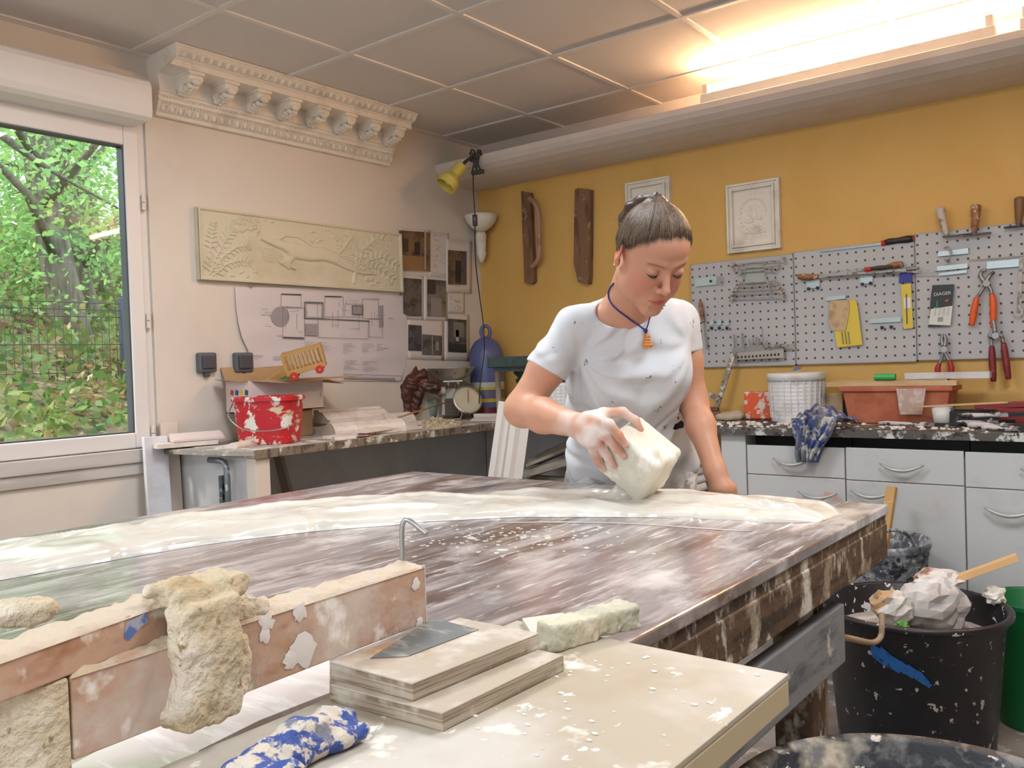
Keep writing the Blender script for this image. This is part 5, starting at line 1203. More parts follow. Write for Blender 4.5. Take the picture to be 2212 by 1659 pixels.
dd = B().lathe([(.001, .004), (.074, .004), (.076, .002)], dc, RD, n=44).build('dial_face', M('aged_dial', srgb(212, 200, 172), .35, coat=.5), t)
b = B()
for i in range(60): a = 2*PI*i/60; e = V(math.cos(a), math.sin(a), 0); b.bar(dc+RD@(e*.064+V(0, 0, .0052)), dc+RD@(e*(.058 if i % 5 == 0 else .061)+V(0, 0, .0052)), .0009, .0005, dn)
b.build('dial_marks', m_lineD, dd)
B().bar(dc+RD@V(0, -.02, .007), dc+RD@V(.012, .056, .007), .003, .001, dn).build('dial_needle', M('dark_red_needle', srgb(130, 60, 44), .5), dd)
b = B().tube([sp(.02, .19, -.03), sp(.055, .03, -.05), sp(.045, .004, -.055), sp(-.07, .004, -.055)], .004, 7).tube([sp(.11, .03, -.04), sp(.145, .006, -.05), sp(.06, .006, .05)], .004, 7); b.build('wire_feet', m_chrome, t, smooth=True)
B().cyl(sp(-.09, .160, .0), sp(-.035, .160, .0), .022, n=16).build('tare_knob', m_scw, t, bevel=.003)
# ---- blue striped jug in the corner
m_jug = M('blue_glaze', srgb(90, 96, 142), .35, layers=[(srgb(104, 110, 156), 4, .5, .7), (srgb(206, 204, 200), 8, .74, .76)])
jc = V(.165, -.17, BZ)
t = thing('ceramic_jug', 'tall blue bell-shaped jug with yellow stripes and a ring handle in the corner', 'jug', jc)
R0 = .098
def band_(z0, z1, c, nm='glaze_stripe', k=.0012): B().lathe([(R0-.004, z0), (R0+k, z0), (R0+k, z1), (R0-.004, z1)], jc, n=48).build(nm, M('stripe_glaze', srgb(*c), .35), t, smooth=False)
B().lathe([(.001, .0), (R0-.002, .0), (R0, .004), (R0, .345), (.094, .375), (.082, .405), (.062, .432), (.036, .450), (.020, .456), (.001, .458)], jc, n=48).build('jug_body', m_jug, t, smooth=True)
band_(.004, .055, (116, 48, 56)); band_(.085, .105, (196, 186, 70)); band_(.105, .150, (110, 106, 128)); band_(.155, .172, (196, 186, 70)); band_(.172, .198, (196, 196, 192))
ja = nrm(V(_R[0], _R[1], 0)); b = B().tube([jc+V(0, 0, .485)+ja*.026*math.cos(a)+V(0, 0, .036)*math.sin(a) for a in [2*PI*i/22 for i in range(22)]], .0105, 10, closed=True); b.build('ring_handle', m_jug, t, smooth=True)
# ---- wooden stick, plaster scraps beside the jug
p0, p1 = at(1079, 898, 4.55), at(1074, 780, 4.60); p0[2] = BZ
tag(B().tube([p0, p1-V(0, 0, .005), p1], [.014, .016, .011], 12).build('wooden_rod', M('grey_rod', srgb(176, 156, 132), .7), loc=p0, smooth=True), 'pale wooden rod standing upright at the end of the bench by the blue jug', 'rod')
piece('white plaster scrap at the foot of the blue jug, upper one', (.30, -.44, BZ+.016), (.44, -.40, BZ+.016), .05, .018, 'flat')
piece('white plaster scrap at the corner end of the bench under the other scrap', (.33, -.50, BZ), (.52, -.46, BZ), .07, .016, 'cyma')
# bench continues into the corner
struct('trim_5', B().box(.004, 1.095, -.598, -.016, .868, .899), m_btop)
# ================================================================== CORNER END OF THE DARK WORKTOP
m_grn = M('dark_green_paint', srgb(20, 48, 40), .4, layers=[(srgb(20, 40, 34), 8, .5, .65)], bump=(40, .15))
g0 = at(1134, 900, 4.45); g0[2] = BZ+.0005
t = thing('green_stand', 'dark green painted stand with turned columns and a flat top in the corner', 'stand', g0)
def gp(x, z, y=0): return g0+fx*x+fy*y+V(0, 0, z)
gt = at(1134, 769, 4.45)[2]-g0[2]
B().obox(gp(.04, gt-.028), (.44, .22, .054), RS).build('stand_top', m_grn, t, bevel=.004); B().obox(gp(.04, gt-.066), (.38, .17, .020), RS).build('under_moulding', m_grn, t)
hh = gt-.078
for x in (-.0, .22):
    B().lathe([(.001, 0), (.05, 0), (.05, .012), (.03, .022), (.038, .045), (.022, .07), (.026, hh*.45), (.036, hh*.55), (.022, hh*.68), (.044, hh*.82), (.030, hh*.88), (.052, hh*.96), (.052, hh), (.001, hh)], gp(x, 0), n=24).build('turned_column', m_grn, t, smooth=True)
m_lat = M('translucent_white_plastic', srgb(232, 230, 228), .4, layers=[(srgb(204, 198, 194), 10, .5, .66)])
def ribbed(t, c, r0, r1, h, lid=True):
    B().lathe([(.001, 0), (r0, 0), (r0+.002, .004)]+[(r0+(r1-r0)*u+(.0025 if k else 0), h*u) for u_ in range(1, 12) for k, u in ((0, u_/12-.02), (1, u_/12), (0, u_/12+.02))]+[(r1, h*.98), (r1-.003, h*.98)], c, n=48).build('bucket_body', m_lat, t, smooth=True)
    b = B()
    for i in range(26): a = 2*PI*i/26; e = V(math.cos(a), math.sin(a), 0); b.bar(c+e*(r0+.003)+V(0, 0, .02), c+e*(r1+.003)+V(0, 0, h*.9), .006, .004, e)
    b.build('moulded_ribs', m_lat, t)
    if lid: B().lathe([(.001, h*1.02), (r1*.9, h*1.02), (r1*.96, h*1.045), (r1+.006, h*1.04), (r1+.009, h*1.02), (r1+.008, h*.88), (r1+.001, h*.87), (r1+.001, h*.98)], c, n=48).build('snap_lid', m_lat, t, smooth=True)
wc = at(1212, 905, 4.25); wc[2] = BZ+.001
t = thing('bucket', 'white ribbed plastic bucket half hidden behind the woman\'s bent arm', 'bucket', wc); ribbed(t, wc, .085, .10, .20, False)
# ---- low shelf in the gap with moulding offcuts
t = thing('low_shelf', 'low grey shelf in the gap between bench and cabinets', 'shelf', (1.2, -.3, 0))
B().box(.60, 1.098, -.60, -.02, .52, .54).build('shelf_board', m_grey, t); B().box(1.127, 1.772, -.50, -.02, .52, .54).build('shelf_board', m_grey, t)
for x in (.62, 1.08, 1.14, 1.76):
    for y in (-.48, -.05): B().box(x-.012, x+.012, y-.012, y+.012, 0, .52).build('shelf_leg', m_grey, t)
m_gcast = M('grey_cream_casts', srgb(196, 186, 168), .75, layers=[(srgb(160, 150, 132), 8, .5, .7)])
def dp(x, y, d): return at(x, y, d)
for (x0, y0), (x1, y1), w, h, pf, lab in (((1140, 1052), (1262, 1046), .15, .060, 'cyma', 'lowest broad grey-cream moulding in the heap left of the woman\'s hip'), ((1144, 1030), (1262, 996), .10, .045, 'torus', 'grey-cream moulding sloping over the lowest one left of her hip'), ((1152, 1006), (1262, 960), .12, .055, 'cyma', 'topmost curved grey-cream moulding in the heap left of the woman\'s hip')):
    p, q = ony(-.38, x0, y0), ony(-.38, x1, y1)
    if pf == 'cyma' and w > .14: p[2] = q[2] = .541
    piece(lab, p, q, w, h, pf, m_gcast, grp='mouldings heaped on the low shelf')
for i in range(5):
    z = .541+.040*(4-i)+.02; xa_, xb_ = ony(-.36, 1474+3*i, 1000)[0], ony(-.36, 1532-2*i, 1000)[0]
    P_ = [V(xa_, -.36, z+.012), V((xa_+xb_)/2, -.37, z-.004), V(xb_, -.36, z+.012)]
    tag(B().tube(spline(P_, 14), .0175, 8).build('curved_moulding', m_mould, loc=P_[1], smooth=True), ('topmost', 'second from top', 'middle', 'fourth from top', 'lowest')[i]+' of the curved white mouldings stacked right of her hip', 'moulding', 'curved mouldings right of her hip')
# ---- tall moulding leaning on the bench end
m_lean = M('leaning_white_moulding', srgb(222, 214, 206), .6)
a, c = V(.74, -.85, .0), V(.80, -.56, 1.03)
pa = onx(.74, 1048, 1035); 
def lq(w): return [(-w/2, 0), (w/2, 0), (w/2, .018), (w*.34, .022), (w*.30, .034), (w*.22, .026), (w*.12, .036), (w*.06, .024), (-w*.1, .030), (-w*.25, .018), (-w/2, .014)]
p0 = at(1090, 1040, 3.95); p1 = at(1113, 872, 4.0); d_ = (p0-p1)/np.linalg.norm(p0-p1); p0 = p1+d_*((p1[2])/(-d_[2]))
tag(prof_bar(B(), p1, p0, lq(.155), up=-_fw).build('leaning_moulding', m_lean, loc=p0), 'tall white fluted moulding leaning against the bench end behind her elbow', 'moulding')
# ================================================================== ON THE YELLOW WALL
def c4(x, y, Y=-.04): return ony(Y, 1480+x/3.016, 380+y/3.016)
m_peg = bpy.data.materials.new('grey_pegboard'); m_peg.use_nodes = True
def peg_nodes():
    nt = m_peg.node_tree; b = nt.nodes['Principled BSDF']; b.inputs['Roughness'].default_value = .5
    tc = _n(nt, 'ShaderNodeTexCoord'); sp_ = _n(nt, 'ShaderNodeSeparateXYZ'); nt.links.new(tc.outputs['Object'], sp_.inputs[0]); fs = []
    for k in (0, 2):
        a = _n(nt, 'ShaderNodeMath', operation='DIVIDE'); nt.links.new(sp_.outputs[k], a.inputs[0]); a.inputs[1].default_value = .0385
        f = _n(nt, 'ShaderNodeMath', operation='FRACT'); nt.links.new(a.outputs[0], f.inputs[0])
        s_ = _n(nt, 'ShaderNodeMath', operation='SUBTRACT'); nt.links.new(f.outputs[0], s_.inputs[0]); s_.inputs[1].default_value = .5
        ab = _n(nt, 'ShaderNodeMath', operation='ABSOLUTE'); nt.links.new(s_.outputs[0], ab.inputs[0])
        l = _n(nt, 'ShaderNodeMath', operation='LESS_THAN'); nt.links.new(ab.outputs[0], l.inputs[0]); l.inputs[1].default_value = .115; fs.append(l)
    m = _n(nt, 'ShaderNodeMath', operation='MULTIPLY'); nt.links.new(fs[0].outputs[0], m.inputs[0]); nt.links.new(fs[1].outputs[0], m.inputs[1])
    mx = _n(nt, 'ShaderNodeMix', data_type='RGBA'); nt.links.new(m.outputs[0], mx.inputs[0]); mx.inputs[6].default_value = (*srgb(184, 184, 185), 1); mx.inputs[7].default_value = (*srgb(70, 56, 40), 1)
    nt.links.new(mx.outputs[2], b.inputs['Base Color'])
peg_nodes()
m_rim = M('pegboard_rim', srgb(160, 160, 162), .5)
for x0, x1, z0, z1, lab in ((1.388, 1.909, 1.146, 1.663, 'grey pegboard with the spanner set, nearest the woman'), (1.911, 2.432, 1.148, 1.670, 'middle grey pegboard with the files and the yellow sleeve'), (2.434, 2.955, 1.152, 1.690, 'grey pegboard with the orange pliers at the right of the photo'), (2.957, 3.478, 1.152, 1.690, 'grey pegboard beyond the right edge of the photo')):
    t = thing('pegboard', lab, 'pegboard', ((x0+x1)/2, -.012, z0+.0095), 'grey pegboards on the yellow wall')
    B().box(x0+.001, x1-.001, -.020, -.017, z0, z1).build('perforated_panel', m_peg, t)
    b = B(); b.box(x0, x0+.004, -.021, -.001, z0, z1).box(x1-.004, x1, -.021, -.001, z0, z1).box(x0, x1, -.021, -.001, z0, z0+.004).box(x0, x1, -.021, -.001, z1-.004, z1); b.build('folded_rim', m_rim, t)
m_zinc = M('zinc_plated_steel', srgb(178, 192, 194), .35, metal=.6); m_spn = M('chrome_spanner', srgb(168, 158, 150), .35, metal=.25, layers=[(srgb(104, 92, 84), 30, .5, .6)])
m_hook = M('black_hook_plastic', srgb(18, 20, 34), .5)
def flat4(nm, m, t, pts, Y=-.04, th=.002, **k): P = [c4(x, y, Y) for x, y in pts]; return B().add(P, [tuple(range(len(P)))]).build(nm, m, t, solid=th, **k)
def hookthing(lab, pts, Y=-.028, blacks=(), grp='small hooks on the pegboards'):
    c = c4(*np.mean(pts, axis=0), Y); t = thing('tool_hook', lab, 'hook', c, grp)
    flat4('hook_plate', m_zinc, t, pts, Y, .003)
    for x, y, s in blacks: p = c4(x, y, Y-.004); B().obox(p, (.0075*s, .012, .0085*s)).build('black_stud', m_hook, t, bevel=.0015)
    return t
t = hookthing('steel comb-ended bracket at the top left of the first pegboard', [(62, 668), (205, 652), (205, 708), (66, 722)], blacks=((167, 686, 1.3),))
for i in range(5): B().bar(c4(207+9*i, 655, -.028), c4(208+9*i, 706, -.045), .002, .004).build('comb_tooth', m_zinc, t)
for x, w in ((172, 'first'), (222, 'second'), (272, 'third')):
    hookthing(w+' from the left of the three small black-studded hooks on the first pegboard', [(x-13, 938), (x+13, 932), (x+13, 972), (x-13, 976)], blacks=((x, 992, 1.5),))
for a, bb_, lab in ((800, 868, 'double black-studded hook carrying the left end of the files'), (1150, 1214, 'double black-studded hook carrying the middle of the files')):
    y = 735 if a == 800 else 705
    hookthing(lab, [(a-10, y-60), (bb_+8, y-68), (bb_+8, y-8), (a-10, y)], blacks=((a+4, y, 1.5), (bb_-6, y-6, 1.5)))
hookthing('long dusty strip hook with two black studs low on the middle pegboard', [(1205, 932), (1405, 918), (1405, 950), (1205, 960)], blacks=((1282, 988, 1.5), (1342, 984, 1.5)))
for pts, lab in (([(1640, 590), (1840, 570), (1840, 600), (1640, 620)], 'white metal strip hook under the wire hook at the top of the third pegboard'), ([(1648, 495), (1845, 470), (1845, 505), (1648, 525)], 'upper white metal strip holding a bent wire hook on the third pegboard'), ([(1650, 635), (1835, 612), (1835, 632), (1650, 652)], 'lowest thin grey strip of the three at the top of the third pegboard'), ([(1965, 560), (2175, 540), (2175, 590), (1965, 606)], 'pale steel strip above the orange pliers'), ([(920, 790), (1045, 775), (1045, 800), (920, 815)], 'small steel strip above the yellow sandpaper sleeve')):
    hookthing(lab, pts, -.032)
tag(B().tube(spline([c4(1690, 540, -.05), c4(1715, 560, -.05), c4(1728, 510, -.055), c4(1712, 465, -.05), c4(1690, 470, -.04)], 20), .0035, 7).build('wire_hook', m_spn, loc=c4(1710, 510), smooth=True), 'bent steel wire hook hanging on the upper white strip', 'hook')
tag(B().tube([c4(1850, 548, -.034), c4(2212, 520, -.034)], .0022, 6).build('steel_rod', m_zinc, loc=c4(2000, 535, -.034)), 'thin steel rod running right across the third pegboard', 'rod')
# spanner set
t = thing('spanner_rack', 'greenish clear plastic rack holding the spanners', 'rack', c4(460, 690, -.03))
flat4('rack_plate', M('pale_green_plastic', srgb(172, 180, 174), .35), t, [(405, 560), (500, 552), (530, 690), (385, 700)], -.032, .003)
for x0, x1, y0, y1 in ((405, 345, 560, 800), (500, 560, 552, 790)): B().bar(c4(x0, y0, -.05), c4(x1, y1, -.05), .003, .003).build('rack_strap', m_rim, t)
rows = [(310, 642, 578, 548), (330, 602, 605, 588), (352, 580, 628, 614), (345, 582, 700, 688), (335, 600, 720, 706), (322, 612, 745, 728), (312, 626, 770, 750), (300, 640, 798, 788)]
nw = ('topmost and longest', 'second', 'third', 'fourth', 'fifth', 'sixth', 'seventh', 'lowest')
for i, (x0, x1, y0, y1) in enumerate(rows):
    p, q = c4(x0, y0, -.045), c4(x1, y1, -.045); d = nrm(q-p); u = np.cross(V(0, -1, 0), d); c = (p+q)/2; s = .010+.0012*abs(i-3.5)
    t = thing('spanner', nw[i]+' of the double-ended spanners counted downwards in the rack', 'spanner', c, 'spanners in the rack')
    B().bar(p+d*s, q-d*s, .0045, .0085, (0, 1, 0)).build('shaft', m_spn, t)
    for e, sg in ((p, -1), (q, 1)):
        a0 = math.atan2(0, 1); pts = []
        for k in range(15):
            a = math.radians(32+k*(296/14)); pts.append((math.cos(a)*s*1.05, math.sin(a)*s))
        pts += [(s*.15, -s*.45), (s*.0, 0), (s*.15, s*.45)]
        B().prism(pts, e+V(0, .003, 0), d*sg, u, (0, -.006, 0)).build('open_jaw', m_spn, t)
# little carving knife, drill bits
m_oldw = M('worn_tool_handle', srgb(150, 104, 66), .5, layers=[(srgb(214, 200, 184), 30, .56, .62), (srgb(100, 66, 44), 20, .5, .6)]); m_ltw = M('white_dusted_handle', srgb(200, 188, 176), .6, layers=[(srgb(150, 120, 92), 30, .56, .66)])
m_stl = M('used_steel', srgb(150, 148, 146), .4, metal=.7, layers=[(srgb(96, 84, 76), 25, .52, .62)])
def tool(nm, lab, cat, pts, hr, bl, grp=None, hm=m_oldw, Y=-.045, blades=None, bm=None):
    P = [c4(x, y, Y) for x, y in pts]; t = thing(nm, lab, cat, sum(P)/len(P), grp)
    B().tube(spline(P, 16), [hr*(.72+.4*math.sin(PI*min(1, (i/16)*1.15))) for i in range(17)], 10).build('handle', hm, t, smooth=True)
    for i, q in enumerate(bl):
        B().bar(c4(*q[0], Y), c4(*q[1], Y), q[2], .003, (0, 1, 0)).build(q[3] if len(q) > 3 else 'blade', bm or m_stl, t)
    return t
tool('carving_knife', 'slim brown-handled modelling knife hanging low at the left of the first pegboard', 'knife', [(96, 815), (106, 880), (122, 955)], .010, [((122, 955), (130, 1040), .006), ((130, 1040), (142, 1130), .010)])
t = thing('bit_rack', 'steel drill bit rack low on the first pegboard', 'rack', c4(480, 1150, -.045))
B().bar(c4(312, 1142, -.045), c4(640, 1118, -.045), .014, .034, (0, 0, 1)).build('rack_top', m_stl, t)
B().add([c4(315, 1155, -.052), c4(642, 1130, -.052), c4(642, 1185, -.052), c4(320, 1200, -.052)], [(0, 1, 2, 3)]).build('rack_face', M('rack_face_grey', srgb(176, 168, 160), .5), t, solid=.002)
B().bar(c4(520, 1112, -.06), c4(708, 1102, -.06), .012, .010).build('rack_arm', m_spn, t)
for i, x in enumerate(list(range(345, 630, 24))): B().obox(c4(x, 1182-.073*(x-345), -.054), (.007, .004, .010)).build('bit_slot', m_hook, t)
for i, (x, y0, r, w) in enumerate(((318, 1035, .0045, 'leftmost brown'), (372, 1025, .0055, 'thick spiral'), (415, 1065, .003, 'short dark'), (440, 1050, .003, 'slim grey'), (463, 1048, .0035, 'short spiral'), (482, 1060, .005, 'stubby'), (502, 992, .0026, 'tallest thin'), (533, 1075, .003, 'rightmost short'))):
    p, q = c4(x+8, 1128, -.047), c4(x, y0, -.047); n_ = 26; b = B(); d = (q-p)
    b.tube([p+d*k/n_+V(.0008*math.cos(k*1.1), .0008*math.sin(k*1.1), 0) for k in range(n_+1)], [r*(.75+.25*math.sin(k*1.1)) if k > 8 else r for k in range(n_+1)], 7)
    tag(b.build('drill_bit', m_stl, loc=p, smooth=True), w+' drill bit standing in the steel rack', 'drill bit', 'drill bits in the rack')
m_spl = M('plastered_steel_bar', srgb(140, 132, 122), .6, layers=[(srgb(210, 204, 194), 30, .5, .58), (srgb(84, 70, 58), 22, .58, .64)])
t = thing('angle_iron', 'plaster-spotted steel square leaning from the worktop against the bit rack', 'square', c4(205, 1500, -.09))
B().bar(c4(318, 1150, -.075), c4(208, 1500, -.11), .022, .008, (0, 1, 0)).build('long_arm', m_spl, t); B().bar(c4(214, 1448, -.105), c4(95, 1400, -.14), .022, .008, (0, 1, 0)).build('short_arm', m_spl, t)
# files and rasps
tool('rasp', 'long rasp with a round wooden handle lying highest on the middle pegboard hooks', 'rasp', [(1418, 572), (1360, 582), (1310, 592)], .013, [((1310, 592), (960, 640), .016)], 'files and rasps on the hooks', hm=m_oldw, Y=-.055)
tool('file', 'file with a brown handle at its left end lying on the middle pegboard', 'file', [(735, 655), (800, 660), (870, 655)], .014, [((870, 655), (1400, 625), .016)], 'files and rasps on the hooks', hm=m_oldw, Y=-.045)
tool('file', 'thin dark file crossing from the middle to the third pegboard', 'file', [(1440, 610), (1480, 604), (1525, 600)], .008, [((1450, 628), (1640, 622), .006), ((900, 650), (1450, 612), .010)], 'files and rasps on the hooks', hm=m_stl, Y=-.062)
t = tool('screwdriver', 'screwdriver with a black handle and red collar lying on the files', 'screwdriver', [(1215, 603), (1280, 598), (1345, 592)], .009, [((1100, 618), (1170, 610), .006)], None, hm=M('black_grip', srgb(50, 44, 44), .4), Y=-.075)
B().cyl(c4(1170, 610, -.075), c4(1212, 604, -.075), .010, n=12).build('red_collar', m_red, t)
t = thing('screwdriver', 'long black and red screwdriver lying on top of the middle pegboard', 'screwdriver', c4(1200, 450, -.02))
z_ = .0
B().tube([c4(1290, 438, -.024), c4(1330, 428, -.024), c4(1380, 422, -.024), c4(1450, 412, -.024), c4(1486, 408, -.024)], [.011, .014, .012, .016, .013], 12).build('handle', M('black_rubber_grip', srgb(46, 34, 34), .45), t, smooth=True)
B().cyl(c4(1486, 408, -.024), c4(1492, 407, -.024), .0135, n=12).build('red_cap', m_red, t); B().cyl(c4(1280, 440, -.024), c4(1310, 434, -.024), .012, n=12).build('red_collar', m_red, t)
B().bar(c4(880, 490, -.024), c4(1280, 443, -.024), .009, .006, (0, 1, 0)).build('steel_blade', M('bluish_steel', srgb(150, 160, 166), .3, metal=.7), t)
# sandpaper sleeve, jigsaw card, drill package
m_ylp = M('yellow_card', srgb(222, 196, 70), .5); m_pls = M('dusty_clear_plastic', srgb(196, 172, 128), .35, layers=[(srgb(170, 140, 104), 14, .5, .62)])
t = thing('sanding_sleeve', 'yellow card sleeve with a cloudy plastic window and small bits on the middle pegboard', 'package', c4(1050, 960, -.035))
flat4('yellow_sleeve', m_ylp, t, [(985, 818), (1108, 806), (1122, 840), (1135, 940), (1155, 1100), (990, 1118), (975, 1000)], -.036, .004)
flat4('plastic_window', m_pls, t, [(945, 812), (1065, 808), (1072, 870), (1045, 1008), (960, 1005), (935, 950)], -.042, .003)
for x in (1020, 1042, 1062): B().cyl(c4(x, 1015, -.042), c4(x+10, 1095, -.042), .002, n=6).build('small_bit', m_stl, t)
t = thing('blade_card', 'yellow jigsaw blade card with a blue top hanging on the middle pegboard', 'package', c4(1440, 810, -.035))
flat4('blue_top', M('blue_card', srgb(48, 52, 150), .5), t, [(1395, 632), (1478, 622), (1480, 690), (1392, 698)], -.034, .003)
flat4('yellow_card', m_ylp, t, [(1405, 708), (1472, 700), (1486, 990), (1424, 998)], -.034, .003)
flat4('white_label', M('white_print', srgb(226, 224, 222), .5), t, [(1424, 795), (1468, 790), (1472, 860), (1428, 866)], -.0375, .001)
B().bar(c4(1441, 770, -.038), c4(1445, 965, -.038), .004, .001, (0, 1, 0)).build('saw_blade', m_lineD, t)
t = thing('drill_package', 'black and white drill bit package with a white brand word on the third pegboard', 'package', c4(1670, 850, -.035))
m_bk = M('black_card', srgb(38, 40, 42), .4); m_wt = M('white_card', srgb(216, 218, 210), .45)
flat4('card_back', m_bk, t, [(1612, 712), (1752, 706), (1745, 800), (1728, 975), (1590, 985), (1600, 800)], -.034, .004)
flat4('white_band', m_wt, t, [(1600, 868), (1742, 846), (1728, 975), (1588, 968)], -.0375, .0012)
for i, (x, w, c) in enumerate(((1622, .0, 0), (1650, 0, 0), (1678, 0, 0), (1706, 0, 0))): B().cyl(c4(x, 905, -.041), c4(x+6, 858, -.041), .0036, n=8).build('drill_tip', m_wt, t)
flat4('green_flash', M('green_print', srgb(40, 140, 70), .5), t, [(1640, 812), (1648, 812), (1644, 862), (1634, 862)], -.0378, .0008); flat4('orange_mark', M('orange_print', srgb(220, 120, 50), .5), t, [(1690, 815), (1716, 800), (1708, 820)], -.0378, .0008)
flat4('printed_block', m_shade, t, [(1645, 922), (1680, 918), (1680, 948), (1645, 952)], -.0385, .0008)
def text(s, size, loc, R, m, parent, nm='lettering', ext=.0006):
    cu = bpy.data.curves.new(nm, 'FONT'); cu.body = s; cu.size = size; cu.extrude = ext; cu.align_x = 'CENTER'; cu.align_y = 'CENTER'
    o0 = bpy.data.objects.new('tmp', cu); COL.objects.link(o0); dg = bpy.context.evaluated_depsgraph_get(); me = bpy.data.meshes.new_from_object(o0.evaluated_get(dg))
    bpy.data.objects.remove(o0); off = V(*parent['_w'])
    for v in me.vertices: p = np.asarray(loc)+R@np.array(v.co)-off; v.co = tuple(p)
    me.materials.clear(); me.materials.append(m); o = bpy.data.objects.new(nm, me); COL.objects.link(o); o.parent = parent; return o
tl = c4(1675, 768, -.0375); d_ = nrm(c4(1725, 762, -.0375)-c4(1625, 774, -.0375)); text('DIAGER', .019, tl, np.array([d_, np.cross(V(0, -1, 0), d_), V(0, -1, 0)]).T, m_wt, t)
# pliers
def pliers(lab, jaw, piv, h1, h2, hm, r=.010, Y=-.045):
    t = thing('pliers', lab, 'pliers', c4(*piv, Y), 'pliers on the third pegboard')
    for j, q in enumerate(jaw): B().tube(spline([c4(x, y, Y-.004*j) for x, y in q], 10), [.010-.0045*k/10 for k in range(11)], 8).build('jaw', m_stl, t, smooth=True)
    B().cyl(c4(*piv, Y+.012), c4(*piv, Y-.014), .013, n=16).build('pivot', m_stl, t)
    for h in (h1, h2):
        P = [c4(x, y, Y) for x, y in h]; S_ = spline([c4(*piv, Y)]+P[:2], 8); B().tube(S_, .0065, 8).build('shank', m_stl, t, smooth=True)
        B().tube(spline(P[1:], 14), [r*(.8+.35*math.sin(PI*k/14)) for k in range(15)], 10).build('grip', hm, t, smooth=True)
m_org = M('orange_grip', srgb(226, 96, 40), .45); m_drd = M('dark_red_grip', srgb(124, 34, 40), .45, layers=[(srgb(150, 70, 66), 20, .55, .65)]); m_mrd = M('red_dusty_grip', srgb(176, 44, 46), .45, layers=[(srgb(210, 150, 140), 20, .6, .7)])
pliers('large pliers with bright orange grips', [[(1950, 690), (1925, 650), (1935, 620), (1965, 612)], [(1960, 690), (1985, 650), (2015, 625)]], (1962, 700), [(1925, 760), (1900, 790), (1882, 880), (1868, 975)], [(1990, 735), (2000, 770), (2008, 850), (2008, 990)], m_org, .012)
pliers('large pliers with dark red grips hanging below the orange ones', [[(2010, 1040), (1985, 1050), (1990, 1030), (2005, 1010)], [(2020, 1020), (2012, 960), (2005, 938)]], (2020, 1040), [(1995, 1070), (1998, 1110), (2002, 1210), (2010, 1340)], [(2060, 1040), (2075, 1090), (2090, 1200), (2108, 1325)], m_drd, .012, -.055)
pliers('small pliers with short red grips', [[(1682, 1110), (1672, 1070), (1678, 1030)], [(1690, 1110), (1698, 1070), (1688, 1035)]], (1685, 1130), [(1670, 1190), (1655, 1225), (1645, 1265), (1664, 1318)], [(1700, 1170), (1722, 1205), (1735, 1260), (1715, 1318)], m_mrd, .010)
p, q = c4(2190, 530, -.05), c4(2175, 880, -.05)
t = thing('spanner', 'single long spanner hanging at the right edge of the third pegboard', 'spanner', (p+q)/2)
B().bar(p, q, .013, .004, (0, 1, 0)).build('shaft', m_spn, t); B().lathe([(.008, -.004), (.016, -.004), (.016, .004), (.008, .004), (.008, -.004)], q+V(0, 0, -.004), rotx(PI/2), n=20).build('ring_end', m_spn, t)
# trowels standing behind the third pegboard
for (pts, hm, lab, r) in (([(1662, 205), (1672, 270), (1705, 385)], m_ltw, 'whitish trowel handle, leftmost above the third pegboard', .019), ([(1893, 185), (1892, 260), (1884, 372)], m_oldw, 'red-brown trowel handle, middle one above the third pegboard', .020), ([(2180, 135), (2178, 220), (2172, 318)], M('olive_handle', srgb(126, 92, 62), .5), 'brown trowel handle with a dark cross block, at the right edge of the photo', .020)):
    P = [c4(x, y, -.045) for x, y in pts]; t = thing('trowel', lab, 'trowel', P[-1], 'trowels above the third pegboard')
    L = np.linalg.norm(P[2]-P[0]); S_ = spline(P, 16); B().tube(S_, [r*k for k in (.45, .85, 1, 1, .98, .95, .92, .88, .84, .8, .78, .74, .7, .62, .55, .5, .46)], 12).build('handle', hm, t, smooth=True)
    B().bar(P[-1]+V(0, 0, .006), P[-1]-V(0, 0, .012), .010, .010).build('ferrule', m_stl, t); 
    B().obox(P[-1]+V(.04 if r < .02 else .005, 0, -.006), (.11, .022, .006)).build('trowel_plate', M('dark_trowel', srgb(82, 70, 66), .5, layers=[(srgb(170, 160, 150), 22, .58, .66)]) if 'cross' not in lab else M('dark_cross_block', srgb(44, 36, 34), .6), t)
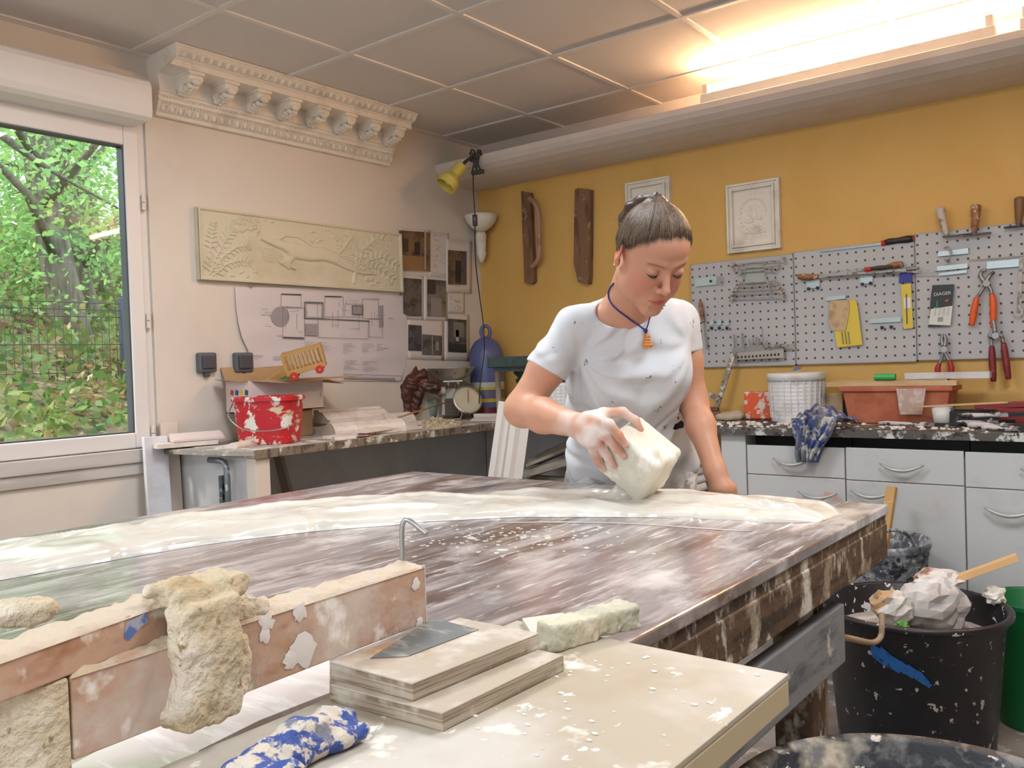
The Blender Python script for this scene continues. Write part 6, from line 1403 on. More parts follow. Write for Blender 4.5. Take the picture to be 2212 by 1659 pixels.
# framed plaster plaques
def plaque(x0, x1, z0, z1, lab, orn_):
    t = thing('plaster_plaque', lab, 'plaque', ((x0+x1)/2, 0, z0), 'white plaques on the yellow wall')
    B().box(x0, x1, -.012, -.001, z0, z1).build('back_slab', m_plaster, t)
    for k, (i0, w, y) in enumerate(((0, .012, -.028), (.012, .012, -.022), (.024, .010, -.034))): 
        b = B(); a0, a1, c0, c1 = x0+i0, x1-i0, z0+i0, z1-i0
        b.box(a0, a0+w, y, -.0115, c0, c1).box(a1-w, a1, y, -.0115, c0, c1).box(a0+w, a1-w, y, -.0115, c0, c0+w).box(a0+w, a1-w, y, -.0115, c1-w, c1); b.build(('outer_frame', 'frame_cove', 'inner_frame')[k], m_plaster, t, bevel=.003)
    b = B(); cx_, cz_ = (x0+x1)/2, (z0+z1)/2; w, h = (x1-x0)/2-.045, (z1-z0)/2-.045
    rz = random.Random(9)
    for k in range(15): a = PI*k/14; b.ball((cx_+w*.72*math.cos(a), -.013, cz_+h*.18+w*.72*math.sin(a)), (.006, .005, .006), n=6)
    if orn_:
        b.ball((cx_-.004, -.013, cz_+h*.34), (.012, .007, .014), n=8).ball((cx_, -.013, cz_+h*.10), (.020, .007, .026), n=8).ball((cx_-.022, -.013, cz_+.02), (.009, .006, .016), n=8).ball((cx_+.03, -.013, cz_-.01), (.016, .006, .010), n=8).ball((cx_-.02, -.013, cz_-.02), (.022, .006, .010), n=8)
    for k in range(9): a = PI*(.08+.84*k/8); b.tube([(cx_+.01, -.013, cz_-h*.72), (cx_+.01+.03*math.cos(a), -.016, cz_-h*.72+.04*math.sin(a)), (cx_+.01+.05*math.cos(a), -.013, cz_-h*.72+.05*math.sin(a))], [.002, .004, .002], 5)
    for k in range(16): b.ball((cx_+rz.uniform(-w, w)*.8, -.0125, cz_+rz.uniform(-h, h)*.8), (.006, .004, .004), n=6)
    b.build('relief_ornament', m_plaster, t)
plaque(1.588, 1.852, 1.695, 2.025, 'white framed plaster plaque with a fine relief, right of the woman\'s head', True)
A_, B_ = ony(0, 1355, 400), ony(0, 1450, 378)
plaque(A_[0], B_[0], A_[2]-.30, (A_[2]+B_[2])/2, 'white framed plaster plaque half hidden behind the woman\'s head', False)
# old float with handle, wooden block
m_brn = M('old_brown_wood', srgb(130, 96, 68), .65, layers=[(srgb(100, 70, 48), 8, .5, .62, (3, 3, .5)), (srgb(176, 150, 132), 14, .58, .68)], bump=(40, .4, (2, 2, .5))); m_pnk = M('pinkish_worn_handle', srgb(172, 138, 120), .6, layers=[(srgb(146, 106, 88), 10, .5, .65)])
def y3(x, y, Y): return ony(Y, 820+x/3.771, 280+y/3.771)
t = thing('plaster_float', 'old wooden float with a long bowed grip hanging left on the yellow wall', 'float', y3(1230, 880, -.01))
P = [y3(x, y, -.004) for x, y in ((1180, 510), (1248, 522), (1255, 620), (1262, 800), (1275, 1080), (1280, 1240), (1262, 1255), (1208, 1245), (1195, 900))]
B().add(P+[p+V(0, -.030, 0) for p in P], [tuple(range(9)), tuple(range(17, 8, -1))]+[(i, (i+1) % 9+0, (i+1) % 9+9, i+9) for i in range(9)]).build('float_board', m_brn, t, bevel=.003)
gr_ = [y3(x, y, Y) for x, y, Y in ((1220, 560, -.04), (1255, 590, -.06), (1285, 650, -.075), (1298, 750, -.08), (1300, 900, -.08), (1300, 1020, -.075), (1275, 1085, -.06), (1240, 1120, -.04))]
B().tube(spline(gr_, 30), .0135, 10).build('bowed_grip', m_pnk, t, smooth=True)
P = [y3(x, y, -.003) for x, y in ((1625, 500), (1650, 488), (1742, 498), (1740, 700), (1735, 1200), (1728, 1255), (1650, 1240), (1615, 1100), (1620, 700))]
tag(B().add(P+[p+V(0, -.038, 0) for p in P], [tuple(range(9)), tuple(range(17, 8, -1))]+[(i, (i+1) % 9, (i+1) % 9+9, i+9) for i in range(9)]).build('wooden_block', m_brn, loc=P[0], bevel=.003), 'long worn brown wooden block hanging on the yellow wall beside the old float', 'block')
tag(B().bar(y3(1600, 1140, -.03), y3(1620, 1180, -.04), .003, .006).build('nail', m_stl, loc=y3(1610, 1160, -.03)), 'small nail or clip at the lower left of the worn brown block', 'nail')
# ================================================================== ON THE DARK WORKTOP
def wq(px, py, z=0): return onz(BZ+z, px, py)
def c5(x, y): return (1480+x/3.016, 760+y/3.016)
wc = wq(1722, 906); wc[1] = min(wc[1], -.16)
wc = V(*(CAM+ray(1722, 905)*((BZ-CAM[2])/ray(1722, 905)[2])))
def dep(P): return float((np.asarray(P)-CAM)@_fw)
def stand(px, Y):
    """the spot on the worktop, Y metres in front of the wall, seen in column px"""
    P = ony(-Y, px, 900); return V(P[0], -Y, BZ+.0005)
wc = stand(1722, .19); k_ = dep(wc)/F_PX
t = thing('bucket', 'white ribbed plastic bucket with a snap lid on the dark worktop', 'bucket', wc); ribbed(t, wc, 53*k_, 57*k_, 100*k_, True)
tag(B().bar(wc+V(-.01, 0, .228), wc+V(.02, .0, .236), .012, .010).build('blue_clip', M('blue_plastic', srgb(70, 110, 170), .5), loc=wc+V(0, 0, .22)), 'tiny blue clip lying on the white bucket\'s lid', 'clip')
oc2 = stand(1640, .12)
tag(B().obox(oc2+V(0, 0, .065), (.125, .05, .128), rotz(.15)).build('orange_box', M('orange_plastic', srgb(226, 92, 44), .45, layers=[(srgb(232, 210, 196), 26, .52, .58), (srgb(180, 110, 90), 20, .6, .66)]), loc=oc2, bevel=.006), 'orange plastic box smeared with white plaster, left of the lidded bucket', 'box')
lc = stand(1576, .20)
tag(sdf_obj('plaster_lump', [('+', 0, ell_(lc+V(0, 0, .016), (.068, .045, .024))), ('+', .02, ell_(lc+V(.035, 0, .022), (.040, .035, .020))), ('d', 0, ((lambda p: .005*vnoise(p, 30, 2)), None, None)), ('&', .002, ((lambda p: BZ+.0005-p[:, 2]), None, None))], .005, M('dusty_plaster', srgb(190, 172, 146), .85), None, loc=lc), 'flat beige plaster lump at the left end of the dark worktop', 'plaster')
bc2 = stand(1530, .20); tag(B().obox(bc2+V(0, 0, .02), (.11, .08, .04), rotz(.4)).obox(bc2+V(.02, .0, .05), (.06, .04, .02), rotz(.2)).build('brown_block', m_brn, loc=bc2, bevel=.003), 'small brown block at the foot of the leaning steel square', 'block')
m_terra = M('terracotta_plastic', srgb(176, 96, 66), .55, layers=[(srgb(196, 120, 88), 7, .5, .7), (srgb(220, 190, 170), 34, .7, .72)])
a, c = stand(1834, .20), stand(2062, .20); zt2 = .152
t = thing('planter_trough', 'long terracotta plastic planter trough on the dark worktop', 'trough', (a+c)/2)
m_ = (a+c)/2; hw_ = (c-a)[0]/2
b = B(); vs = []
for z, ex, ey in ((0, -.02, .065), (zt2-.02, 0, .080), (zt2-.02, .012, .092), (zt2, .012, .092), (zt2, 0, .082), (.01, -.025, .06)):
    for sx, sy in ((-1, -1), (1, -1), (1, 1), (-1, 1)): vs.append(m_+V(sx*(hw_+ex), sy*ey, z))
b.add(vs, [(3, 2, 1, 0), (20, 21, 22, 23)]+[(4*k+i, 4*k+(i+1) % 4, 4*k+4+(i+1) % 4, 4*k+4+i) for k in range(5) for i in range(4)]); b.build('trough_body', m_terra, t, bevel=.004)
p_ = [c5(1375, 240), c5(1570, 237), c5(1545, 408), c5(1400, 408)]
tag(B().add([ony(-.305, *p) for p in p_], [(0, 1, 2, 3)]).build('plastic_sheet', M('cloudy_plastic', srgb(186, 160, 146), .3, layers=[(srgb(214, 200, 190), 16, .5, .62)]), loc=ony(-.305, *p_[2]), solid=.002), 'cloudy plastic sheet hanging down the front of the terracotta trough', 'plastic sheet')
bb2 = stand(1797, .13); tag(B().obox(bb2+V(0, 0, .06), (.11, .05, .12)).build('beige_box', M('beige_box', srgb(190, 164, 130), .7), loc=bb2, bevel=.003), 'beige box between the lidded bucket and the terracotta trough', 'box')
bb3 = stand(1822, .14); tag(B().obox(bb3+V(0, .02, .045), (.045, .04, .09)).build('black_box', m_hook, loc=bb3, bevel=.003), 'small black box tucked at the left end of the terracotta trough', 'box')
m_lath = M('pale_lath_wood', srgb(206, 178, 136), .6, layers=[(srgb(190, 158, 112), 8, .5, .7, (.6, 3, 3))])
zc = BZ+zt2+.001
def lath(lab, x0, x1, Yc, z, w, h, m, tilt=0): return tag(B().bar((x0, -Yc, z+h/2), (x1, -Yc-tilt, z+h/2), w, h).build('lath', m, loc=((x0+x1)/2, -Yc, z), bevel=.001), lab, 'lath', 'laths on the terracotta trough')
xa, xb = ony(-.2, 1795, 830)[0], ony(-.2, 2075, 830)[0]
lath('long pale lath lying across the terracotta trough, front one', xa, xb, .235, zc, .06, .020, m_lath, .01)
lath('long pale lath lying across the terracotta trough, back one', xa+.02, xb-.05, .165, zc, .06, .024, m_lath)
xc, xd = ony(-.15, 2075, 825)[0], ony(-.15, 2142, 825)[0]
lath('white painted lath sticking out right of the terracotta trough', xc-.2, xd, .17, zc+.025, .05, .026, m_plank)
gc = V(ony(-.2, 1912, 822)[0], -.2, zc+.024)
tag(B().cyl(gc+V(-.042, 0, .013), gc+V(.042, 0, .013), .014, n=12).build('green_roll', M('green_tape', srgb(60, 170, 90), .5), loc=gc, bevel=.002), 'small bright green roll on the laths above the trough', 'roll')
# blue rag over the edge
m_rag = M('blue_plaster_rag', srgb(74, 86, 136), .85, layers=[(srgb(190, 188, 178), 30, .5, .57), (srgb(112, 118, 128), 9, .50, .60), (srgb(40, 50, 96), 14, .58, .66)], bump=(120, .3))
def rag(u, v):
    # v: 0 on the worktop .. 1 hanging end; follows the edge of the worktop
    s = v*.30; cx_ = 2.185+.018*math.sin(v*5); w = .125-.11*max(0, v-.42)
    x = cx_+(u-.5)*2*w*(.8+.2*math.cos(v*3))
    f = .016*math.sin(u*9+v*5)+.012*math.sin(u*19+v*11)+.006*math.sin(u*37-v*9)
    if s < .15: y, z = -.44-s, BZ+.018+abs(f)*1.1+.045*math.sin(PI*min(1, s/.15)*.8)*(1-abs(2*u-1)**2)
    else:
        h = s-.15; y, z = -.597-.010-abs(f)*1.2, BZ+.022-h*1.0+.02*max(0, 1-h*25)
    return (x, y, z)
tag(B().grid(rag, 40, 44).build('blue_rag', m_rag, smooth=True, loc=(2.18, -.5, BZ), solid=.004), 'crumpled blue rag crusted with plaster hanging over the worktop edge', 'rag')
# brushes, paddles and pots at the right
m_brH = M('white_spattered_handle', srgb(206, 198, 196), .55, layers=[(srgb(60, 50, 58), 30, .52, .58), (srgb(140, 60, 70), 16, .66, .7)]); m_bri = M('dark_bristles', srgb(46, 42, 44), .8, layers=[(srgb(180, 176, 170), 26, .6, .66)])
def brush(lab, p, q, w, m=m_brH, br=True):
    p, q = np.array(p), np.array(q); d = nrm(q-p); L = np.linalg.norm(q-p); t = thing('paint_brush', lab, 'brush', (p+q)/2, 'brushes on the dark worktop')
    B().tube([p, p+d*L*.1, p+d*L*.45, p+d*L*.6], [w*.3, w*.42, w*.28, w*.42], 9).build('handle', m, t, smooth=True)
    B().bar(p+d*L*.6, p+d*L*.72, w*1.5, w*.55).build('ferrule', m_stl, t); B().bar(p+d*L*.72, q, w*1.5, w*.5).build('bristles', m_bri if br else m, t)
x = lambda px, Y: ony(-Y, px, 900)[0]
brush('long spattered brush lying just right of the blue rag', (x(1895, .42), -.40, BZ+.012), (x(2075, .42), -.44, BZ+.012), .022)
brush('dark brush behind the white cup, pointing right', (x(2065, .36), -.36, BZ+.014), (x(2190, .36), -.33, BZ+.02), .026)
brush('fat white-handled brush in front of the heap at the right edge of the photo', (x(2090, .47), -.47, BZ+.016), (x(2230, .47), -.50, BZ+.016), .030)
brush('brush with a pinkish white handle lying nearest the worktop edge at the right', (x(2120, .53), -.53, BZ+.012), (x(2240, .53), -.56, BZ+.012), .024)
brush('brush lying on top of the heap at the right edge', (x(2075, .42), -.42, BZ+.045), (x(2215, .42), -.38, BZ+.052), .026)
cc = V(x(2037, .33), -.33, BZ+.0005); t = thing('cup', 'small white spattered cup under the wooden paddle', 'cup', cc)
B().lathe([(.001, 0), (.032, 0), (.040, .072), (.037, .072), (.030, .004), (.001, .003)], cc, n=28).build('cup_body', M('white_spattered_cup', srgb(216, 214, 206), .45, layers=[(srgb(120, 112, 104), 20, .58, .64)]), t, smooth=True)
dk = V(x(2095, .36), -.30, BZ+.0005); tag(B().obox(dk+V(0, 0, .03), (.16, .10, .06), rotz(.2)).build('dark_tin', m_bri, loc=dk, bevel=.006), 'dark spattered tin in the heap of brushes at the right', 'tin')
b = B().prism([(-.17, -.012), (.03, -.03), (.10, -.034), (.17, -.02), (.175, .015), (.10, .03), (.0, .026), (-.16, .006)], (x(2070, .36), -.345, BZ+.080), nrm(V(1, -.05, .06)), V(.05, 1, .0), (0, 0, .006))
tag(b.build('wooden_paddle', m_lath, loc=(x(2070, .36), -.345, BZ+.08), bevel=.001), 'pale wooden stirring paddle lying across the cup and brushes', 'paddle')
tag(B().obox((x(2190, .2), -.2, BZ+.075), (.26, .05, .022), roty(-.05)).obox((x(2190, .2), -.2, BZ+.032), (.2, .06, .062)).build('red_tray', M('dark_red_plastic', srgb(140, 44, 44), .5), loc=(x(2190, .2), -.2, BZ), bevel=.003), 'dark red tray behind the brushes at the right edge of the photo', 'tray')
rz = random.Random(12); b = B()
for i in range(190):
    xx = rz.uniform(1.55, 2.9); yy = -rz.uniform(.30, .57); s = rz.uniform(.004, .011); b.obox((xx, yy, BZ+s*.35), (s*2, s*1.5, s*.7), rotz(rz.uniform(0, 3)), .7)
tag(b.build('plaster_crumbs', m_plaster, loc=(2.2, -.45, BZ)), 'white plaster crumbs scattered along the dark worktop', 'crumbs', kind='stuff')
# ================================================================== FOREGROUND BOARD, BLOCKS AND BEAMS
m_fb = M('pale_plaster_board', srgb(180, 170, 152), .6, layers=[(srgb(200, 195, 186), 5, .46, .62), (srgb(170, 152, 126), 3, .58, .72), (srgb(240, 238, 232), 34, .64, .68, (1, .7, 1)), (srgb(236, 232, 222), 12, .64, .70)], bump=(40, .15))
m_fbe = M('pale_board_edge', srgb(196, 182, 150), .65, layers=[(srgb(176, 156, 118), 6, .5, .7)])
BX0, BX1, BY_1 = 2.752, 3.066, -3.232
t = thing('foreground_board', 'pale plaster-dusted board lying across the table edge closest to the camera', 'board', (2.91, -3.55, TZ+.0005))
B().box(BX0, BX1, -3.98, BY_1, TZ+.0005, TZ+.0245).build('board_body', m_fbe, t, bevel=.0015)
B().box(BX0, BX1, -3.98, BY_1, TZ+.0246, TZ+.030).build('board_face', m_fb, t, bevel=.001)
FZ = TZ+.030
# a trestle that carries the overhanging side
t = thing('board_trestle', 'wooden trestle under the overhanging side of the pale board', 'trestle', (3.0, -3.7, 0))
B().box(2.98, 3.03, -3.95, -3.35, TZ-.05, TZ-.0005).build('trestle_beam', m_greyb, t)
for y in (-3.9, -3.42): B().box(2.985, 3.025, y-.02, y+.02, 0, TZ-.05).build('leg', m_greyb, t)
m_ply = M('dusty_plywood', srgb(180, 168, 150), .6, layers=[(srgb(172, 134, 98), 6, .57, .70), (srgb(210, 202, 190), 12, .5, .62), (srgb(104, 92, 84), 40, .72, .75)], bump=(40, .15))
m_plye = M('plywood_layers', srgb(178, 164, 146), .7, layers=[(srgb(134, 118, 98), 30, .5, .58, (.15, .15, 8)), (srgb(204, 198, 186), 12, .54, .64)], bump=(40, .3, (.3, .3, 5)))
def sheetply(lab, pts, z0, z1, top):
    """pts: four plan corners measured on the photograph at the level of the top face"""
    c = np.mean(pts, axis=0); t = thing('plywood_block', lab, 'plywood block', (c[0], c[1], z0), 'plywood blocks on the pale board')
    lo = [(p[0], p[1], z0) for p in pts]; m1 = [(p[0], p[1], z1-.0018) for p in pts]; hi = [(p[0], p[1], z1) for p in pts]
    n = 4; B().add(lo+m1, [(3, 2, 1, 0), (4, 5, 6, 7)]+[(i, (i+1) % 4, 4+(i+1) % 4, 4+i) for i in range(4)]).build('ply_core', m_plye, t, bevel=.0006)
    B().add([(p[0], p[1], z1-.0017) for p in pts]+hi, [(3, 2, 1, 0), (4, 5, 6, 7)]+[(i, (i+1) % 4, 4+(i+1) % 4, 4+i) for i in range(4)]).build('ply_face', top, t, bevel=.0006)
    return t
z1 = FZ+.0155; z2 = z1+.0155
q1 = [onz(z1, x, y)[:2] for x, y in ((712, 1478), (955, 1540), (1218, 1414), (985, 1352))]
q1[3] = q1[0]+(q1[2]-q1[1])
sheetply('lower plywood block, sticking out to the right under the other', q1, FZ+.0003, z1, m_ply)
q2 = [onz(z2, x, y)[:2] for x, y in ((713, 1429), (891, 1476), (1165, 1367), (984, 1325))]
q2[3] = q2[0]+(q2[2]-q2[1])
tt = sheetply('upper plywood block with a dark grey patch on its face', q2, z1+.0003, z2, m_ply)
pq = [onz(z2+.0005, x, y) for x, y in ((800, 1422), (880, 1418), (1034, 1360), (935, 1336))]
B().add(pq, [(0, 1, 2, 3)]).build('grey_patch', M('dark_grey_stain', srgb(104, 108, 108), .5, layers=[(srgb(160, 158, 152), 26, .50, .66, (1, 3, 1))]), tt, solid=.0008)
# ---- beams bound with plaster-soaked fibre
m_bm = M('plastered_beam_wood', srgb(190, 156, 134), .6, layers=[(srgb(160, 108, 70), 9, .60, .74, (1, 1, 2)), (srgb(206, 190, 178), 12, .44, .62), (srgb(236, 230, 224), 18, .58, .66)], bump=(50, .25))
m_bmt = M('plaster_crusted_top', srgb(206, 190, 170), .7, layers=[(srgb(196, 160, 130), 14, .58, .68), (srgb(206, 186, 150), 40, .6, .66)], bump=(70, .5))
bz0 = z2+.0006; 
e1 = onz(bz0, 921, 1345); e0 = onz(bz0, 689, 1436); dB = nrm(V(*(e1-e0)[:2], 0)); nB = V(-dB[1], dB[0], 0); nB = nB if nB@_fw > 0 else -nB
hB = (1345-1222)*dep(e1)/F_PX
wB = .034
_v = ray(155, 1540); _p = CAM+_v*(((e1-CAM)@nB)/(_v@nB)); far = e1-dB*float((e1-_p)@dB)

t = thing('profile_beam', 'long plastered wooden beam whose end stands on the plywood blocks, holding a bent nail', 'beam', e1)
core = B(); nseg = 40
def beamtop(b, p0, p1, n_, w, z, h, seed, nseg=90):
    """a crusty layer of plaster over the top of a beam"""
    def fn(u, v):
        p = p0*(1-u)+p1*u+n_*(w*(v*1.06-.03)); e = min(u, 1-u, v, 1-v)
        return (p[0], p[1], z+(h*(1+.9*float(fbm(V(p[0]*90, p[1]*90, 0)[None], 1, 3, seed)[0])) if e > 0 else -.0015))
    return b.grid(fn, nseg, 10)
B().add([far+V(0, 0, 0), e1, e1+nB*wB, far+nB*wB, far+V(0, 0, hB), e1+V(0, 0, hB), e1+nB*wB+V(0, 0, hB), far+nB*wB+V(0, 0, hB)], [(3, 2, 1, 0), (4, 5, 6, 7), (0, 1, 5, 4), (1, 2, 6, 5), (2, 3, 7, 6), (3, 0, 4, 7)]).build('beam_wood', m_bm, t, bevel=.0012)
beamtop(B(), far, e1, nB, wB, bz0+hB, .0022, 3).build('plaster_crust', m_bmt, t, smooth=True)
B().add([e1+dB*.0006+nB*k[0]+V(0, 0, k[1]) for k in ((0, 0), (wB, 0), (wB, hB), (0, hB))], [(0, 1, 2, 3)]).build('whitewashed_end', M('whitish_end_grain', srgb(216, 208, 196), .7), t, solid=.001)
def splash(lab_px, r, seed, face_o, nf, m, parent, nm):
    c = lab_px; b = B(); rz = random.Random(seed); n = 18; ux = dB; uz = V(0, 0, 1)
    b.add([c+ux*r*(1+.3*rz.uniform(-1, 1))*math.cos(2*PI*i/n)+uz*r*(1.15+.3*rz.uniform(-1, 1))*math.sin(2*PI*i/n)+nf*.0006 for i in range(n)]+[c+nf*.0022], [(i, (i+1) % n, n) for i in range(n)]); return b.build(nm, m, parent, smooth=True)
def onface(px, py, off=0):
    """point on the near face of the right beam"""
    v = ray(px, py); n = nB; return CAM+v*(((e1-CAM)@n-off)/(v@n))
m_spl2 = M('white_splash', srgb(226, 220, 216), .5)
for i, (px, py, r) in enumerate(((655, 1402, .016), (628, 1424, .010), (575, 1345, .009), (572, 1372, .007), (648, 1322, .009), (905, 1352-8, .006), (898, 1262, .007))): splash(onface(px, py), r*.8, i, None, -nB, m_spl2, t, 'plaster_splash')
# bent nail
hd = e1+nB*.017+V(0, 0, hB); d0 = dep(hd); nb = at(870, 1212, d0+.01); 
m_nail = M('galvanised_nail', srgb(170, 172, 172), .35, metal=.8, layers=[(srgb(214, 210, 204), 30, .55, .62)])
dn_ = d0+.012
tag(B().tube(spline([at(868, 1232, dn_), at(869, 1195, dn_), at(868, 1155, dn_), at(870, 1132, dn_), at(877, 1123, dn_-.001), at(890, 1128, dn_-.004), at(908, 1142, dn_-.008), at(922, 1153, dn_-.011)], 36), .0027, 9).build('bent_nail', m_nail, loc=at(868, 1232, dn_), smooth=True), 'long grey nail bent over like a hook, sticking up from the beam end', 'nail')
# second beam: rests on the first, nearer and higher, running out of the left edge of the frame
tz_ = bz0+hB+.0005
u0, u1 = onz(tz_, 0, 1520), onz(tz_, 387, 1365); d2 = nrm(u1-u0); n2 = V(-d2[1], d2[0], 0); n2 = n2 if n2@_fw > 0 else -n2
h2 = .5*(87*dep(u0)+75*dep(u1))/F_PX; w2 = .036
g1 = u1+d2*.03+V(0, 0, h2); g0_ = u0-d2*.12+V(0, 0, h2); zb = tz_; hV = V(0, 0, -h2)
t2 = thing('cross_beam', 'upper plastered beam running out of the left edge of the photo, with a blue stain', 'beam', g0_+V(0, 0, 0))
zb = tz_-.028
B().add([g0_+hV, g1+hV, g1+n2*w2+hV, g0_+n2*w2+hV, g0_, g1, g1+n2*w2, g0_+n2*w2], [(3, 2, 1, 0), (4, 5, 6, 7), (0, 1, 5, 4), (1, 2, 6, 5), (2, 3, 7, 6), (3, 0, 4, 7)]).build('beam_wood', m_bm, t2, bevel=.0015)
beamtop(B(), g0_, g1, n2, w2, g0_[2], .0026, 8, 70).build('plaster_crust', m_bmt, t2, smooth=True)
def onf2(px, py): v = ray(px, py); return CAM+v*(((g1-CAM)@n2-.0004)/(v@n2))
B().add([onf2(*p) for p in ((316, 1322), (320, 1345), (306, 1352), (278, 1384), (268, 1376), (274, 1345))], [(0, 1, 2, 3, 4, 5)]).build('blue_stain', M('blue_paint_stain', srgb(92, 116, 176), .6, layers=[(srgb(170, 170, 190), 60, .5, .58)]), t2, solid=.0006)
# lump of plaster-soaked fibre binding the beams, plus drips on the beams
m_fib = M('plaster_soaked_fibre', srgb(206, 190, 160), .85, layers=[(srgb(184, 164, 126), 22, .5, .62), (srgb(228, 218, 200), 9, .5, .62), (srgb(160, 138, 100), 60, .62, .68)], bump=(130, .7))
def bb_(px, py, off=0.0): return onface(px, py, off)
RL = np.array([dB, nB, V(0, 0, 1)]).T
cA = bb_(443, 1420, .004); topz = g1[2]; hcol = (topz-bz0)/2+.005
zcol = (topz+bz0)/2-.004; cA = V(cA[0], cA[1], zcol)
lump = [('+', 0, box_(cA, (.0270, .0120, hcol), RL, .006)), ('+', .010, box_(V(*bb_(425, 1262, -.022)[:2], topz+.004), (.034, .024, .008), RL, .006)), ('+', .008, box_(V(*bb_(508, 1290, -.018)[:2], bz0+hB+.006), (.024, .017, .008), RL, .004)),
        ('+', .012, box_(V(*bb_(500, 1400, .001)[:2], bz0+hB*.45), (.014, .008, hB*.42), RL, .005)), ('+', .012, cap_(bb_(385, 1530, .002), bb_(365, 1545, .0), .010, .006)), ('+', .010, cap_(bb_(325, 1275, -.016), bb_(400, 1270, -.016), .006, .009)),
        ('d', 0, ((lambda p: .0026*fbm(p, 60, 3, 4)+.0008*vnoise(p*np.array([1, 1, .35]), 300, 9)), None, None))]
t3 = tag(sdf_obj('plaster_binding', lump, .0018, m_fib, None, loc=bb_(440, 1400), relax=0), 'thick lump of plaster-soaked fibre binding the beams together', 'plaster binding')
l2 = [('+', 0, cap_(onz(tz_, 10, 1330)+V(0, 0, .0), onz(tz_, 100, 1322)+V(0, 0, .0), .012, .010)), ('+', .01, ell_(onz(tz_, 60, 1318), (.016, .016, .010))), ('d', 0, ((lambda p: .004*fbm(p, 70, 3, 2)), None, None))]
tag(sdf_obj('plaster_lump', l2, .002, m_fib, None, loc=onz(tz_, 60, 1325), relax=0), 'rough plaster lump on the far side of the upper beam at the left edge', 'plaster')
# plaster-coated block under the left part of the beams
def onb(px, py, off): v = ray(px, py); return CAM+v*(((e1-CAM)@nB-off)/(v@nB))
zt3 = tz_-.0005
k2 = onb(153, 1550, .002); k3 = k2-dB*.17
tag(B().add([V(k3[0], k3[1], TZ+.002), V(k2[0], k2[1], TZ+.002), V(k2[0], k2[1], TZ+.002)+nB*.035, V(k3[0], k3[1], TZ+.002)+nB*.035, V(k3[0], k3[1], zt3), V(k2[0], k2[1], zt3), V(k2[0], k2[1], zt3)+nB*.035, V(k3[0], k3[1], zt3)+nB*.035],
    [(3, 2, 1, 0), (4, 5, 6, 7), (0, 1, 5, 4), (1, 2, 6, 5), (2, 3, 7, 6), (3, 0, 4, 7)]).build('plaster_block', m_fib, loc=k2, bevel=.002), 'beige plaster-coated block in the bottom left corner of the photo', 'block')
# white slab under the lump and the grey-green panel in front of it
zs = TZ+.010
m_low = M('shaded_brown', srgb(138, 92, 66), .6)
s_ = [onz(zs, x, y) for x, y in ((150, 1659), (330, 1560), (480, 1500), (712, 1425), (712, 1500), (560, 1560), (430, 1625), (380, 1720), (100, 1760))]
b = B().prism([(p[0], p[1]) for p in s_], (0, 0, TZ+.0006), (1, 0, 0), (0, 1, 0), (0, 0, .011)); b.f = [f[::-1] for f in b.f]
tag(b.build('plaster_slab', M('white_streaky_plaster', srgb(222, 214, 210), .55, layers=[(srgb(196, 204, 180), 3, .52, .62), (srgb(236, 232, 230), 14, .5, .62, (1, 4, 1))], bump=(40, .3)), loc=s_[2]), 'white streaky plaster slab under the bound beams, left of the pale board', 'slab')
# old plaster chunk at the far edge of the board
ch = [(onz(FZ, 1168, 1392)+onz(FZ, 1380, 1345))/2]
ca, cb_ = onz(FZ+.012, 1195, 1378), onz(FZ+.012, 1362, 1332)
m_old = M('old_greenish_plaster', srgb(190, 188, 168), .75, layers=[(srgb(216, 206, 182), 12, .48, .58), (srgb(120, 108, 84), 20, .58, .66), (srgb(150, 176, 160), 30, .64, .68)], bump=(70, .5))
dch = nrm(cb_-ca); nch = V(-dch[1], dch[0], 0)
o_ = [('+', 0, box_((ca+cb_)/2+nch*.006, (np.linalg.norm(cb_-ca)/2+.006, .016, .0145), np.array([dch, nch, V(0, 0, 1)]).T, .004)), ('+', .01, cap_(ca-V(0, 0, .006), ca-dch*.018-V(0, 0, .012), .010, .004)),
      ('-', .004, cap_(ca+dch*.06-nch*.014-V(0, 0, .014), cb_-dch*.02-nch*.016-V(0, 0, .020), .010)), ('d', 0, ((lambda p: .0022*fbm(p, 90, 3, 5)), None, None)), ('&', .001, ((lambda p: FZ+.0004-p[:, 2]), None, None))]
tag(sdf_obj('plaster_chunk', o_, .0016, m_old, None, loc=(ca+cb_)/2, relax=0), 'old greenish plaster chunk with crumbly edges behind the plywood blocks', 'plaster chunk')
fl = [onz(TZ+.034, x, y) for x, y in ((1150, 1375), (1128, 1340), (1215, 1328), (1262, 1352))]
tag(B().prism([(p[0], p[1]) for p in fl], (0, 0, FZ+.0004), (1, 0, 0), (0, 1, 0), (0, 0, .006)).build('plaster_flake', M('white_flake', srgb(214, 206, 196), .7), loc=fl[0]), 'thin white plaster flake between the blocks and the greenish chunk', 'plaster flake')
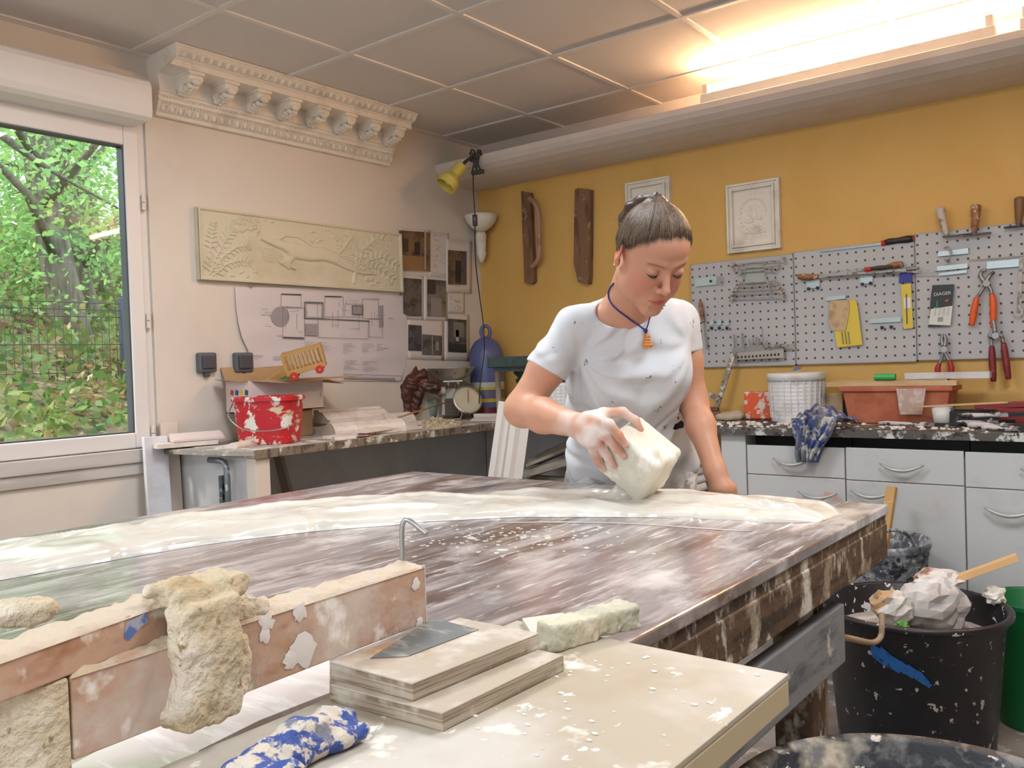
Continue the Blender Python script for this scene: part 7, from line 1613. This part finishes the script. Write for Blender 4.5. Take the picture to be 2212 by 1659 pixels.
# blue and white crusted rag / glove on the board
m_bw = M('blue_and_white_crust', srgb(52, 78, 150), .6, layers=[(srgb(206, 198, 184), 62, .47, .52), (srgb(120, 124, 140), 40, .56, .62)], bump=(120, .5))
def rg(px, py, dz): return onz(FZ+dz, px, py)
r_ops = [('+', 0, cap_(rg(545, 1660, .010), rg(640, 1600, .014), .014, .013)), ('+', .01, cap_(rg(640, 1600, .014), rg(740, 1572, .012), .013, .010)), ('+', .01, cap_(rg(660, 1585, .018), rg(700, 1540, .020), .009, .006)), ('+', .008, cap_(rg(700, 1545, .020), rg(745, 1548, .018), .006, .005)),
         ('+', .008, cap_(rg(600, 1650, .010), rg(780, 1582, .008), .009, .007)), ('-', .006, cap_(rg(650, 1625, .026), rg(755, 1580, .024), .009)), ('+', .01, cap_(rg(520, 1690, .010), rg(620, 1690, .010), .016)), ('d', 0, ((lambda p: .0022*fbm(p, 80, 3, 7)), None, None)), ('&', .001, ((lambda p: FZ+.0004-p[:, 2]), None, None))]
tag(sdf_obj('crusted_rag', r_ops, .0016, m_bw, None, loc=rg(640, 1610, 0), relax=1), 'stiff blue rag caked in cream plaster on the pale board', 'rag')
rz = random.Random(31); b = B()
for i in range(70):
    x, y = rz.uniform(2.80, 3.05), rz.uniform(-3.52, -3.25); s = rz.uniform(.0008, .0022); b.ball((x, y, FZ+s*.3), (s*1.6, s, s*.5), n=6)
tag(b.build('plaster_drops', m_plaster, loc=(2.9, -3.4, FZ)), 'small dried plaster drops scattered on the pale board', 'plaster drops', kind='stuff')
# ================================================================== TUBS ON THE FLOOR
m_blkt = M('black_speckled_rubber', srgb(22, 24, 30), .42, layers=[(srgb(36, 40, 50), 3, .5, .7), (srgb(212, 206, 198), 30, .635, .65), (srgb(200, 196, 190), 13, .68, .69)])
def tub_(t, c, r0, r1, h, m, rimw=.014, wall=.005, nm='tub_body'):
    B().lathe([(.001, 0), (r0*.97, 0), (r0, .008), (r1-.006, h*.90), (r1-.002, h*.91), (r1-.003, h*.94), (r1+.002, h*.95), (r1+rimw, h*.965), (r1+rimw, h*.99), (r1+.004, h), (r1-wall, h*.985), (r0-wall, .012), (.001, .010)], c, n=72).build(nm, m, t, smooth=True)
tcx = V(2.70, -1.20, .001); 
q = at(1966, 1335, 2.60); TH = .44
tcx = onz(TH, 1970, 1303); rt = (2150-1785)/2*dep(tcx)/F_PX; tcx[2] = .001
t = thing('rubbish_tub', 'large black speckled rubber tub full of rubbish, right of the table', 'tub', tcx); tub_(t, tcx, rt*.84, rt, TH, m_blkt, .016)
def tp_(px, py, dd=0): return at(px, py, dep(tcx+V(0, 0, TH))+dd)
def ontub(px, py, off=.0012):
    v = ray(px, py); v = v/np.linalg.norm(v); d = .5
    for _ in range(80):
        p = CAM+v*d; r_ = rt*.84+(rt-.006-rt*.84)*np.clip(p[2]/(TH*.9), 0, 1); e = math.hypot(p[0]-tcx[0], p[1]-tcx[1])-r_-off
        if abs(e) < 1e-4: break
        d += e*.8
    return p
up_, lo_ = [(1880, 1396), (1905, 1398), (1930, 1420), (1960, 1436), (1990, 1452), (2012, 1478)], [(1884, 1418), (1902, 1432), (1930, 1448), (1955, 1456), (1982, 1470), (2006, 1486)]
def strp(u, v):
    k = u*5; i = min(int(k), 4); f = k-i; a = np.array(up_[i])*(1-f)+np.array(up_[i+1])*f; c = np.array(lo_[i])*(1-f)+np.array(lo_[i+1])*f; j = 4*math.sin(u*31)*(v-.5)+3*math.sin(u*57); q = a*(1-v)+c*v+np.array([j, j]); return ontub(*q)
B().grid(strp, 30, 6).build('blue_paint_splash', M('blue_paint', srgb(30, 92, 160), .5, layers=[(srgb(20, 50, 90), 40, .56, .62)]), t, solid=.0012)
# rubbish
m_rp = M('crumpled_grey_paper', srgb(176, 168, 162), .8, layers=[(srgb(214, 208, 204), 6, .48, .6)], bump=(20, .3)); m_rp2 = M('torn_paper_sack', srgb(228, 220, 214), .75, layers=[(srgb(150, 110, 86), 6, .6, .68), (srgb(170, 60, 60), 12, .72, .75)])
def crump(nm, lab, c, r, seed, m, h=.010, cat='rubbish'):
    b = B().ball((0, 0, 0), 1.0, n=18); P = np.array(b.v); n_ = P/np.linalg.norm(P, axis=1)[:, None]
    cr = np.abs(vnoise(n_, 2.2, seed))+.5*np.abs(vnoise(n_, 4.6, seed+1))+.25*np.abs(vnoise(n_, 10, seed+2)); P = P*(1.08-.48*cr[:, None])*np.array(r)
    b.v = [tuple(p) for p in P@rotz(seed).T+c]
    return tag(b.build(nm, m, loc=c), lab, cat, 'rubbish in the big black tub')
top = tcx+V(0, 0, TH)
tag(B().lathe([(.001, .005), (rt*.5, .0), (rt-.02, -.02)], top+V(0, 0, -.07), n=24).build('rubbish_fill', m_rp, loc=top, smooth=True), 'dim layer of rubbish filling the big black tub', 'rubbish', kind='stuff')
crump('crumpled_paper', 'big ball of crumpled grey paper on the right of the rubbish', top+fx*.055+V(0, 0, -.005)-fy*.02, (.115, .10, .085), 3, m_rp, .007)
crump('torn_paper_sack', 'torn white paper sack lying on top of the rubbish', top+fx*.10+V(0, 0, .055)+fy*.05, (.10, .085, .035), 8, m_rp2, .007)
crump('crumpled_paper', 'small white crumpled paper at the left of the rubbish', top-fx*.075+V(0, 0, .0)-fy*.03, (.075, .06, .060), 12, M('white_crumpled_paper', srgb(214, 208, 200), .7, layers=[(srgb(196, 160, 120), 6, .56, .62)]), .006)
crump('foam_scrap', 'frayed white scrap hanging over the right rim of the big black tub', top+fx*(rt-.004)+V(0, 0, .015), (.035, .035, .035), 21, m_plaster, .005)
crump('green_scrap', 'little green scrap at the front of the rubbish', top-fx*.10-fy*(rt*.62)+V(0, 0, -.02), (.024, .02, .018), 5, M('green_scrap_paint', srgb(90, 150, 70), .6), .005)
pA, pB = at(2068, 1250, dep(top)+.02), at(2198, 1203, dep(top)-.05)
tag(B().bar(pA-(pB-pA)*.55, pB, .030, .020).build('wood_stick', M('fresh_cut_wood', srgb(228, 184, 130), .6), loc=pA, bevel=.001), 'fresh pale wooden batten sticking out of the big black tub', 'stick')
# rope handle
m_rope = M('dusty_rope', srgb(178, 154, 128), .85, bump=(300, .6, (1, 1, 1)))
dR_ = dep(top)-rt-.02
cor = at(1782, 1368, 1.635)
tag(B().tube(spline([at(1905, 1325, dR_+.02), at(1905, 1352, dR_), at(1902, 1376, dR_-.01), at(1885, 1388, dR_-.06), at(1840, 1380, dR_*.5+.85), at(1782, 1368, 1.635)], 40), .0075, 8).build('rope', m_rope, loc=cor, smooth=True), 'thick dusty rope running from the big black tub to the table leg', 'rope')
tag(B().tube([at(1783, 1370, 1.63), at(1782, 1470, 1.63), V(*at(1782, 1470, 1.63)[:2], .20)], .005, 7).build('hanging_rope', m_rope, loc=cor, smooth=True), 'thinner rope end hanging straight down beside the table leg', 'rope')
# grey crusted bucket with a batten behind
m_gb = M('plaster_crusted_grey_bucket', srgb(96, 100, 108), .75, layers=[(srgb(170, 172, 178), 13, .44, .56), (srgb(56, 60, 70), 24, .52, .60), (srgb(206, 204, 200), 34, .58, .64)], bump=(60, .5))
gH = .53; gc = onz(gH, 1885, 1162); gr = 112*dep(gc)/F_PX; gc[2] = .001
gc = gc+V(0, 0, 0)
t = thing('bucket', 'tall grey bucket crusted in plaster behind the big black tub', 'bucket', gc); tub_(t, gc, gr*.80, gr, gH, m_gb, .006, .006, 'bucket_body')
dg_ = dep(gc+V(0, 0, gH))
B().tube(spline([at(1800, 1215, dg_-.06), at(1858, 1180, dg_-.10), at(1900, 1152, dg_-.11), at(1940, 1146, dg_-.10), at(1970, 1165, dg_-.06), at(1975, 1195, dg_-.03)], 30), .006, 8).build('bucket_handle', m_gb, t, smooth=True)
pA, pB = at(1905, 1200, dg_+.02), at(1927, 1052, dg_+.08)
tag(B().bar(pA-(pB-pA)*1.8, pB, .034, .022).build('wood_batten', M('old_yellow_batten', srgb(196, 152, 92), .6, layers=[(srgb(140, 98, 60), 9, .6, .68, (1, 1, .4)), (srgb(224, 204, 170), 14, .58, .66)]), loc=pA, bevel=.0015), 'old yellow batten standing in the grey crusted bucket', 'batten')
# green bucket at the right edge
gc2 = V(2.995, -.86, .001); gh = .40
gt2 = onz(gh, 2235, 1292); gc2 = V(gt2[0], gt2[1], .001); r2 = 92*dep(gt2)/F_PX
t = thing('bucket', 'dark green plastic bucket cut by the right edge of the photo', 'bucket', gc2); tub_(t, gc2, r2*.78, r2, gh, M('green_plastic', srgb(16, 106, 56), .4), .004, .004, 'bucket_body')
# black tub at the bottom edge
TH2 = .55; bt = onz(TH2, 1842, 1583); rb = .275; fh = nrm(V(_fw[0], _fw[1], 0)); bc = V(bt[0], bt[1], 0)-fh*(rb+.008); bc[2] = .001; bt = bc+V(0, 0, TH2)
t = thing('mixing_tub', 'black plaster-caked mixing tub at the bottom edge of the photo', 'tub', bc)
tub_(t, bc, rb*.84, rb, TH2, M('plaster_caked_black_rubber', srgb(40, 44, 50), .6, layers=[(srgb(200, 186, 164), 6, .50, .58), (srgb(120, 118, 116), 14, .5, .62), (srgb(220, 210, 196), 26, .62, .66)], bump=(50, .4)), .010, .012)
_q = onz(TH2+.004, 1556, 1630); tag(B().bar(_q, _q+V(.012, .012, .006), .010, .006).build('red_clip', m_red, loc=_q), 'small red clip on the rim of the mixing tub', 'clip')
